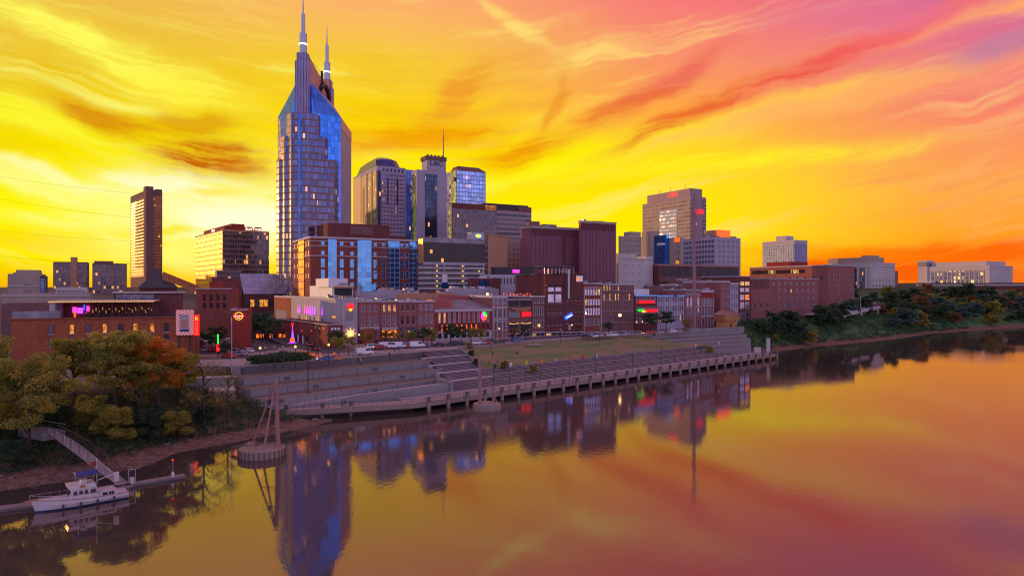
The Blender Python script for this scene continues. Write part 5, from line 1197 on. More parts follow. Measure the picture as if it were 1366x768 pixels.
floors(r_k, [(393.5, 385.5, 6, .66, 2, 'g_sky', (4, 5), 'lit_warm'), (407, 399, 6, .66, 2, 'g_sky', (0,), 'lit_amber'), (420, 411, 6, .66, 0, 'g_sky'), (434, 425, 6, .5, 0, 'g_black')], .05, .95, mun=1)
for u in (.0, .965): r_k.box('f', r_k.La * u + .02, r_k.La * (u + .035), 0, r_k.z(383), 'trim', 'pilaster', .25)
r_k.box('f', .02, r_k.La - .02, r_k.z(384), r_k.z(382.8), 'trim', 'string_course', .3)
r_l = rowb('long_brown_warehouse', 'long brown brick warehouse with many narrow windows behind the bright star street lamp', 802.5, 846, 378.5, 'brick_brown', cap=.5)
for (ys, yh, lit_) in ((387.5, 381, (0, 1, 2, 5)), (401, 392, (0, 2, 4, 5, 9)), (415, 406, ()), (430, 420, ())): floors(r_l, [(ys, yh, 11, .42, 2, 'g_dark', lit_, 'lit_warm')], .03, .97, mun=1, fr='brick_rose')
r_m = rowb('neon_sign_warehouse', 'dark brick warehouse with red and green neon signs under a blue grey roof', 847, 876, 393.5, 'brick_dark', cap=.6, capm='g_blue')
for (ys, yh) in ((404, 396.5), (418, 409.5), (431, 423)): floors(r_m, [(ys, yh, 8, .5, 2, 'g_dark')], .03, .97, mun=1, fr='lilac')
neon(r_m, r_m.La * .14, r_m.La * .84, r_m.z(405), r_m.z(400.8), 'neon_red', 'glow_red', 'red_neon_sign', .7, 10, 4); neon(r_m, r_m.La * .4, r_m.La * .98, r_m.z(416.8), r_m.z(412.6), 'neon_red', 'glow_red', 'red_neon_sign', .7, 8, 5); neon(r_m, r_m.La * .1, r_m.La * .36, r_m.z(415.4), r_m.z(412.2), 'neon_green', 'glow_green', 'green_neon_sign', .7, 5, 6); r_m.box('f', r_m.La * .3, r_m.La * .45, r_m.z(416.6), r_m.z(414.8), 'neon_yellow', 'neon_guitar', .78)
MB().box(.4, r_m.La * .8, 2, 8, r_m.H - .6, r_m.H + 2.8).build('white_roof_block', M['white_paint'], r_m.root)
r_n = rowb('lilac_warehouse', 'lilac grey warehouse with narrow pilasters between the neon signs and red brick house', 876.5, 913, 394, 'lilac', cap=.6, capm='g_blue')
for (ys, yh) in ((403, 397), (415.5, 408), (429, 421)): floors(r_n, [(ys, yh, 11, .45, 0, 'g_black', (9,) if ys == 429 else (), 'lit_amber')], .03, .97, mun=0, fr='lilac')
for k in range(5): r_n.box('f', r_n.La * (.01 + .235 * k), r_n.La * (.025 + .235 * k), 0, r_n.H - 1, 'trim', 'pilaster', .25)
r_o = rowb('red_and_grey_house', 'rose brick house with grey stone bays behind the tall thin mast', 913.5, 935, 386, 'brick_rose', cap=.5)
floors(r_o, [(392, 388, 4, .6, 0, 'g_black'), (408.5, 396.5, 4, .5, 0, 'g_sky'), (422, 411.5, 4, .5, 0, 'g_sky'), (435, 426, 4, .5, 1, 'g_black')], mun=2)
for py in (394, 410): r_o.box('f', .05, r_o.La - .05, r_o.z(py + .5), r_o.z(py - .5), 'trim', 'string_course', .3)
r_p = rowb('crimson_rowhouse', 'narrow crimson brick house with white cornice and white arched base', 935.5, 952, 387, 'brick_crimson', cap=1.2)
floors(r_p, [(408, 399, 4, .5, 0, 'g_dark'), (420.5, 411.5, 4, .5, 0, 'g_dark')], mun=2); floors(r_p, [(434.5, 425, 3, .55, 1, 'g_dark')], mun=1)
for k in range(5): r_p.box('f', r_p.La * (.0 + .24 * k) + .02, r_p.La * (.035 + .24 * k), 0, r_p.z(397), 'trim', 'pilaster', .25)
r_p.box('f', .05, r_p.La - .05, r_p.z(423.2), r_p.z(421.6), 'trim', 'string_course', .3)
r_q = rowb('lilac_terrace_house', 'tall lilac terrace house with pale cornice behind the log kiosk', 961, 973.5, 374.5, 'brick_rose', cap=1.0)
floors(r_q, [(385, 380, 3, .4, 0, 'g_black'), (397, 390, 3, .4, 0, 'g_dark'), (409, 402, 3, .4, 0, 'g_dark')], mun=1, fr='lilac')
r_r = rowb('grey_terrace_house', 'slightly lower lilac grey terrace house with pale cornice', 974, 985, 377, 'lilac', cap=1.0); floors(r_r, [(387, 382, 3, .4, 0, 'g_black'), (399, 392, 3, .4, 0, 'g_dark'), (411, 404, 3, .4, 0, 'g_dark'), (424, 417, 3, .4, 0, 'g_dark')], mun=1, fr='lilac')
r_s = rowb('red_loft_house', 'last house of the row with lit loft windows and grey balconies', 985.5, 1001, 368, 'brick_dark', cap=.4)
floors(r_s, [(380.5, 375.5, 2, .8, 0, 'g_sky', (0, 1), 'lit_warm'), (389, 384, 2, .8, 0, 'g_sky'), (400, 393, 2, .8, 0, 'g_sky', (1,), 'lit_orange'), (411.5, 403, 2, .75, 0, 'g_sky'), (432, 417, 2, .7, 0, 'g_black')], mun=2)
for q in (r_g, r_h, r_i, r_j, r_k, r_l, r_m, r_n): shopfront(q, 444 if q is not r_g else 446, 'painted', 'g_black', max(3, int(q.La / 5)), lit=(0, ) if q in (r_i, r_m, r_h) else ())
r_i.box('f', .5, r_i.La * .5, r_i.z(449.5), r_i.z(448), 'neon_yellow', 'yellow_awning', 1.2); r_j.box('f', .5, r_j.La * .4, r_j.z(448.5), r_j.z(447), 'neon_yellow', 'yellow_awning', 1.2); r_j.box('f', r_j.La * .2, r_j.La * .27, r_j.z(440), r_j.z(433), 'pale', 'hanging_banner', .9)
for i, q in enumerate((r_a, r_b, r_c, r_d, r_f, r_h, r_i, r_k, r_l, r_n, r_o, r_p, r_q)): q.units(3 + i % 3, 40 + i)
r_l.units(6, 60)
# blocks just behind the row
k1 = B('metal_roofed_hall', 'white hall with a ribbed clerestory and pale metal roof behind the ornate rowhouse', 640, 644, 724, 366, 330, 'trim', z0=10, depth=20)
b_ = MB()
for k in range(16): b_.box(k1.La * .12 + k * k1.La * .055, k1.La * .12 + k * k1.La * .055 + .55, -.15, .02, k1.H - 4.6, k1.H - 1.6)
b_.build('clerestory_slot', M['roof_dark'], k1.root); k1.box('f', .1, k1.La * .1, k1.H - 7, k1.H - 1, 'g_blue', 'blue_screen', .2)
k2 = B('brick_plant_room', 'low brick plant room with blue hoarding beside the parking decks', 624, 627, 668, 371, 315, 'brick_dark', z0=10, depth=10); k2.box('f', k2.La * .3, k2.La * .6, k2.H - 5, k2.H - 1, 'g_blue', 'blue_screen', .15); k2.units(5, 71, mt=('white_paint', 'metal'))
k3 = B('rooftop_plant_building', 'building roofed with long pale air handlers behind the crimson saloon', 594, 598, 666, 385, 300, 'painted', z0=10, depth=14); k3.units(20, 72, mt=('white_paint', 'metal', 'painted'))
k4 = B('purple_bar_building', 'low building with a small pink lit terrace under the pale old stone block', 655, 660, 712, 356, 360, 'roof_dark', z0=12, depth=14); k4.box('f', k4.La * .45, k4.La * .62, k4.H - 3, k4.H - 1.2, 'neon_pink', 'terrace_glow', .3)
k5 = B('rear_brick_block', 'plain dark brick block filling the gap behind the star street lamp', 700, 706, 800, 381, 322, 'brick_dark', z0=10, depth=20); k5.units(8, 73)
# ---- foreground warehouse and the blocks around it (upstream)
wh = B('long_brick_warehouse', 'long low orange brick warehouse with two rows of small windows behind the autumn trees', 1, 14, 262, 425, 178, 'brick_orange', th=R(22), z0=7.5, par=.5, cap=.25, capm='brick_orange', depth=20)
Z1, Z2 = ZY(440, 178) - 7.5, ZY(457, 178) - 7.5
us = [68, 96, 118, 140, 161, 181, 203, 222]
for k, px_ in enumerate(us):
    for r_, zz_ in enumerate((Z1, Z2)):
        me_ = win_mesh(1.15, 2.5, 2, 'brick_dark', 'lit_amber' if (k, r_) in ((1, 0), (3, 0), (5, 0), (6, 0), (3, 1), (5, 1)) else 'g_dark', 3, True)
        o_ = wh.put(WSPLIT[me_][0], 'f', wh.x(px_), zz_ - 1.3, 'window'); link('pane', WSPLIT[me_][1], o_)
for k in range(5): wh.put(win_mesh(1.4, 2.6, 1, 'trim', 'g_dark', 2, True), 's', wh.Lb * (.1 + .2 * k), Z1 - 1.3, 'window')
wh.box('f', wh.x(16), wh.x(80), wh.H - .2, wh.H + 1.9, 'roof_grey', 'roof_screen', .05)
vb = wh
MB().box(wh.x(62), wh.x(70), 3, 14, wh.H - .5, wh.H + 4.2).build('bar_wall', M['painted'], wh.root)
MB().box(wh.x(60), wh.x(206), 2.2, 14.5, wh.H + 4.2, wh.H + 4.6).build('bar_canopy', M['concrete_lt'], wh.root)
MB().box(wh.x(70), wh.x(205), 12, 14, wh.H - .5, wh.H + 4.2).build('bar_back_wall', M['brick_dark'], wh.root)
for k in range(8): MB().box(wh.x(74 + k * 18.2), wh.x(74 + k * 18.2) + .25, 2.4, 2.7, wh.H - .5, wh.H + 4.2).build('canopy_post', M['dark_metal'], wh.root)
for (a, c, mt, z_) in ((84, 90, 'neon_pink', 1.6), (91, 99, 'neon_purple', 1.4), (104, 108, 'neon_pink', 1.9), (86, 89, 'neon_orange', .4), (100, 103, 'neon_blue', 2.3)):
    MB().box(wh.x(a), wh.x(c), 11.2, 11.5, wh.H + z_ - .6, wh.H + z_ + 1.0).build('stage_light', M[mt], wh.root)
b_ = MB()
for k in range(34): b_.ball((wh.x(112 + k * 2.7), 2.8 + (k * 7 % 5), wh.H + 1.2 + 1.4 * ((k * 37) % 10) / 10), .13, 6)
b_.build('string_light', M['lamp_dim'], wh.root)
b_ = MB(); b_.bar((wh.x(62), 2.1, wh.H + 4.3), (wh.x(205), 2.1, wh.H + 4.3), .1)
for k in range(70): b_.ball((wh.x(62 + k * 2.04), 2.05, wh.H + 4.15), .10, 6)
b_.build('string_light', M['lamp_dim'], wh.root)
for k in range(12): MB().box(wh.x(110 + k * 11), wh.x(110 + k * 11) + 1.2, 4 + (k % 3), 5 + (k % 3), wh.H - .45, wh.H + .5).build('bar_table', M['dark_metal'], wh.root)
MB().box(wh.x(140), wh.x(236), 14.6, 24, wh.H - .5, wh.H + 6.5).build('upper_storey', M['brick_dark'], wh.root); MB().box(wh.x(143), wh.x(198), 14.3, 14.6, wh.H + 4.7, wh.H + 6.2).build('clerestory', M['g_dark'], wh.root); MB().box(wh.x(138), wh.x(240), 13.8, 24.5, wh.H + 6.5, wh.H + 6.9).build('flat_roof', M['concrete_lt'], wh.root)
# framed billboard and vertical neon on the end of the warehouse
bbx0, bbx1 = wh.x(235), wh.x(258.5); bz0, bz1 = ZY(447, 192) - 7.5, ZY(415, 192) - 7.5
bo = empty('framed_billboard', tuple(wh.root.matrix_basis @ Vector((bbx0, -1.0, bz0))), wh.th, 'billboard with red and white chequered border on the brick warehouse end', 'billboard')
wv, hv = bbx1 - bbx0, bz1 - bz0
MB().box(0, wv, 0, .7, 0, hv).build('panel', pm('poster_paper', (.42, .42, .58), .6, .3, .6, c2=(.52, .36, .36)), bo)
b_ = MB(); cs = .42
for i in range(int(wv / cs) + 1):
    for j in range(int(hv / cs) + 1):
        if (i < 2 or j < 2 or i > wv / cs - 3 or j > hv / cs - 3): b_.box(i * cs, min((i + 1) * cs, wv + .1), -.08, -.01, j * cs, (j + 1) * cs, (i + j) % 2)
b_.build('chequered_border', [emis('red_bulbs', (1, .06, .08), .35), emis('white_bulbs', (1, .85, .9), .25)], bo)
MB().box(wv * .3, wv * .65, -.06, -.015, hv * .3, hv * .65).build('poster_figure', M['tan'], bo); MB().box(wv * .25, wv * .78, -.06, -.015, hv * .16, hv * .24).build('poster_caption', M['g_dark'], bo)
MB().box(wv * .22, wv * .8, -.06, -.015, hv * .74, hv * .86).build('poster_heading', M['lilac'], bo)
MB().bar((wv * .2, .4, -8), (wv * .2, .4, 0), .35).bar((wv * .8, .4, -8), (wv * .8, .4, 0), .35).build('support_post', M['dark_metal'], bo)
vn = empty('vertical_neon_sign', tuple(wh.root.matrix_basis @ Vector((wh.x(262.5), -1.4, bz0 - .2))), wh.th, 'tall glowing red vertical neon sign beside the chequered billboard', 'neon sign')
MB().box(-.75, .75, 0, .5, 0, hv - .8).build('sign_body', emis('deep_red_glow', (1, .01, .01), 1.0), vn); text(vn, 'R', 1.5, 'neon_yellow', vn, (0, -.08, hv - 2)); 
for k in range(5): MB().box(-.3, .3, -.1, -.02, .4 + k * .75, .75 + k * .75).build('neon_letter_stroke', M['neon_orange'], vn)
MB().bar((0, .3, -6), (0, .3, 0), .3).build('support_post', M['dark_metal'], vn)
q1 = B('dark_red_brick_building', 'plain dark red brick building with two rows of slit windows behind the billboard', 235, 262, 310, 384.5, 262, 'brick_red', th=R(14), z0=10, depth=18, cap=.3)
q1.wins('f', 4, q1.x(268), q1.x(304), [q1.H - 4.6], 1.1, 2.2, 'g_black', 'brick_dark', mun=1, sill=False); q1.wins('f', 4, q1.x(268), q1.x(304), [q1.H - 7.6], 1.1, 2.0, 'g_black', 'brick_dark', mun=1, sill=False)
q1.wins('s', 4, 1, q1.Lb - 1, [q1.H - 4.5, q1.H - 9], 1.6, 2.4, 'g_black', 'trim', mun=1, sill=False); MB().box(q1.x(278), q1.x(296), 2, 8, q1.H - .6, q1.H + 2.6).build('penthouse', M['brick_crimson'], q1.root)
q2 = B('bright_red_sign_building', 'narrow bright red brick building carrying a round neon guitar sign', 292, 309.5, 331, 412.5, 212, 'brick_crimson', th=R(18), z0=9.5, cap=.3, capm='trim')
q2.wins('s', 3, 1, q2.Lb - 1, [q2.H - 4.2, q2.H - 8], 1.2, 2.4, 'g_black', 'trim', mun=1, sill=False)
cxx = q2.x(318.5)
MB().lathe([(1.25, 0), (1.25, .2)], 22).build('round_sign', M['neon_yellow'], q2.root, (cxx, -.1, q2.z(421.5))).rotation_euler = (R(90), 0, 0)
MB().lathe([(1.05, 0), (1.05, .25)], 22).build('round_sign_face', M['brick_crimson'], q2.root, (cxx, -.1, q2.z(421.5))).rotation_euler = (R(90), 0, 0)
MB().box(cxx - 1.5, cxx + 1.5, -.55, -.36, q2.z(421.5) - .35, q2.z(421.5) + .35).build('sign_band', M['neon_red'], q2.root)
text(q2, 'Hard Rock', .62, 'lamp_white', q2.root, (cxx, -.6, q2.z(421.5)), 0, ext=.03)
text(q2, 'CAFE', .42, 'lamp_white', q2.root, (cxx, -.6, q2.z(421.5) - .6), 0, ext=.03)
q3 = B('dark_restaurant', 'dark low restaurant with warm lit windows beyond the corner car park', 318, 331, 392, 438, 262, 'brick_dark', th=R(10), z0=10, depth=10)
q3.wins('f', 9, 1, q3.La - 1, [.8], 1.3, 1.5, 'g_black', 'brick_dark', mun=0, lit={(0, 1), (0, 2), (0, 4), (0, 6), (0, 7)}, litm='lit_orange', sill=False)
for q in [v for v in list(globals().values()) if isinstance(v, B)]:
    q.done(); q.over = {}
# ------------------------------------------------------------------ trees
M['bark'] = pm('bark', (.075, .05, .04), .95, .35, 2)
M['bark_pale'] = pm('pale_bark', (.16, .11, .085), .95, .35, 2)
M['leaf_olive'] = foliage('olive_autumn_leaves', (0.200, 0.233, 0.047), (0.500, 0.384, 0.060))
M['leaf_orange'] = foliage('orange_autumn_leaves', (0.691, 0.238, 0.026), (0.346, 0.259, 0.043), .45)
M['leaf_yellow'] = foliage('yellow_green_leaves', (0.370, 0.312, 0.043), (0.156, 0.166, 0.031))
M['leaf_green'] = foliage('deep_green_leaves', (0.046, 0.094, 0.046), (0.094, 0.146, 0.058))
M['leaf_teal'] = foliage('blue_green_leaves', (0.060, 0.130, 0.106), (0.119, 0.203, 0.130))
M['leaf_slope'] = foliage('slope_creeper_leaves', (.04, .11, .05), (.09, .17, .07))
M['leaf_rust'] = foliage('rust_leaves', (0.322, 0.137, 0.056), (0.145, 0.113, 0.048))
def tree_meshes(seed, H, Rc, nleaf, ls, trunk_h=.3, sparse=1., limbs=9, thin=1., flat=1., droop=0., clump=.26):
    """trunk with forking limbs; leaves hang in clumps on the limb ends through the crown's volume"""
    r_ = random.Random(seed); g_ = np.random.default_rng(seed)
    tr = MB(); tips = []
    top = H * .72; rad = H * .022 * thin
    lean = Vector((r_.uniform(-.08, .08), r_.uniform(-.08, .08), 0)) * H
    pts = [Vector((0, 0, -.6)), Vector((0, 0, H * .12)) + lean * .1, lean * .4 + Vector((0, 0, H * trunk_h)), lean + Vector((r_.uniform(-.3, .3), r_.uniform(-.3, .3), top))]
    tr.tube(pts, [rad * 1.5, rad * 1.05, rad * .85, rad * .2], 7)
    for i in range(limbs):
        f = trunk_h + (1 - trunk_h) * (i + .5) / limbs * .8
        base = pts[2].lerp(pts[3], max(0, min(1, (f - trunk_h) / (.72 - trunk_h + .01))))
        a = i * 2.4 + r_.uniform(-.5, .5); up = .25 + .75 * (i / limbs)
        R_ = Rc * (1 - .45 * (i / limbs)) * r_.uniform(.75, 1.05)
        end = base + Vector((math.cos(a) * R_ * .72, math.sin(a) * R_ * .72, R_ * (.25 + .55 * up) * flat - droop * R_))
        midp = base.lerp(end, .5) + Vector((0, 0, R_ * .12))
        tr.tube([base, midp, end], [rad * .5, rad * .3, rad * .09], 5)
        for k in range(4):
            a2 = a + r_.uniform(-1.1, 1.1); s0 = base.lerp(end, r_.uniform(.45, .95)); L = R_ * r_.uniform(.25, .55)
            e2 = s0 + Vector((math.cos(a2) * L, math.sin(a2) * L, L * r_.uniform(-.2, .8)))
            tr.tube([s0, e2], [rad * .16, rad * .04], 4); tips.append((e2, r_.uniform(.7, 1.1))); 
        tips.append((end, 1.)); tips.append((midp, .7))
    for k in range(int(limbs * .8)):
        a = r_.uniform(0, 6.28); q = r_.uniform(0, .5) * Rc; tips.append((lean + Vector((math.cos(a) * q, math.sin(a) * q, H * r_.uniform(.62, .9))), .9))
    n = nleaf; idx = g_.integers(0, len(tips), n)
    C = np.array([list(p) for p, _ in tips]); W_ = np.array([w for _, w in tips])
    cr = Rc * clump * W_[idx]
    dirs = g_.normal(size=(n, 3)); dirs /= np.linalg.norm(dirs, axis=1)[:, None]
    rr = g_.random(n) ** .45
    pos = C[idx] + dirs * (cr * rr)[:, None] * np.array([1.15, 1.15, .62])
    a = g_.normal(size=(n, 3)); a /= np.linalg.norm(a, axis=1)[:, None]
    b0 = g_.normal(size=(n, 3)); b_ = np.cross(a, b0); b_ /= np.linalg.norm(b_, axis=1)[:, None]
    s = ls * (.6 + .8 * g_.random(n))[:, None]
    vs = np.stack([pos - a * s * .55, pos + b_ * s * .34, pos + a * s * .55, pos - b_ * s * .34], 1).reshape(-1, 3)
    me = bpy.data.meshes.new('crown'); me.vertices.add(4 * n); me.loops.add(4 * n); me.polygons.add(n)
    me.vertices.foreach_set('co', vs.astype(np.float32).ravel()); me.loops.foreach_set('vertex_index', np.arange(4 * n, dtype=np.int32))
    me.polygons.foreach_set('loop_start', np.arange(0, 4 * n, 4, dtype=np.int32)); me.polygons.foreach_set('loop_total', np.full(n, 4, dtype=np.int32)); me.update(calc_edges=True)
    return tr, me
def tree_kind(seed, H, Rc, nleaf, ls, leaf, bark='bark', **k):
    tr, me = tree_meshes(seed, H, Rc, nleaf, ls, **k); tm = tr.mesh('trunk', M[bark], True); me.materials.append(M[leaf]); return tm, me, H
def plant(kind, x, y, label, cat='tree', group=None, scale=1., rz=None, name='tree', leaf=None, dz=0.):
    tm, me, H = kind; z = gz(x, y) + dz
    o = empty(name, (x, y, z), rnd.uniform(0, 6.28) if rz is None else rz, label, cat, group); o.scale = scale if isinstance(scale, tuple) else (scale,) * 3
    link('trunk', tm, o); c = link('crown', me, o)
    if leaf:
        c.material_slots[0].link = 'OBJECT'; c.material_slots[0].material = M[leaf]
    return o
# the big autumn trees on the near bank
K_big = [tree_kind(3, 15, 7.4, 26000, .33, 'leaf_olive', trunk_h=.16, limbs=15, clump=.195), tree_kind(5, 16, 6.8, 23000, .31, 'leaf_yellow', trunk_h=.25, limbs=15, clump=.195), tree_kind(8, 15, 6.4, 20000, .31, 'leaf_orange', trunk_h=.25, limbs=15, clump=.195),
         tree_kind(9, 14, 5.2, 1500, .24, 'leaf_yellow', trunk_h=.14, limbs=18, thin=.85), tree_kind(14, 9, 5.5, 15000, .34, 'leaf_green', trunk_h=.06, limbs=12)]
def at(px, Y): v = XY(px, Y); return v.x, v.y
plant(K_big[0], *at(38, 112), 'big olive green tree with dark forked trunk beside the gangway head', scale=1.05, name='tree')
plant(K_big[0], *at(-28, 118), 'olive green tree cut by the frame edge beyond the moored boat', scale=1.05)
plant(K_big[1], *at(100, 130), 'smaller yellow green tree filling the gap behind the gangway', scale=(.8, .8, .82))
plant(K_big[0], *at(182, 137), 'olive tree squeezed between the broad tree and the orange one', scale=(.8, .8, .85), leaf='leaf_yellow')
plant(K_big[1], *at(152, 130), 'broad yellow green tree leaning over the muddy bank', scale=1.12, leaf='leaf_olive')
plant(K_big[2], *at(212, 138), 'tree with bright orange crown in front of the chequered billboard', scale=1.0)
plant(K_big[1], *at(240, 143), 'yellow green tree between the orange tree and the nearly bare one', scale=.68)
plant(K_big[3], *at(272, 138), 'nearly bare tree with fine dark branches above the walkway', scale=1.08, name='tree')
plant(K_big[3], *at(303, 142), 'thin bare sapling leaning against the stone abutment', scale=(.75, .75, .8))
plant(K_big[3], *at(190, 134), 'thin bare tree standing in front of the orange crown', scale=(.8, .8, 1.0))
for i, (px_, Y_, s_, lb) in enumerate([(78, 121, .5, 'dark green bush under the gangway'), (150, 121, .72, 'dark green bush under the broad yellow green tree'), (195, 128, .62, 'dark green bush under the orange tree'), (238, 131, .6, 'dark green bush at the foot of the bare tree'),
        (20, 108, .5, 'low dark bush at the forked trunk behind the boat'), (120, 124, .6, 'dark green bush beside the gangway head platform'), (275, 139, .42, 'low bush beside the stone abutment'), (60, 121, .6, 'dark bush behind the forked olive tree'), (-10, 112, .6, 'dark bush at the frame edge behind the boat')]):
    plant(K_big[4], *at(px_, Y_), lb, 'bush', 'bushes under the bank trees', scale=s_, name='bush', leaf='leaf_olive' if i % 2 else None)
# scrub and reeds on the bank under the walkway: stuff
def scatter(name, pts, size, mat_, kind_label, per=14, spread=.8):
    g_ = np.random.default_rng(77); base = np.repeat(np.array(pts), per, 0); n = len(base)
    pos = base + g_.normal(size=(n, 3)) * [spread, spread, spread * .38]; pos[:, 2] = base[:, 2] + np.abs(pos[:, 2] - base[:, 2])
    a = g_.normal(size=(n, 3)); a[:, 2] = np.abs(a[:, 2]) * 1.3; a /= np.linalg.norm(a, axis=1)[:, None]; b0 = g_.normal(size=(n, 3)); b_ = np.cross(a, b0); b_ /= np.linalg.norm(b_, axis=1)[:, None]
    s = size * (.5 + g_.random(n))[:, None]
    v = np.stack([pos - a * s * .2, pos + b_ * s * .3 + a * s * .2, pos + a * s, pos - b_ * s * .3 + a * s * .2], 1).reshape(-1, 3)
    me = bpy.data.meshes.new(name); me.from_pydata(v.tolist(), [], [(i * 4, i * 4 + 1, i * 4 + 2, i * 4 + 3) for i in range(n)]); me.materials.append(mat_)
    o = link(name, me); return tag(o, kind_label[0], kind_label[1], kind='stuff')
def bank_pts(n, x0, x1, d0, d1, seed, ymax=1e9):
    r_ = np.random.default_rng(seed); X = r_.uniform(x0, x1, n * 6); Yq = r_.uniform(90, min(ymax, 700), n * 6); d = sdist(X, Yq, BANK)
    ok = (d > d0) & (d < d1) & ~inpoly(X, Yq, PARK); X, Yq = X[ok][:n], Yq[ok][:n]; return np.stack([X, Yq, zg(X, Yq)], 1)
scatter('undergrowth', bank_pts(1500, -170, -26, 5.5, 24, 1, 190), .5, M['leaf_green'], ('tangled dark green undergrowth on the bank below the walkway', 'undergrowth'), 16)
scatter('undergrowth', bank_pts(2200, 112, 330, 5.5, 34, 2), 1.0, M['leaf_slope'], ('bright green creeper covering the slope past the promenade end', 'ground cover'), 16, 1.6)
rk = MB(); r_ = random.Random(5)
for (x, y, z) in bank_pts(520, -120, -26, .2, 5.5, 3, 190):
    s = r_.uniform(.15, .55); vs = [(x + s * r_.uniform(.6, 1) * sx, y + s * r_.uniform(.6, 1) * sy, z + s * r_.uniform(.3, .7) * sz) for sx in (-1, 1) for sy in (-1, 1) for sz in (-1, 1)]
    rk.add(vs, [(0, 1, 3, 2), (4, 6, 7, 5), (0, 4, 5, 1), (2, 3, 7, 6), (0, 2, 6, 4), (1, 5, 7, 3)])
tag(rk.build('bank_rubble', pm('rubble', (.22, .16, .13), .95, .4, 1)), 'loose stones and rubble along the muddy waterline', 'rubble', kind='stuff')
# right bank: individual trees
K_far = [tree_kind(21, 11, 6.0, 2600, 1.0, 'leaf_green', limbs=10, trunk_h=.12), tree_kind(22, 10, 6.5, 2600, 1.0, 'leaf_teal', limbs=10, trunk_h=.1), tree_kind(23, 12, 5.5, 2400, .95, 'leaf_green', limbs=11, trunk_h=.15), tree_kind(24, 8, 5.0, 1900, .9, 'leaf_olive', limbs=9, trunk_h=.08)]
FT = [  # px, Y, scale, kind, leaf, label
 (1018, 345, .75, 0, None, 'small dark tree nearest the log kiosk on the slope'), (1036, 352, 1.05, 2, None, 'dark round tree beside the plaza steps'), (1052, 360, 1.15, 0, None, 'big dark green tree second from the plaza steps'),
 (1066, 350, .95, 2, None, 'dark tree in the middle of the clump by the parking strip'), (1082, 352, .9, 3, 'leaf_olive', 'brownish olive tree in front of the dark clump'), (1100, 385, 1.25, 0, None, 'tallest dark tree standing above the viaduct start'),
 (1118, 395, 1.2, 2, None, 'dark tree just behind the tallest one'), (1112, 402, .8, 3, 'leaf_yellow', 'small yellow green tree at the viaduct start'), (1136, 430, 1.1, 1, None, 'blue green tree in front of the courthouse colonnade'),
 (1150, 455, 1.1, 2, 'leaf_green', 'dark tree under the courthouse columns'), (1160, 470, 1.0, 3, 'leaf_rust', 'rust coloured tree below the courthouse'), (1176, 480, 1.0, 3, 'leaf_rust', 'second rust coloured tree beside the viaduct lamps'),
 (1186, 500, 1.15, 2, None, 'dark tree at the courthouse corner'), (1168, 500, .8, 3, 'leaf_rust', 'low brown tree behind the parked cars'), (1143, 462, .8, 3, 'leaf_olive', 'low olive bushy tree behind the viaduct'),
 (1212, 560, 1.1, 0, None, 'dark tree between the two courthouses'), (1226, 570, 1.0, 2, None, 'second dark tree between the two courthouses'), (1246, 560, .9, 3, 'leaf_rust', 'brownish tree at the square tower foot'), (1258, 600, .85, 3, 'leaf_olive', 'olive tree in front of the square tower'),
 (1276, 640, 1.15, 0, None, 'dark tree in front of the second bay of the long courthouse'), (1290, 640, 1.2, 2, None, 'tall dark tree in front of the lit courthouse bays'), (1308, 640, .9, 0, None, 'small dark tree under the courthouse middle bays'), (1322, 645, 1.0, 2, None, 'dark tree under the courthouse end bays'),
 (1352, 700, 1.0, 3, 'leaf_rust', 'rust coloured tree beyond the courthouse corner'), (1364, 700, 1.0, 3, 'leaf_rust', 'rust coloured tree at the frame edge beyond the courthouse')]
for px_, Y_, s_, k_, lf_, lb in FT: plant(K_far[k_], *at(px_, Y_), lb, group='trees on the far slope', scale=s_ * (1.0 if Y_ < 500 else 1.15), leaf=lf_)
# thick wood on the bank beyond the viaduct, each crown a tree, in three belts
r_ = random.Random(44); cnt = 0; belts = [(12, 'at the water'), (24, 'on the mid slope'), (38, 'along the slope top'), (62, 'behind the slope top'), (95, 'on the hill foot'), (135, 'on the hill')]
cols_ = [('leaf_teal', 'blue green'), ('leaf_green', 'dark green'), ('leaf_olive', 'olive'), ('leaf_teal', 'blue green'), ('leaf_rust', 'russet'), ('leaf_green', 'dark green'), ('leaf_yellow', 'yellowish')]
refs = [(1150, 'below the parked cars on the viaduct'), (1185, 'at the viaduct end'), (1215, 'below the gap between the courthouses'), (1245, 'below the square courthouse tower'), (1280, 'below the long courthouse middle'), (1320, 'below the long courthouse far corner'), (1350, 'below the railway bridge start'), (1420, 'beyond the bridge girder')]
for bi, (dd, where) in enumerate(belts):
    x_ = 172.0 + bi * 6
    while x_ < 520:
        # follow the bank at distance dd
        for (ax, ay), (bx, by) in zip(BANK[:-1], BANK[1:]):
            if ax <= x_ < bx:
                u = Vector((bx - ax, by - ay)).normalized(); y_ = ay + (by - ay) * (x_ - ax) / (bx - ax); break
        X, Yq = x_ - u.y * (dd + r_.uniform(-4, 4)), y_ + u.x * (dd + r_.uniform(-4, 4)); px_ = 683 + 910 * X / Yq
        if px_ > 1480: break
        if not (bi >= 2 and px_ < (1190 if bi == 2 else 1125)) and not (bi < 2 and px_ < 1188):
            ref = next((b for a, b in refs if px_ < a), 'beyond the bridge girder'); lf_, cn = cols_[(cnt * 3 + bi) % 7]
            szw = r_.choice(['small', 'broad', 'tall', 'round', 'low'])
            s_ = {'small': .75, 'broad': 1.1, 'tall': 1.15, 'round': .95, 'low': .8}[szw] * (.95 if bi < 1 else 1.08 if bi < 2 else .8)
            plant(K_far[cnt % 4], X, Yq, f'{szw} {cn} tree {where} {ref}', group='riverbank wood past the promenade', scale=(s_ * 1.25, s_ * 1.25, s_ * (.95 if szw != 'tall' else 1.15)), leaf=lf_)
            cnt += 1
        x_ += r_.uniform(8, 13) * (1 + x_ / 900)
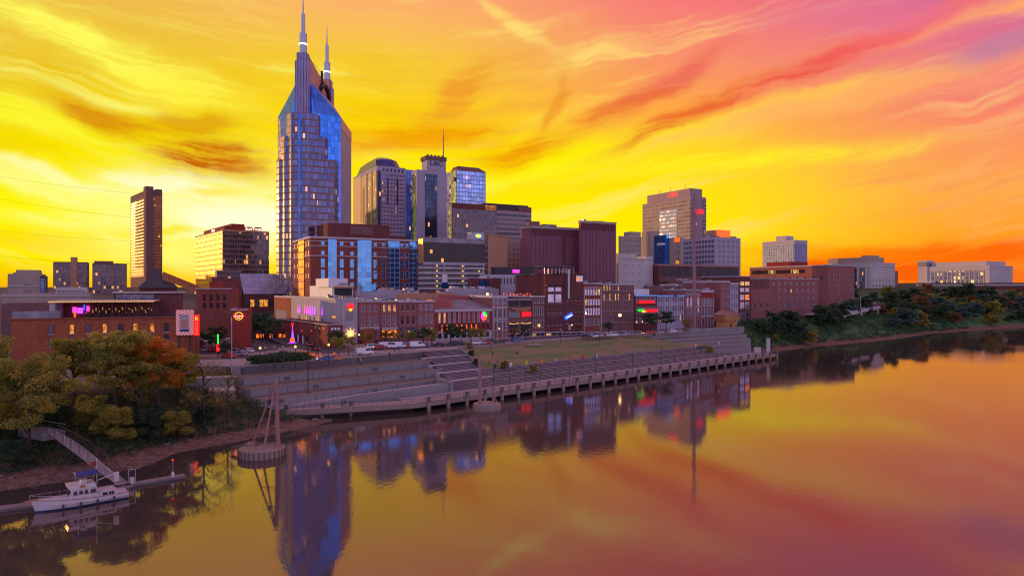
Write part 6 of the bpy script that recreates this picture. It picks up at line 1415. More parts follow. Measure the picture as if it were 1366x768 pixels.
# small street trees
K_st = [tree_kind(31, 6, 2.6, 900, .42, 'leaf_yellow', limbs=7, trunk_h=.3), tree_kind(32, 6, 3.0, 1100, .42, 'leaf_green', limbs=7, trunk_h=.25)]
ST = [(452, 476, 10, 1.0, 0, 'leaf_olive', 'yellowish street tree at the corner of the tier wall'), (465, 474, 10, 1.0, 0, 'leaf_olive', 'second yellowish street tree by the tier wall corner'), (447, 466, 10, 1.05, 1, None, 'dark round street tree in front of the star lamp wall'),
 (493, 463, 10, .8, 0, None, 'small pale street tree in front of the brick porch'), (512, 462, 10, .9, 0, 'leaf_rust', 'reddish street tree in front of the orange lit rowhouse'), (528, 462, 10, .9, 0, 'leaf_olive', 'olive street tree between the orange lit and teal glazed rowhouses'), (548, 461, 10, .9, 1, 'leaf_olive', 'dusky street tree in front of the teal loft glazing'), (564, 461, 10, 1.1, 1, None, 'green street tree in front of the pale sashed rowhouse'), (576, 461, 10, 1.0, 1, 'leaf_olive', 'green street tree at the saloon corner'),
 (602, 460, 10, 1.25, 1, None, 'big dark street tree in front of the saloon doors'), (616, 459, 10, 1.1, 1, None, 'dark street tree in front of the saloon middle piers'), (628, 458, 10, 1.0, 0, 'leaf_olive', 'olive street tree near the round neon sign'), (641, 457, 10, .9, 1, 'leaf_olive', 'small street tree by the ornate rowhouse'), (684, 454, 10, .8, 0, 'leaf_rust', 'small brown street tree in front of the neon bar'), (700, 453, 10, .8, 1, None, 'small dark street tree at the neon bar corner'),
 (771, 449, 10, .9, 0, 'leaf_rust', 'small brown street tree below the blue neon sign'), (812, 446, 10, .9, 1, None, 'dark street tree next to the star street lamp'), (868, 443, 10, 1.45, 1, None, 'broad dark street tree below the green neon sign'), (889, 442, 10, 1.6, 1, None, 'biggest dark street tree in front of the lilac warehouse'), (916, 441, 10, .9, 1, 'leaf_olive', 'small tree at the foot of the tall mast')]
for px_, py_, z_, s_, k_, lf_, lb in ST:
    p = G(px_, py_, z_); o = plant(K_st[k_], p.x, p.y, lb, group='street trees along the river front', scale=s_, leaf=lf_); o.location.z = 10.0
for px_, Y_, s_, lb in [(338, 250, 1.7, 'dark tree beside the round neon guitar building'), (350, 256, 1.9, 'biggest dark tree behind the corner car park'), (361, 246, 1.6, 'dark tree next to the faded mural'), (288, 222, 1.3, 'dark tree under the slit window brick building'), (276, 215, 1.2, 'dark tree behind the vertical neon sign'), (300, 200, .8, 'small dark tree at the foot of the bright red building')]:
    plant(K_st[1], *at(px_, Y_), lb, group='dark city trees', scale=s_)
for px_, lb in ((368.5, 'small conifer against the faded mural'), (431.5, 'small dark tree under the purple uplights')):
    v = XY(px_, 233); plant(K_st[1], v.x, v.y, lb, scale=(.7, .7, 1.0), dz=3.2)
# clipped hedge bed between street and car park
hb = []
p0, p1 = G(342, 486), G(400, 481)
g_ = np.random.default_rng(5)
for k in range(420):
    f = g_.random(); a = p0.lerp(p1, f); hb.append((a.x + g_.uniform(-2.5, 2.5), a.y + g_.uniform(0, 6), 10.0 + g_.uniform(0, 1.6)))
tag(scatter('hedge', hb, .6, M['leaf_green'], ('dense dark green hedge bed between the street and the car park', 'hedge'), 22, .55), kind='stuff')
# ------------------------------------------------------------------ boat, pontoons, gangway
M['hull'] = pm('boat_gelcoat', (.62, .56, .55), .35, .1, .8)
M['hull_blue'] = pm('boat_bottom_paint', (.03, .05, .20), .5, .1, 1)
M['canvas'] = pm('blue_canvas', (.035, .05, .22), .8, .15, 2)
bow, stern = Vector((-63.8, 91.2)), Vector((-55.6, 98.4)); dv = (stern - bow); ang = math.atan2(dv.y, dv.x); Lb_ = dv.length
bt = empty('motor_yacht', (bow.x, bow.y, 0), ang, 'old white trawler yacht with blue canopy moored at the pontoon', 'boat')
st_ = []
for i in range(11):
    f = i / 10; x = Lb_ * f; wd = 1.75 * (math.sin(min(1, f * 1.9 + .02) * math.pi / 2) ** .8) * (1 - .12 * f); dk_ = 1.75 - .75 * min(1, f * 1.5) ** .8
    st_.append([(x + .35 * (1 - f), 0, -.5), (x + .1, wd * .55, -.25), (x, wd * .82, .22), (x - .25 * (1 - f), wd, dk_ * .6), (x - .55 * (1 - f) ** 2, wd * 1.02, dk_)])
vs_, fs_, ms_ = [], [], []
for row in st_: vs_ += row + [(a, -b_, c) for a, b_, c in row]
for i in range(10):
    for k in range(4):
        a = i * 10 + k; fs_.append((a, a + 1, a + 11, a + 10)); ms_.append(1 if k < 2 else 0)
        a += 5; fs_.append((a, a + 10, a + 11, a + 1)); ms_.append(1 if k < 2 else 0)
fs_.append((100, 101, 102, 103, 104)); ms_.append(0); fs_.append((109, 108, 107, 106, 105)); ms_.append(0); fs_.append((100, 104, 109, 105)); ms_.append(0)
hm = MB(); hm.v, hm.f, hm.m = vs_, fs_, ms_; hm.build('hull', [M['hull'], M['hull_blue']], bt, smooth=False)
dkm = MB(); nn_ = len(st_)
dkm.add([(r[4][0], r[4][1] * .97, r[4][2] - .12) for r in st_] + [(r[4][0], -r[4][1] * .97, r[4][2] - .12) for r in st_], [(i, i + 1, nn_ + i + 1, nn_ + i)[::-1] for i in range(nn_ - 1)]); dkm.build('deck', M['hull'], bt)
for sy in (1, -1):
    MB().tube([(r[4][0], sy * r[4][1], r[4][2] + .03) for r in st_], .05, 5).build('rub_rail', M['wood'], bt)
# cabins
def taper(x0, x1, w, z0, z1, f0, f1, mt, name, ins=.12):
    return MB().add([(x0, -w, z0), (x1, -w, z0), (x1, w, z0), (x0, w, z0), (x0 + f0, -w + ins, z1), (x1 - f1, -w + ins, z1), (x1 - f1, w - ins, z1), (x0 + f0, w - ins, z1)],
        [(0, 3, 2, 1), (4, 5, 6, 7), (0, 1, 5, 4), (1, 2, 6, 5), (2, 3, 7, 6), (3, 0, 4, 7)]).build(name, M[mt], bt)
taper(1.6, 3.9, 1.0, 1.0, 1.5, .5, 0, 'hull', 'fore_cabin'); taper(3.4, 7.3, 1.25, .85, 2.45, .7, .3, 'hull', 'deckhouse'); taper(7.3, 9.7, 1.2, .8, 1.65, 0, .3, 'hull', 'aft_cabin')
taper(3.9, 6.9, 1.35, 2.45, 2.55, 0, 0, 'hull', 'flybridge_floor', .0); taper(3.7, 6.9, 1.25, 2.55, 3.05, -.15, .1, 'hull', 'flybridge_coaming', .03)
MB().add([(3.55, -1.2, 2.0), (3.62, -1.18, 2.3), (3.62, 1.18, 2.3), (3.55, 1.2, 2.0)], [(0, 1, 2, 3)]) 
for sy in (1, -1):
    for x0, x1 in ((4.2, 4.7), (4.85, 5.35), (5.5, 6.0), (6.2, 6.95)):
        MB().add([(x0, sy * 1.215, 1.65), (x1, sy * 1.215, 1.65), (x1 - .03, sy * 1.172, 2.2), (x0 + .05, sy * 1.172, 2.2)], [(0, 1, 2, 3)]).build('cabin_window', M['g_black'], bt)
    for x0 in (7.7, 8.5): MB().box(x0, x0 + .6, sy * 1.19 - .03, sy * 1.19 + .03, 1.05, 1.42).build('cabin_window', M['g_black'], bt)
for y0 in (-.95, -.3, .35): MB().add([(3.66, y0, 1.6), (3.66, y0 + .55, 1.6), (3.93, y0 + .52, 2.25), (3.93, y0 + .03, 2.25)], [(0, 1, 2, 3)]).build('windscreen', M['g_black'], bt)
MB().add([(4.5, -1.25, 4.35), (7.3, -1.25, 4.35), (7.3, 1.25, 4.35), (4.5, 1.25, 4.35), (4.6, 0, 4.62), (7.2, 0, 4.62), (4.5, -1.3, 4.22), (7.3, -1.3, 4.22), (7.3, 1.3, 4.22), (4.5, 1.3, 4.22)], [(0, 1, 5, 4), (2, 3, 4, 5), (1, 2, 5), (3, 0, 4), (6, 7, 1, 0), (8, 9, 3, 2), (7, 8, 2, 1), (9, 6, 0, 3)]).build('canopy', M['canvas'], bt)
for x in (4.8, 7.0):
    for sy in (1, -1): MB().bar((x, sy * 1.15, 2.9), (x, sy * 1.15, 4.3), .05).build('canopy_pole', M['metal'], bt)
MB().box(5.2, 5.9, -.5, .5, 2.56, 3.5).build('helm_seat', M['hull'], bt)
rl = MB()
for sy in (1, -1):
    pr = [(r[4][0], sy * r[4][1] * .95, r[4][2] + .62) for r in st_]; rl.tube(pr, .03, 4)
    for r in st_: rl.bar((r[4][0], sy * r[4][1] * .95, r[4][2]), (r[4][0], sy * r[4][1] * .95, r[4][2] + .62), .04)
rl.build('guard_rail', M['metal'], bt)
MB().box(-1.1, .2, -.22, .22, 1.55, 1.68).build('bow_pulpit', M['wood'], bt)
fp = MB().bar((7.2, 0, 2.4), (7.2, 0, 6.1), .07).build('flag_staff', M['white_paint'], bt); MB().box(6.5, 7.16, -.02, .02, 5.0, 5.7).build('flag', M['brick_crimson'], bt)
MB().bar((7.3, 0, 3.0), (9.5, 0, 3.6), .08).build('boom', M['white_paint'], bt); MB().box(9.3, 9.9, -.35, .35, 2.5, 3.7).build('dinghy_davit', M['hull'], bt)
for i in range(4): MB().lathe([(.05, .2), (.14, .3), (.14, .75), (.05, .85)], 8, 3.0 + i * 2, -st_[3 + i * 2][3][1] - .16).build('fender', M['roof_dark'], bt)
for sy in (1, -1): MB().tube([(.4, sy * .1, 1.7), (-1.2, sy * .7 + 1.2, .9), (-2.6, sy * .3 + 2.0, .5)], .025, 4).build('mooring_rope', M['bark_pale'], bt)
MB().tube([(.1, 0, 1.6), (.0, 0, 1.1), (.12, 0, .5)], .04, 5).build('anchor_chain', M['dark_metal'], bt); MB().box(5.0, 5.6, -1.36, -1.30, 2.62, 2.95).build('name_board', M['wood'], bt)
# pontoons
M['deck_wood'] = pm('weathered_decking', (.30, .24, .22), .9, .3, 1.2, c2=(.22, .18, .17))
def pontoon(a, c, w, label, z=.45):
    a, c = Vector(a), Vector(c); d = c - a; o = empty('floating_pontoon', (a.x, a.y, 0), math.atan2(d.y, d.x), label, 'pontoon'); L = d.length
    MB().box(0, L, 0, w, z - .12, z).build('decking', M['deck_wood'], o); MB().box(-.08, L + .08, -.1, w + .1, z - .42, z - .125).build('fender_beam', M['concrete_dk'], o)
    for k in range(int(L / 3)): MB().box(.6 + k * 3, 2.4 + k * 3, .15, w - .15, -.4, z - .43).build('float', M['roof_dark'], o)
    b_ = MB()
    for k in range(int(L / .3)): b_.box(k * .3 + .27, k * .3 + .3, .02, w - .02, z + .001, z + .006)
    b_.build('plank_gap', M['concrete_dk'], o); return o
pn1 = pontoon((-80, 86.0), (-63.5, 93.6), 1.9, 'grey floating pontoon running out of frame beside the yacht bow')
pn2 = pontoon((-58.9, 101.2), (-51.5, 107.8), 1.5, 'grey floating pontoon with a red lamp beyond the yacht stern')
pn3 = pontoon((-63.5, 96.2), (-56.8, 102.2), 1.6, 'grey floating pontoon hidden behind the yacht at the gangway foot')
pl = empty('power_pedestal', (-57.6, 103.4, .45), .6, 'white power pedestal frame standing at the gangway foot', 'pedestal')
MB().box(-.3, .3, -.2, .2, 0, .9).build('cabinet', M['hull'], pl); MB().bar((-.45, 0, 0), (-.45, 0, 2.1), .08).bar((.45, 0, 0), (.45, 0, 2.1), .08).bar((-.45, 0, 2.1), (.45, 0, 2.1), .08).build('frame', M['metal'], pl)
rb1 = empty('navigation_light', (-53.2, 107.0, .45), 0, 'red lamp on a thin post at the pontoon end', 'lamp post'); MB().bar((0, 0, 0), (0, 0, 2.5), .07).build('post', M['metal'], rb1); MB().ball((0, 0, 2.6), .17, 8).build('lamp', M['neon_red'], rb1); MB().lathe([(.25, 0), (.25, .5), (.12, .8)], 10).build('base', M['hull'], rb1)
# gangway
g0, g1 = Vector((-76.2, 113.5, 6.0)), Vector((-58.4, 102.6, .62)); gd = (g1 - g0); gh = Vector((gd.x, gd.y, 0)); gn = Vector((-gh.y, gh.x, 0)).normalized()
gw = empty('gangway', tuple(g0), 0, 'steel truss gangway sloping from the bank down to the pontoon', 'gangway')
MB().add([tuple(gn * -.8), tuple(gd + gn * -.8), tuple(gd + gn * .8), tuple(gn * .8), tuple(gn * -.8 - Vector((0, 0, .15))), tuple(gd + gn * -.8 - Vector((0, 0, .15))), tuple(gd + gn * .8 - Vector((0, 0, .15))), tuple(gn * .8 - Vector((0, 0, .15)))], [(0, 1, 2, 3), (7, 6, 5, 4), (0, 4, 5, 1), (2, 6, 7, 3), (1, 5, 6, 2), (3, 7, 4, 0)]).build('walking_deck', M['deck_wood'], gw)
for sg, nm in ((-1, 0), (1, 1)):
    b_ = MB(); up = lambda f: Vector((0, 0, 1.05 + .75 * math.sin(math.pi * min(1, f * 1.02)))); n = 16
    for k in range(n):
        f0, f1 = k / n, (k + 1) / n; A, Bq = gd * f0 + gn * .85 * sg, gd * f1 + gn * .85 * sg
        b_.bar(A + up(f0), Bq + up(f1), .09); b_.bar(A, Bq, .1); b_.bar(A, A + up(f0), .06); b_.bar(A if k % 2 else A + up(f0), Bq + up(f1) if k % 2 else Bq, .05)
    b_.build('side_truss', M['dark_metal'] if sg > 0 else M['metal'], gw)
gp = empty('gangway_landing', (-79, 115, 6.0), -.5, 'small grey concrete landing at the gangway head', 'landing'); MB().box(-5, 2.8, -1.5, 2, -1.2, 0).build('slab', M['concrete'], gp); MB().box(-4.5, 2.5, 2.05, 2.2, .9, 1.0).build('handrail', M['metal'], gp)
# retaining ledge visible between the near trees
for i, (pa, Ya, pb, Yb, z1, lb) in enumerate([(95, 150, 235, 155, 7.2, 'pale concrete ledge wall glimpsed between the autumn trees'), (85, 136, 160, 139, 5.0, 'lower concrete ledge wall above the gangway'), (235, 160, 312, 163, 8.6, 'brown wall behind the nearly bare tree')]):
    a, c = XY(pa, Ya), XY(pb, Yb); d = c - a; o = empty('ledge_wall', (a.x, a.y, 0), math.atan2(d.y, d.x), lb, 'wall')
    MB().box(0, d.length, 0, .6, 2, z1).build('wall_face', M['concrete'], o); MB().box(-.1, d.length + .1, -.15, 3, z1, z1 + .2).build('coping', M['concrete_lt'], o)
# ------------------------------------------------------------------ mooring dolphins with raked masts
da = empty('mooring_dolphin', (-44.9, 122.6, 0), 0, 'round concrete dolphin near the bank with three raked rose poles', 'mooring dolphin', 'concrete mooring dolphins')
MB().lathe([(4.0, -1.5), (4.0, 1.35), (3.8, 1.5)], 28).build('concrete_drum', M['coping'], da); b_ = MB()
for k in range(28): a = k * math.pi / 14; b_.bar((4.03 * math.cos(a), 4.03 * math.sin(a), -.6), (4.03 * math.cos(a), 4.03 * math.sin(a), 1.35), .28, .12)
b_.build('timber_fender', M['bark_pale'], da)
def pole(par, a, c, r0, r1, name='pole', mt='rust'): return MB().tube([a, c], [r0, r1], 10).build(name, M[mt], par)
pole(da, (2.8, .2, 1.4), (2.4, .2, 13.3), .42, .34, 'main_pole'); pole(da, (1.1, -2.2, 1.4), (2.3, 0, 12.6), .2, .15); pole(da, (-2.3, 1.2, 1.4), (2.2, .1, 12.8), .2, .15)
MB().bar((-.6, .4, 5.9), (2.4, .2, 6.0), .12).bar((-.1, .3, 9.6), (2.3, .2, 9.8), .1).build('tie_bar', M['dark_metal'], da); MB().lathe([(.35, 9.1), (.45, 9.4), (.35, 9.9)], 10, 1.3, .2).build('lantern', M['dark_metal'], da)
MB().tube([(-6.5, 2.5, .8), (-2.5, 1.5, 1.75), (1, 1.2, 1.9), (4.5, .8, 1.8)], [.2, .17, .15, .08], 7).build('driftwood_log', M['bark_pale'], da); MB().box(-3.2, -1.6, .4, 2, 1.5, 2.0).build('bollard', M['coping'], da)
db = empty('mooring_dolphin', (-6.2, 168.8, 0), .3, 'round concrete dolphin at the promenade with one thick post and a raked pole', 'mooring dolphin', 'concrete mooring dolphins')
MB().lathe([(3.5, -1.5), (3.5, .9), (3.4, 1.5), (3.0, 1.65)], 28).build('concrete_drum', M['coping'], db)
pole(db, (-1.9, -.6, 1.3), (-2.0, -.4, 12.6), .48, .42, 'main_pole'); pole(db, (2.9, .8, 1.3), (-1.9, 0, 12.2), .16, .12); pole(db, (1.9, .9, 1.3), (2.0, .9, 5.4), .34, .34, 'short_post', 'coping')
# ------------------------------------------------------------------ tall mast beside the kiosk, kiosk
pq = G(926, 438.5, 10.0)
ms_ = empty('tall_mast', tuple(pq), 0, 'very tall thin rose painted steel mast in front of the warehouses', 'mast'); H_ = ZY(258, pq.y) - 10
MB().tube([(0, 0, 0), (0, 0, H_ * .96)], [.95, .62], 12).build('shaft', M['rust'], ms_); MB().lathe([(1.6, 0), (1.6, .7), (1.2, .8)], 12).build('footing', M['concrete'], ms_); MB().tube([(0, 0, H_ * .96), (0, 0, H_)], [.25, .05], 8).build('tip', M['dark_metal'], ms_)
pk_ = XY(969, 342); M['lit_kiosk_log'] = pm('lit_kiosk_log', (.62, .27, .09), .8, .25, .8); kk = empty('log_kiosk', (pk_.x, pk_.y, 10), R(28), 'orange lit log kiosk with overhanging plank roof on the plaza', 'kiosk')  # light on the kiosk put into a brighter log colour
MB().box(-4, 4, -3, 3, 0, 3.9).build('lower_walls', M['lit_kiosk_log'], kk); MB().box(-4.9, 4.9, -3.9, 3.9, 3.9, 6.6).build('overhanging_storey', M['lit_kiosk_log'], kk)
b_ = MB()
for k in range(11): b_.box(-4.05, 4.05, -3.06, -3.0, .25 + k * .33, .31 + k * .33)
for k in range(7): b_.box(-4.95, 4.95, -3.96, -3.9, 4.2 + k * .36, 4.27 + k * .36).box(-4.96, -4.9, -3.9, 3.9, 4.2 + k * .36, 4.27 + k * .36)
b_.build('log_joint', M['bark'], kk)
MB().add([(-5.2, -4.2, 6.6), (5.2, -4.2, 6.6), (5.2, 4.2, 6.6), (-5.2, 4.2, 6.6), (-3.0, 0, 9.4), (3.0, 0, 9.4)], [(0, 1, 5, 4), (1, 2, 5), (2, 3, 4, 5), (3, 0, 4), (3, 2, 1, 0)]).build('hip_roof', pm('cedar_shingle', (.50, .26, .17), .85, .2, 1), kk)
b_ = MB()
for k in range(15):
    x = -5 + k * .71; t0 = max(-3, min(3, x * .6)); b_.bar((x, -4.2, 6.64), (t0, -.05, 9.42), .12)
b_.build('roof_batten', M['bark_pale'], kk)
MB().box(-.7, .5, -3.05, -2.98, 0, 2.2).build('door', M['bark'], kk)
wp = empty('white_dolphin_post', tuple(P(1023, 466, 284)), 0, 'pale square post standing at the downstream end of the promenade', 'post'); wp.location.z = ZD; wp.location.x, wp.location.y = dk(149, 2.0); MB().box(-.6, .6, -.6, .6, 0, 6.4).build('shaft', M['pale'], wp); MB().box(-.7, .7, -.7, .7, 6.4, 6.6).build('cap', M['concrete_lt'], wp)
wg = empty('gauge_hut', tuple(dk(150, 7)) + (ZD,), 0, 'small pale block wall with rail at the promenade end', 'wall'); MB().box(-1.5, 1.2, 0, 1, 0, 2.4).build('block', M['pale'], wg)
# flags along the promenade
flc = [('dark grey', 'dark_metal', 661), ('white', 'white_paint', 682), ('yellow', None, 703), ('red and yellow', None, 723), ('pale grey', 'painted', 743), ('rose red', None, 762), ('scarlet', None, 779), ('bluish white', None, 797), ('faded blue', None, 846), ('dull purple', None, 885), ('beige', None, 929), ('pale pink', None, 960)]
fcol = {'yellow': (.85, .65, .03), 'red and yellow': (.75, .3, .05), 'rose red': (.75, .12, .14), 'scarlet': (.8, .05, .04), 'bluish white': (.5, .55, .7), 'faded blue': (.25, .3, .5), 'dull purple': (.3, .15, .35), 'beige': (.6, .5, .38), 'pale pink': (.7, .45, .5)}
for i, (cn, mt, px_) in enumerate(flc):
    k = (px_ - 683) / F; s_ = hit((D0.x, D0.y), (T.x, T.y), px_); p = dk(s_, .75)
    o = empty('banner_pole', (p[0], p[1], ZD), rnd.uniform(-.5, .5), f'dark pole on the promenade flying a small {cn} pennant', 'flagpole', 'pennant poles on the promenade')
    MB().tube([(0, 0, 0), (0, 0, 7.6)], [.075, .05], 6).build('pole', M['dark_metal'], o)
    m_ = M[mt] if mt else pm('pennant_' + cn.replace(' ', '_'), fcol[cn], .8, .1, 1)
    b_ = MB(); n = 5
    for q in range(n): 
        a0, a1 = q / n, (q + 1) / n; w0, w1 = .1 * math.sin(a0 * 5 + i), .1 * math.sin(a1 * 5 + i)
        b_.add([(.05 + a0 * .75, w0, 7.5 - .1 * a0), (.05 + a1 * .75, w1, 7.5 - .1 * a1), (.05 + a1 * .75, w1 + .02, 5.9 + a1 * .9), (.05 + a0 * .75, w0 + .02, 5.9 + a0 * .9)], [(0, 1, 2, 3)])
    b_.build('pennant', m_, o)
# ------------------------------------------------------------------ street lamps
def make_lamp(label, h=5.0, lit=True):
    o = empty('street_lamp', (0, 0, 0), 0, label, 'street lamp'); MB().tube([(0, 0, 0), (0, 0, .7), (0, 0, h)], [.16, .09, .06], 7).build('post', M['dark_metal'], o)
    MB().lathe([(.02, h), (.26, h + .15), (.3, h + .4), (.12, h + .62)], 10).build('globe', M['lamp'] if lit else M['painted'], o); MB().lathe([(.2, h + .62), (.03, h + .85)], 8).build('finial', M['dark_metal'], o); return o
LAMPS = [(347, 493, 'lit globe lamp at the upstream end of the tier wall', 1), (394, 490.5, 'lit globe lamp above the second panel of the tier wall', 1), (438.5, 487, 'lit globe lamp beside the orange car', 1), (366, 491.5, 'unlit short lamp along the upstream tier wall', 0), (377.5, 491, 'unlit short lamp beside the hedge bed', 0), (354, 492.5, 'unlit short lamp between two lit globes', 0),
 (479, 466, 'lit globe lamp by the brick porch', 1), (519, 461, 'lit globe lamp by the orange lit rowhouse', 1), (545, 460.5, 'lit globe lamp by the loft glazed rowhouse', 1), (577, 460, 'lit globe lamp at the saloon corner', 1), (626, 457.5, 'lit globe lamp in front of the saloon piers', 1), (666, 455, 'lit globe lamp by the ornate rowhouse', 1), (763, 449, 'lit globe lamp beneath the blue neon sign', 1), (849, 443.5, 'lit globe lamp beneath the green neon sign', 1), (857, 443, 'second lit globe lamp beneath the neon signs', 1), (881, 442, 'lit globe lamp between two dark street trees', 1),
 (702, 462.5, 'unlit lamp on the street edge above the lawn', 0), (748, 459.5, 'unlit lamp at the top of the lawn below the warehouse', 0), (800, 456, 'unlit lamp at the top of the lawn below the white pilasters', 0), (655, 465, 'unlit lamp at the top of the stair flights', 0)]
L1, L0 = make_lamp('x', lit=True), make_lamp('x', lit=False); f1 = f0 = False
for px_, py_, lb, on in LAMPS:
    p = G(px_, py_, 10.0); o = (L1 if not f1 else None) if on else (L0 if not f0 else None)
    if on: f1 = True
    else: f0 = True
    if o is None: o = dup(L1 if on else L0, p)
    o.location = p; o['label'] = lb; o['group'] = 'globe street lamps'; o.scale = (1, 1, 1) if px_ < 470 or not on else (.95, .95, .9)
p = G(827, 446.0, 10.0); sl_ = empty('street_lamp', tuple(p), 0, 'tall street lamp shining with a bright star of light before the brown warehouse', 'street lamp'); MB().tube([(0, 0, 0), (0, 0, 8.0)], [.14, .08], 7).build('post', M['dark_metal'], sl_)
MB().ball((0, 0, 8.3), .62, 12).build('lamp_head', emis('bright_lamp', (1, .60, .18), 9), sl_)
# tall street light standards
for px_, py_, z_, h_, lb in [(411, 537, 2.3, 17.5, 'tall thin dark pole rising in front of the tier walls'), (309, 497, 9.5, 13.5, 'tall grey street light standard with a bent arm over the lot entrance'), (163, 505, 8, 5, 'small lamp post behind the autumn trees')]:
    p = G(px_, py_, z_); o = empty('light_standard', tuple(p), 0, lb, 'lamp post'); MB().tube([(0, 0, 0), (0, 0, h_)], [.14, .09], 7).build('post', M['dark_metal'] if px_ != 309 else M['metal'], o)
    MB().tube([(0, 0, h_), (-1.2, 0, h_ + .6), (-2.6, 0, h_ + .3)], [.09, .07, .06], 6).build('arm', M['dark_metal'], o) if px_ == 309 else MB().lathe([(.25, h_), (.2, h_ + .3)], 8).build('lamp_head', M['dark_metal'], o)
# neon guitar sculpture in the lot
p = G(390, 458, 10); o = empty('neon_guitar_sculpture', (p.x, p.y, 10.1), R(-20), 'tall glowing neon guitar sculpture at the corner car park', 'sculpture')
MB().ball((0, 0, 1.2), .9, 12).build('guitar_body', M['neon_orange'], o); MB().tube([(0, .05, 1.5), (0, .05, 6.4)], [.2, .14], 6).build('guitar_neck', M['neon_pink'], o); MB().box(-.35, .35, -.1, .15, 6.4, 7.4).build('guitar_head', M['neon_red'], o)
for sx in (-1, 1): MB().tube([(sx * .9, .2, .1), (sx * .5, .2, 2.2), (sx * .25, .2, 4.4)], [.16, .12, .07], 6).build('blue_flare', M['neon_blue'], o)
MB().lathe([(1.5, -.1), (1.5, .25)], 16).build('plinth', M['neon_purple'], o)
# traffic signals on a mast arm
p = G(424, 466, 10); o = empty('traffic_signal', tuple(p), 0, 'dark traffic signal mast arm with two red lights over the cross street', 'traffic signal'); MB().tube([(0, 0, 0), (0, 0, 6.4)], [.12, .09], 7).build('post', M['dark_metal'], o); MB().tube([(0, 0, 6.2), (-6.2, 0, 6.3)], [.08, .05], 6).build('mast_arm', M['dark_metal'], o)
for x in (-2.0, -5.2):
    h_ = MB().box(x - .2, x + .2, -.15, .15, 5.3, 6.4).build('signal_head', M['black'], o); MB().ball((x, -.2, 6.1), .24, 8).build('red_light', M['neon_red'], o)
p = G(411, 489, 10.0); 
# vertical illuminated parking sign near the lot entrance
p = G(291, 474, 10); o = empty('pylon_sign', (p.x, p.y, 9.5), 0, 'slim pylon sign with green tip and red base beside the bright red building', 'sign'); MB().bar((0, 0, 0), (0, 0, 5.4), .25).build('post', M['dark_metal'], o); MB().box(-.2, .2, -.2, -.05, 4.0, 6.8).build('green_panel', M['neon_green'], o); MB().box(-.45, .45, -.25, -.05, 1.8, 3.8).build('red_panel', M['neon_red'], o)
# ------------------------------------------------------------------ vehicles
def paint(name, c): return pm(name, c, .3, .08, 1, spec=.6)
PAINT = {'white': paint('white_car_paint', (.75, .73, .74)), 'silver': paint('silver_car_paint', (.38, .38, .42)), 'black': paint('black_car_paint', (.02, .02, .025)), 'red': paint('red_car_paint', (.45, .03, .03)), 'blue': paint('blue_car_paint', (.05, .09, .30)), 'grey': paint('grey_car_paint', (.14, .14, .16)), 'orange': paint('orange_car_paint', (.85, .16, .03)), 'green': paint('green_car_paint', (.05, .14, .08)), 'beige': paint('beige_car_paint', (.42, .35, .27))}
PROF = {'saloon': [(-2.25, .35), (-2.25, .85), (-1.6, .95), (-1.0, 1.42), (.55, 1.42), (1.3, .95), (2.15, .82), (2.25, .35)], 'suv': [(-2.3, .4), (-2.3, 1.1), (-2.1, 1.72), (.6, 1.75), (1.25, 1.12), (2.2, 1.0), (2.3, .4)], 'van': [(-2.6, .4), (-2.6, 2.1), (1.3, 2.1), (1.9, 1.3), (2.5, 1.1), (2.6, .4)],
        'pickup': [(-2.7, .45), (-2.7, 1.0), (-.7, 1.02), (-.55, 1.75), (.75, 1.75), (1.35, 1.1), (2.6, 1.02), (2.7, .45)]}
GL = {'saloon': (-1.05, .6, .98, 1.36), 'suv': (-1.95, .75, 1.15, 1.65), 'van': (.1, 1.45, 1.3, 1.95), 'pickup': (-.45, .9, 1.12, 1.68)}
CARME = {}
def prof_mesh(pts, w, inset):
    b = MB(); n = len(pts); zt_ = max(z for _, z in pts)
    wv_ = [w - inset * max(0, (z - .9)) for _, z in pts]
    b.v = [(x, -ww, z) for (x, z), ww in zip(pts, wv_)] + [(x, ww, z) for (x, z), ww in zip(pts, wv_)]
    b.f = [tuple(range(n))[::-1], tuple(range(n, 2 * n))] + [(i, (i + 1) % n, n + (i + 1) % n, n + i) for i in range(n)]; b.f = [f[::-1] for f in b.f]; b.m = [0] * len(b.f); return b
rmm = MB().tube([(0, -.125, 0), (0, .125, 0)], .19, 8).mesh('rim', M['metal']); whm = MB().tube([(0, -.11, 0), (0, .11, 0)], .33, 12).mesh('wheel', M['black'])
hlm = MB().box(-.03, .05, -.2, .2, -.09, .09).mesh('headlight', M['lamp_white']); tlm = MB().box(-.05, .03, -.2, .2, -.1, .1).mesh('tail_light', M['neon_red'])
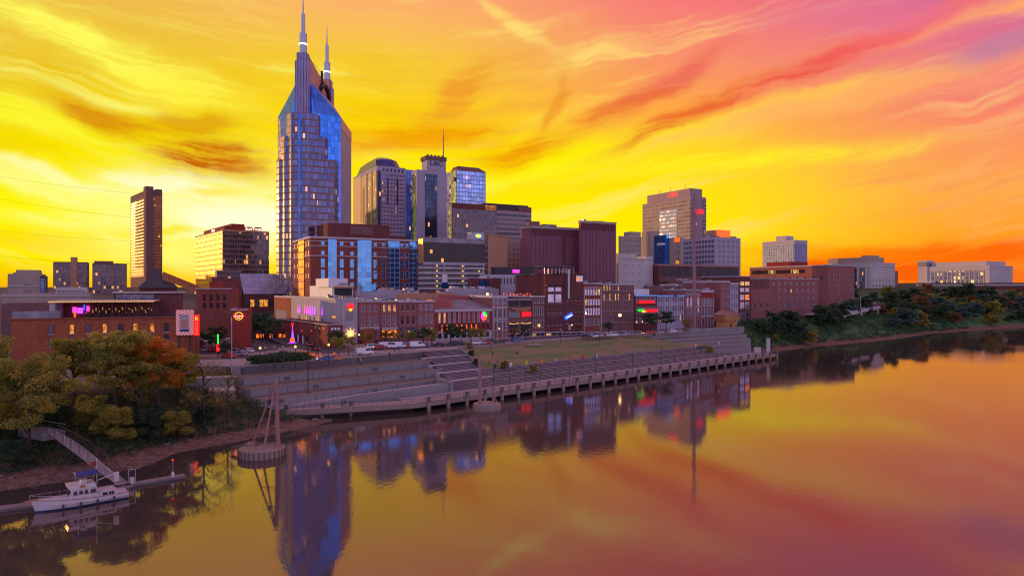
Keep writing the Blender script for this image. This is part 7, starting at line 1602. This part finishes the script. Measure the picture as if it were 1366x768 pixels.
def make_car(kind, colour, lights=False, small=False):
    o = empty('parked_car', (0, 0, 0), 0, 'x', {'saloon': 'car', 'suv': 'car', 'van': 'van', 'pickup': 'pickup truck'}[kind]); w = .9 if kind != 'van' else 1.0
    bm_ = CARME.get(kind) or prof_mesh(PROF[kind], w, .16); CARME[kind] = bm_
    key = (kind, colour)
    if key not in CARME: CARME[key] = bm_.mesh('body', PAINT[colour])
    link('body', CARME[key], o)
    if ('g', kind) not in CARME:
        x0, x1, z0, z1 = GL[kind]; g_ = MB(); sl = .42 if kind != 'van' else .3
        for sy in (-1, 1):
            wa, wb = w - .16 * max(0, z0 - .9) + .012, w - .16 * (z1 - .9) + .012
            g_.add([(x0 - .05, sy * wa, z0), (x1 + sl * .6, sy * wa, z0), (x1 - .05, sy * wb, z1), (x0 + .15, sy * wb, z1)], [(0, 1, 2, 3)])
        pr = PROF[kind]; k_ = max(range(len(pr) - 1), key=lambda i: (pr[i][1] - pr[i + 1][1] > .25) * pr[i][1])
        (xa, za), (xb, zb_) = pr[k_], pr[k_ + 1]
        g_.add([(xa + .06, -w * .82, za - .04), (xa + .06, w * .82, za - .04), (xb + .0, w * .86, zb_ + .05), (xb + .0, -w * .86, zb_ + .05)], [(0, 1, 2, 3)])
        if kind in ('saloon', 'suv'):
            (xa, za), (xb, zb_) = (pr[3], pr[2]) if kind == 'saloon' else (pr[2], pr[1]); g_.add([(xa - .03, -w * .8, za - .04), (xa - .03, w * .8, za - .04), (xb - .02, w * .85, zb_ + .08), (xb - .02, -w * .85, zb_ + .08)], [(0, 1, 2, 3)])
        CARME[('g', kind)] = g_.mesh('window_glass', M['g_black'])
    link('window_glass', CARME[('g', kind)], o)
    if not small:
        L_ = PROF[kind][-1][0]
        for sx in (-1, 1):
            for sy in (-1, 1): link('rim', rmm, link('wheel', whm, o, (sx * L_ * .62, sy * (w - .08), .33)))
        for sy in (-1, 1):
            h_ = link('headlight', hlm if lights else CARME.setdefault('hl0', MB().box(-.03, .05, -.2, .2, -.09, .09).mesh('headlight', M['trim'])), o, (L_ - .02, sy * .6, .68)); link('tail_light', tlm if lights == 2 else CARME.setdefault('tl0', MB().box(-.05, .03, -.2, .2, -.1, .1).mesh('tail_light', M['brick_crimson'])), o, (-L_ + .0, sy * .62, .72))
    return o
PROTO = {}
def car(kind, colour, x, y, z, rz, label, group, lights=0, small=False, name=None):
    k = (kind, colour, lights, small)
    if k not in PROTO: PROTO[k] = make_car(kind, colour, lights, small); o = PROTO[k]
    else: o = dup(PROTO[k], (0, 0, 0))
    o.location = (x, y, z); o.rotation_euler = (0, 0, rz); o['label'] = label; o['group'] = group
    if name: o.name = name
    return o
ordn = ['first', 'second', 'third', 'fourth', 'fifth', 'sixth', 'seventh', 'eighth', 'ninth', 'tenth', 'eleventh', 'twelfth', 'thirteenth', 'fourteenth']
crn = random.Random(9); kn = {'saloon': 'saloon car', 'suv': 'estate car', 'van': 'van', 'pickup': 'pickup truck'}
rows_n = ['street side', 'second', 'middle', 'fourth', 'fifth', 'rear']
for rI in range(6):
    y0 = 212 + rI * 7.6; x0 = -85 - rI * 2.3
    for c_ in range(12):
        x = x0 - c_ * 2.75 - (0 if c_ < 6 else .6); y = y0 + c_ * .5
        if not bool(inpoly(np.array([x]), np.array([y]), LOT)[0]) or crn.random() < .10: continue
        kd = crn.choice(['saloon', 'suv', 'suv', 'pickup', 'van'] if c_ % 4 == 1 else ['saloon', 'suv', 'saloon', 'suv']); cl = crn.choice(['white', 'white', 'silver', 'silver', 'black', 'grey', 'red', 'blue', 'beige'])
        car(kd, cl, x, y, 10.145, R(100) + crn.uniform(-.04, .04), f'{cl} {kn[kd]}, {ordn[c_]} from the neon guitar, {rows_n[rI]} row of car park', 'cars in the corner car park', small=rI > 3)
# kerbside cars on first avenue: (px, py)
fcars = [(497, 464, 'suv', 'white'), (506, 464, 'saloon', 'red'), (516, 463, 'van', 'white'), (526, 463, 'van', 'white'), (537, 462.5, 'pickup', 'white'), (548, 462, 'suv', 'red'), (556, 462, 'van', 'white'), (566, 461.5, 'saloon', 'grey'), (588, 461, 'saloon', 'black'), (604, 460, 'suv', 'black'), (614, 459.5, 'saloon', 'black'),
 (632, 458.5, 'suv', 'white'), (640, 458, 'saloon', 'silver'), (648, 457.5, 'saloon', 'red'), (657, 457, 'suv', 'black'), (668, 456, 'saloon', 'black'), (690, 454.5, 'suv', 'blue'), (783, 449.5, 'saloon', 'black'), (790, 449, 'saloon', 'white'), (797, 448.5, 'suv', 'silver'), (803, 448, 'saloon', 'red'), (810, 447.6, 'saloon', 'white'), (818, 447.2, 'suv', 'white'), (834, 446.2, 'saloon', 'silver'), (842, 445.6, 'suv', 'grey'), (862, 444.4, 'saloon', 'red'), (870, 444, 'saloon', 'red'), (879, 443.5, 'saloon', 'silver'), (898, 442.4, 'suv', 'white'), (906, 442, 'saloon', 'beige'), (914, 441.6, 'suv', 'black')]
marks = [(500, 'by the brick porch'), (530, 'below the orange arched windows'), (556, 'below the teal loft glazing'), (580, 'below the pale sashed rowhouse'), (610, 'near the saloon doors'), (656, 'below the round neon sign'), (680, 'by the ornate rowhouse'), (700, 'before the neon bar'), (790, 'before the red brick warehouse'), (804, 'before the white pilasters'), (830, 'beside the star street lamp'), (850, 'past the star street lamp'), (876, 'below the green neon sign'), (905, 'before the lilac warehouse'), (999, 'near the tall mast')]
seen = {}
for i, (px_, py_, kd, cl) in enumerate(fcars):
    p = G(px_, py_ + 1.2, 10.02); Y_, th_ = rowY(px_); mk_ = next(b for a, b in marks if px_ < a)
    base = f'{cl} {kn[kd]} parked {mk_}'; seen[base] = seen.get(base, 0) + 1
    if seen[base] > 1: base = f'{ordn[seen[base] - 1]} {cl} {kn[kd]} parked {mk_}'
    car(kd, cl, p.x, p.y, 10.02, th_ + (math.pi if i % 2 else 0), base, 'cars parked along the river front street', lights=2 if cl == 'red' or i % 5 == 0 else 0)
mv = [(444, 480.5, 'saloon', 'orange', 3.6, 'bright orange saloon car driving past the lit globe lamp', 2), (434, 481, 'saloon', 'blue', 3.6, 'dark blue saloon car just behind the orange one', 1), (486, 473, 'van', 'white', .55, 'white delivery van crossing the junction', 1), (421, 467, 'suv', 'black', 2.1, 'black tall estate car climbing the cross street', 2), (412, 461, 'saloon', 'grey', 2.1, 'grey saloon car waiting under the traffic signals', 2), (378, 474, 'saloon', 'black', 2.9, 'black saloon car at the lot edge beside the hedge', 0), (330, 470, 'saloon', 'white', 2.6, 'white saloon car with headlights on, first in the queue by the red building', 1), (322, 474, 'saloon', 'silver', 2.6, 'silver saloon car with headlights on, second in the queue', 1), (313, 472, 'suv', 'beige', 2.6, 'beige tall estate car in the queue beside the bent arm standard', 1), (305, 477, 'saloon', 'red', 2.6, 'red saloon car at the tail of the queue', 2), (318, 465, 'saloon', 'grey', 2.6, 'grey saloon car at the head of the far queue lane', 1)]
for px_, py_, kd, cl, rz, lb, li in mv:
    p = G(px_, py_, 10.02); car(kd, cl, p.x, p.y, max(10.02, gz(p.x, p.y) + .02), rz, lb, 'moving cars at the junction', lights=li, name='car')
# construction barrels and boards
for i, (px_, py_, lb) in enumerate([(402, 476, 'orange striped barrier board nearest the hedge end'), (414, 479, 'orange striped barrier board beside the tall dark pole'), (416.5, 479, 'second orange barrier board beside the tall dark pole'), (423, 479.5, 'single orange traffic drum between boards and orange car'), (427, 476, 'orange drum behind the blue car'), (406, 476, 'orange striped board in the road middle'), (616 - 170, 475, 'orange drum under the yellowish street trees')]):
    p = G(px_, py_, 10.02); dr = 'drum' in lb; o = empty('traffic_drum' if dr else 'barrier_board', tuple(p), .3, lb, 'traffic drum' if dr else 'barrier', 'roadworks barriers')
    oc = emis('hi_vis_orange', (1, .12, .01), .35, (.9, .15, .02)) if i == 0 else bpy.data.materials['hi_vis_orange']
    if dr: MB().lathe([(.32, 0), (.3, .35), (.28, .36), (.26, 1.1), (.1, 1.2)], 12).build('drum', oc, o); MB().lathe([(.30, .5), (.30, .68)], 12).build('band', M['white_paint'], o)
    else:
        MB().box(-.75, .75, -.05, .05, .9, 1.7).build('board', oc, o)
        for sx in (-.6, .6): MB().bar((sx, -.3, 0), (sx, 0, 1.0), .08).build('leg', M['white_paint'], o)
# ------------------------------------------------------------------ viaduct with parked cars, bridge
vp = [(1100, 421, 11.5), (1128, 418.5, 11.5), (1150, 414, 11.5), (1172, 409.5, 11.5), (1192, 404.5, 12.5)]
VY = [385, 408, 440, 475, 515]; V = [XY(a, y) for (a, _, _), y in zip(vp, VY)]; VZ = [ZY(b, y) for (_, b, _), y in zip(vp, VY)]
vd = empty('viaduct', (V[0].x, V[0].y, 0), 0, 'curved pale road viaduct on short piers along the wooded slope', 'viaduct')
def strip(line, zs, w0, w1, dz0, dz1, name, mt, par):
    a = offs([tuple(p) for p in line], w0); c = offs([tuple(p) for p in line], w1); n = len(line); ox, oy = par.location.x, par.location.y
    v = [(p[0] - ox, p[1] - oy, z + dz1) for p, z in zip(a, zs)] + [(p[0] - ox, p[1] - oy, z + dz1) for p, z in zip(c, zs)] + [(p[0] - ox, p[1] - oy, z + dz0) for p, z in zip(a, zs)] + [(p[0] - ox, p[1] - oy, z + dz0) for p, z in zip(c, zs)]
    f = []
    for i in range(n - 1): f += [(i, i + 1, n + i + 1, n + i), (2 * n + i, 3 * n + i, 3 * n + i + 1, 2 * n + i + 1), (i, 2 * n + i, 2 * n + i + 1, i + 1), (n + i, n + i + 1, 3 * n + i + 1, 3 * n + i)]
    return MB().add(v, f).build(name, M[mt], par)
strip(V, VZ, 0, 11, -1.0, 0, 'road_deck', 'asphalt', vd); strip(V, VZ, -.5, -.05, -1.3, .9, 'parapet', 'concrete_lt', vd); strip(V, VZ, 11.05, 11.4, -1.2, .8, 'parapet', 'concrete_lt', vd)
for p, z in zip(V[1:], VZ[1:]): MB().box(p.x - vd.location.x - .7, p.x - vd.location.x + .7, p.y - vd.location.y + .6, p.y - vd.location.y + 2.4, gz(p.x, p.y) - 2, z - 1.02).build('pier', M['concrete_lt'], vd)
k_ = 0; vcol = ['silver', 'white', 'red', 'white', 'blue', 'black', 'white', 'silver', 'red', 'grey', 'white', 'blue', 'silver', 'white']
for seg in range(1, 4):
    a, c = V[seg], V[seg + 1]; u = (c - a).normalized(); nn2 = Vector((-u.y, u.x)); L_ = (c - a).length; q = 1.5
    while q < L_ - 2:
        f = q / L_; z_ = VZ[seg] + (VZ[seg + 1] - VZ[seg]) * f
        for lane, off in (('river side', 2.6), ('hill side', 8.4)):
            p = a + u * q + nn2 * off; cl = vcol[(k_ * 5 + (3 if off > 5 else 0)) % 14]
            car('saloon' if k_ % 2 else 'suv', cl, p.x, p.y, z_ + .02, math.atan2(u.y, u.x), f'{cl} {kn["saloon" if k_ % 2 else "suv"]} in the {lane} lane of the viaduct, {ordn[min(13, k_)]} from its start', 'cars queued on the viaduct', small=True)
        k_ += 1; q += 7.2
for px_, Y_, h_, lb in [(1137, 455, 13, 'pale slim lamp standard behind the viaduct start'), (1148, 450, 13, 'pale slim lamp standard over the queued cars'), (1161, 470, 12, 'pale slim lamp standard before the rust coloured trees'), (1127, 405, 10, 'pale slim lamp standard on the viaduct shoulder')]:
    v = XY(px_, Y_); z_ = gz(v.x, v.y); o = empty('light_standard', (v.x, v.y, z_), 0, lb, 'lamp post', 'lamp standards on the slope'); MB().tube([(0, 0, 0), (0, 0, h_)], [.22, .14], 6).build('post', M['pale'], o); MB().box(-.6, .6, -.15, .15, h_, h_ + .2).build('lamp_head', M['trim'], o)
bx0, bx1 = XY(1285, 690), XY(1500, 640); d = bx1 - bx0
rbg = empty('railway_bridge', (bx0.x, bx0.y, 0), math.atan2(d.y, d.x), 'dark red girder bridge with a pale parapet crossing out of frame', 'bridge')
zt_ = ZY(379.5, 690); MB().box(6, d.length, 0, 8, zt_ - 5.2, zt_ - 1.2).build('girder', M['brick_dark'], rbg); MB().box(-40, d.length, -.4, 8.4, zt_ - 1.2, zt_ + .2).build('parapet', M['trim'], rbg)
for k in range(3): MB().box(20 + k * 50, 24 + k * 50, 1, 7, 0, zt_ - 5.2).build('pier', M['concrete'], rbg)
# ------------------------------------------------------------------ people
def person_mesh(seed, pose):
    r_ = random.Random(seed); me = bpy.data.meshes.new('person'); st = .28 if pose == 'walk' else .1
    J = {'pel': (0, 0, .95), 'wa': (0, 0, 1.12), 'ch': (0, .0, 1.36), 'nk': (0, .0, 1.5), 'hd': (.01, 0, 1.64), 'ht': (0, 0, 1.74),
         'sl': (0, .19, 1.42), 'sr': (0, -.19, 1.42), 'el': (-st * .5, .25, 1.14), 'er': (st * .5, -.25, 1.14), 'hl': (-st * .3 + .1, .25, .9), 'hr': (st * .9, -.24, .92),
         'pl': (0, .09, .9), 'pr': (0, -.09, .9), 'kl': (st * .5 + .03, .1, .5), 'kr': (-st * .4 + .03, -.1, .5), 'fl': (st, .1, .08), 'fr': (-st, -.1, .08), 'tl': (st + .16, .11, .04), 'tr': (-st + .16, -.11, .04)}
    if pose == 'sit':
        for k_2 in J: J[k_2] = (J[k_2][0], J[k_2][1], J[k_2][2] - .5)
        J.update(kl=(.42, .1, .47), kr=(.42, -.1, .47), fl=(.45, .1, .06), fr=(.45, -.1, .06), tl=(.6, .1, .04), tr=(.6, -.1, .04), hl=(.3, .15, .55), hr=(.3, -.15, .55))
    K = list(J); ed = [('pel', 'wa'), ('wa', 'ch'), ('ch', 'nk'), ('nk', 'hd'), ('hd', 'ht'), ('ch', 'sl'), ('ch', 'sr'), ('sl', 'el'), ('sr', 'er'), ('el', 'hl'), ('er', 'hr'), ('pel', 'pl'), ('pel', 'pr'), ('pl', 'kl'), ('pr', 'kr'), ('kl', 'fl'), ('kr', 'fr'), ('fl', 'tl'), ('fr', 'tr')]
    rad = dict(pel=.14, wa=.13, ch=.15, nk=.055, hd=.10, ht=.07, sl=.07, sr=.07, el=.045, er=.045, hl=.035, hr=.035, pl=.09, pr=.09, kl=.06, kr=.06, fl=.045, fr=.045, tl=.04, tr=.04)
    me.from_pydata([J[k] for k in K], [(K.index(a), K.index(b)) for a, b in ed], []); o = bpy.data.objects.new('person', me); COL.objects.link(o)
    md = o.modifiers.new('skin', 'SKIN')
    for i, k in enumerate(K): me.skin_vertices[0].data[i].radius = (rad[k], rad[k]); me.skin_vertices[0].data[i].use_root = (i == 0)
    o.modifiers.new('sub', 'SUBSURF').levels = 1
    m2 = bpy.data.meshes.new_from_object(o.evaluated_get(bpy.context.evaluated_depsgraph_get())); bpy.data.objects.remove(o); m2.name = 'person_' + pose
    return m2
PM = {k: person_mesh(i, k) for i, k in enumerate(('walk', 'stand', 'sit'))}
m_skin = pm('skin', (.42, .24, .17), .7, .05, 2); CL = {}
def cloth(c1, c2):
    k = (c1, c2)
    if k not in CL: CL[k] = [pm('shirt_' + c1, CC[c1], .9, .1, 3), pm('trousers_' + c2, CC[c2], .9, .1, 3), m_skin]
    return CL[k]
CC = {'black': (.02, .02, .02), 'white': (.7, .7, .7), 'red': (.5, .04, .04), 'blue': (.05, .1, .35), 'grey': (.2, .2, .22), 'denim': (.07, .1, .2), 'tan': (.4, .28, .18), 'dark': (.03, .03, .04)}
def person(x, y, z, rz, pose, c1, c2, label, group='people on the river front'):
    me = PM[pose].copy(); zz = .5 if pose == 'sit' else 0
    for m_ in cloth(c1, c2): me.materials.append(m_)
    for p in me.polygons:
        c = p.center; h_ = c.z + zz
        p.material_index = 2 if h_ > 1.5 or (h_ < 1.0 and abs(c.y) > .2 and c.z > .5) else (0 if h_ > .98 else 1); p.use_smooth = True
    o = link('person', me, None, (x, y, z), rz); tag(o, label, 'person', group)
    hr = MB().ball((-.015, 0, 1.71 - zz), .115, 8, sz=.8).build('hair', M['bark'], o); return o
def gp(px_, py_, z_): p = G(px_, py_, z_); return p.x, p.y, z_
PPL = [(457, 543, ZD + .1, 'walk', 'dark', 'dark', 'person in dark clothes walking beside the lowest tier'), (460.5, 543, ZD + .1, 'walk', 'black', 'denim', 'second walker in black next to the one in dark clothes'), (765, 509.5, ZD, 'walk', 'dark', 'blue', 'person in dark clothes on the promenade beside the rose red pennant'),
 (481, 486, 10.1, 'stand', 'white', 'dark', 'person in white standing on the tier wall top'), (478, 486, 10.1, 'stand', 'black', 'dark', 'person in black standing on the tier wall top'), (519.5, 477, 9.6, 'stand', 'dark', 'dark', 'person in dark clothes at the road edge behind the railing'), (532, 471, 10.02, 'walk', 'blue', 'dark', 'person in blue crossing the street by the white vans'), (536, 471, 10.02, 'walk', 'white', 'denim', 'person in white crossing the street by the white vans'), (526, 472, 10.02, 'stand', 'red', 'dark', 'person in red waiting by the white vans'), (711, 458.5, 9.9, 'stand', 'grey', 'dark', 'person in grey by the bench at the top of the lawn')]
for i, (px_, py_, z_, po, c1, c2, lb) in enumerate(PPL): person(*gp(px_, py_, z_), rnd.uniform(0, 6.28), po, c1, c2, lb)
def on_lawn(px_, s_, w_):
    p = dk(s_, w_); return p
dg0 = bpy.context.evaluated_depsgraph_get(); dg0.update()
def drop(px_, py_):
    d_ = Vector(((px_ - 683) / F, 1, -(py_ - HY) / F)).normalized(); r_ = SC.ray_cast(dg0, Vector((0, 0, CZ)), d_); return r_[1]
for px_, py_, po, c1, c2, lb in [(657, 474.5, 'stand', 'dark', 'dark', 'person in dark clothes standing alone on the lawn'), (652.5, 485.5, 'sit', 'red', 'denim', 'person in red sitting at the lower edge of the lawn'), (664, 487, 'stand', 'dark', 'grey', 'tall person in dark clothes at the top of the seat steps'), (689, 472.5, 'sit', 'black', 'dark', 'person in black sitting on the lawn, one of a pair'), (692, 472.5, 'sit', 'grey', 'dark', 'person in grey sitting on the lawn, one of a pair'), (637.5, 497.5, 'walk', 'white', 'white', 'person dressed in white climbing the stair flights'), (935, 470, 'stand', 'tan', 'dark', 'person in tan on the terraces below the log kiosk'), (967, 478.5, 'stand', 'white', 'denim', 'person in white on the promenade below the log kiosk'), (900, 482.5, 'walk', 'dark', 'denim', 'person in dark clothes on the downstream seat steps')]:
    q = drop(px_, py_); person(q.x, q.y, q.z, rnd.uniform(0, 6.28), po, c1, c2, lb)
q = drop(712, 461.5); o = empty('stone_bench', (q.x, q.y, q.z - .05), .6, 'long pale stone bench at the top of the lawn', 'bench'); MB().box(-3.4, 3.4, -.5, .5, .35, .55).build('seat', M['concrete_lt'], o)
for sx in (-2.8, 2.8): MB().box(sx - .3, sx + .3, -.4, .4, -.3, .35).build('leg', M['concrete'], o)
# railing on top of the tier wall, and bushes on the steps
railing([(-69.2, 177.4), (-30.4, 217.4)], 9.7, 9.7, 'railing', 'thin dark railing along the top of the tiered walls', None, 2.0, 1.1)
for px_, py_, s_, lf_, lb in [(673, 492, .35, 'leaf_yellow', 'small yellow bush in the upper planted strip'), (711, 498, .35, 'leaf_yellow', 'small yellow green bush in the lower planted strip'), (627, 465, .32, 'leaf_olive', 'bush at the top of the stair flights'), (629, 475, .28, 'leaf_green', 'dark bush halfway down the stair flights'), (636, 487, .3, 'leaf_green', 'dark bush at the lawn corner by the stairs'), (946, 471, .4, 'leaf_yellow', 'yellow bush on the terraces below the log kiosk'), (1035, 455, .5, 'leaf_yellow', 'yellow bush past the pale square post')]:
    q = drop(px_, py_); plant(K_big[4], q.x, q.y, lb, 'bush', 'bushes around the seat steps', scale=s_ * .8, name='bush', leaf=lf_).location.z = q.z - .1
# overhead wires far upstream
wr = empty('overhead_wires', (-560, 700, 75), 0, 'thin overhead power wires crossing the sky beside the residential high-rise', 'wires')
for k, (pa, pb, dz_) in enumerate([((-20, 232), (175, 258), 0), ((-20, 262), (175, 290), 0), ((-20, 305), (175, 322), 0), ((-20, 340), (175, 352), 0)]):
    A, Bq = P(*pa, 690) - wr.location, P(*pb, 690) - wr.location; pts = [A.lerp(Bq, f / 12) - Vector((0, 0, 1.5 * math.sin(math.pi * f / 12))) for f in range(13)]; MB().tube(pts, .06, 4).build('wire', M['dark_metal'], wr)
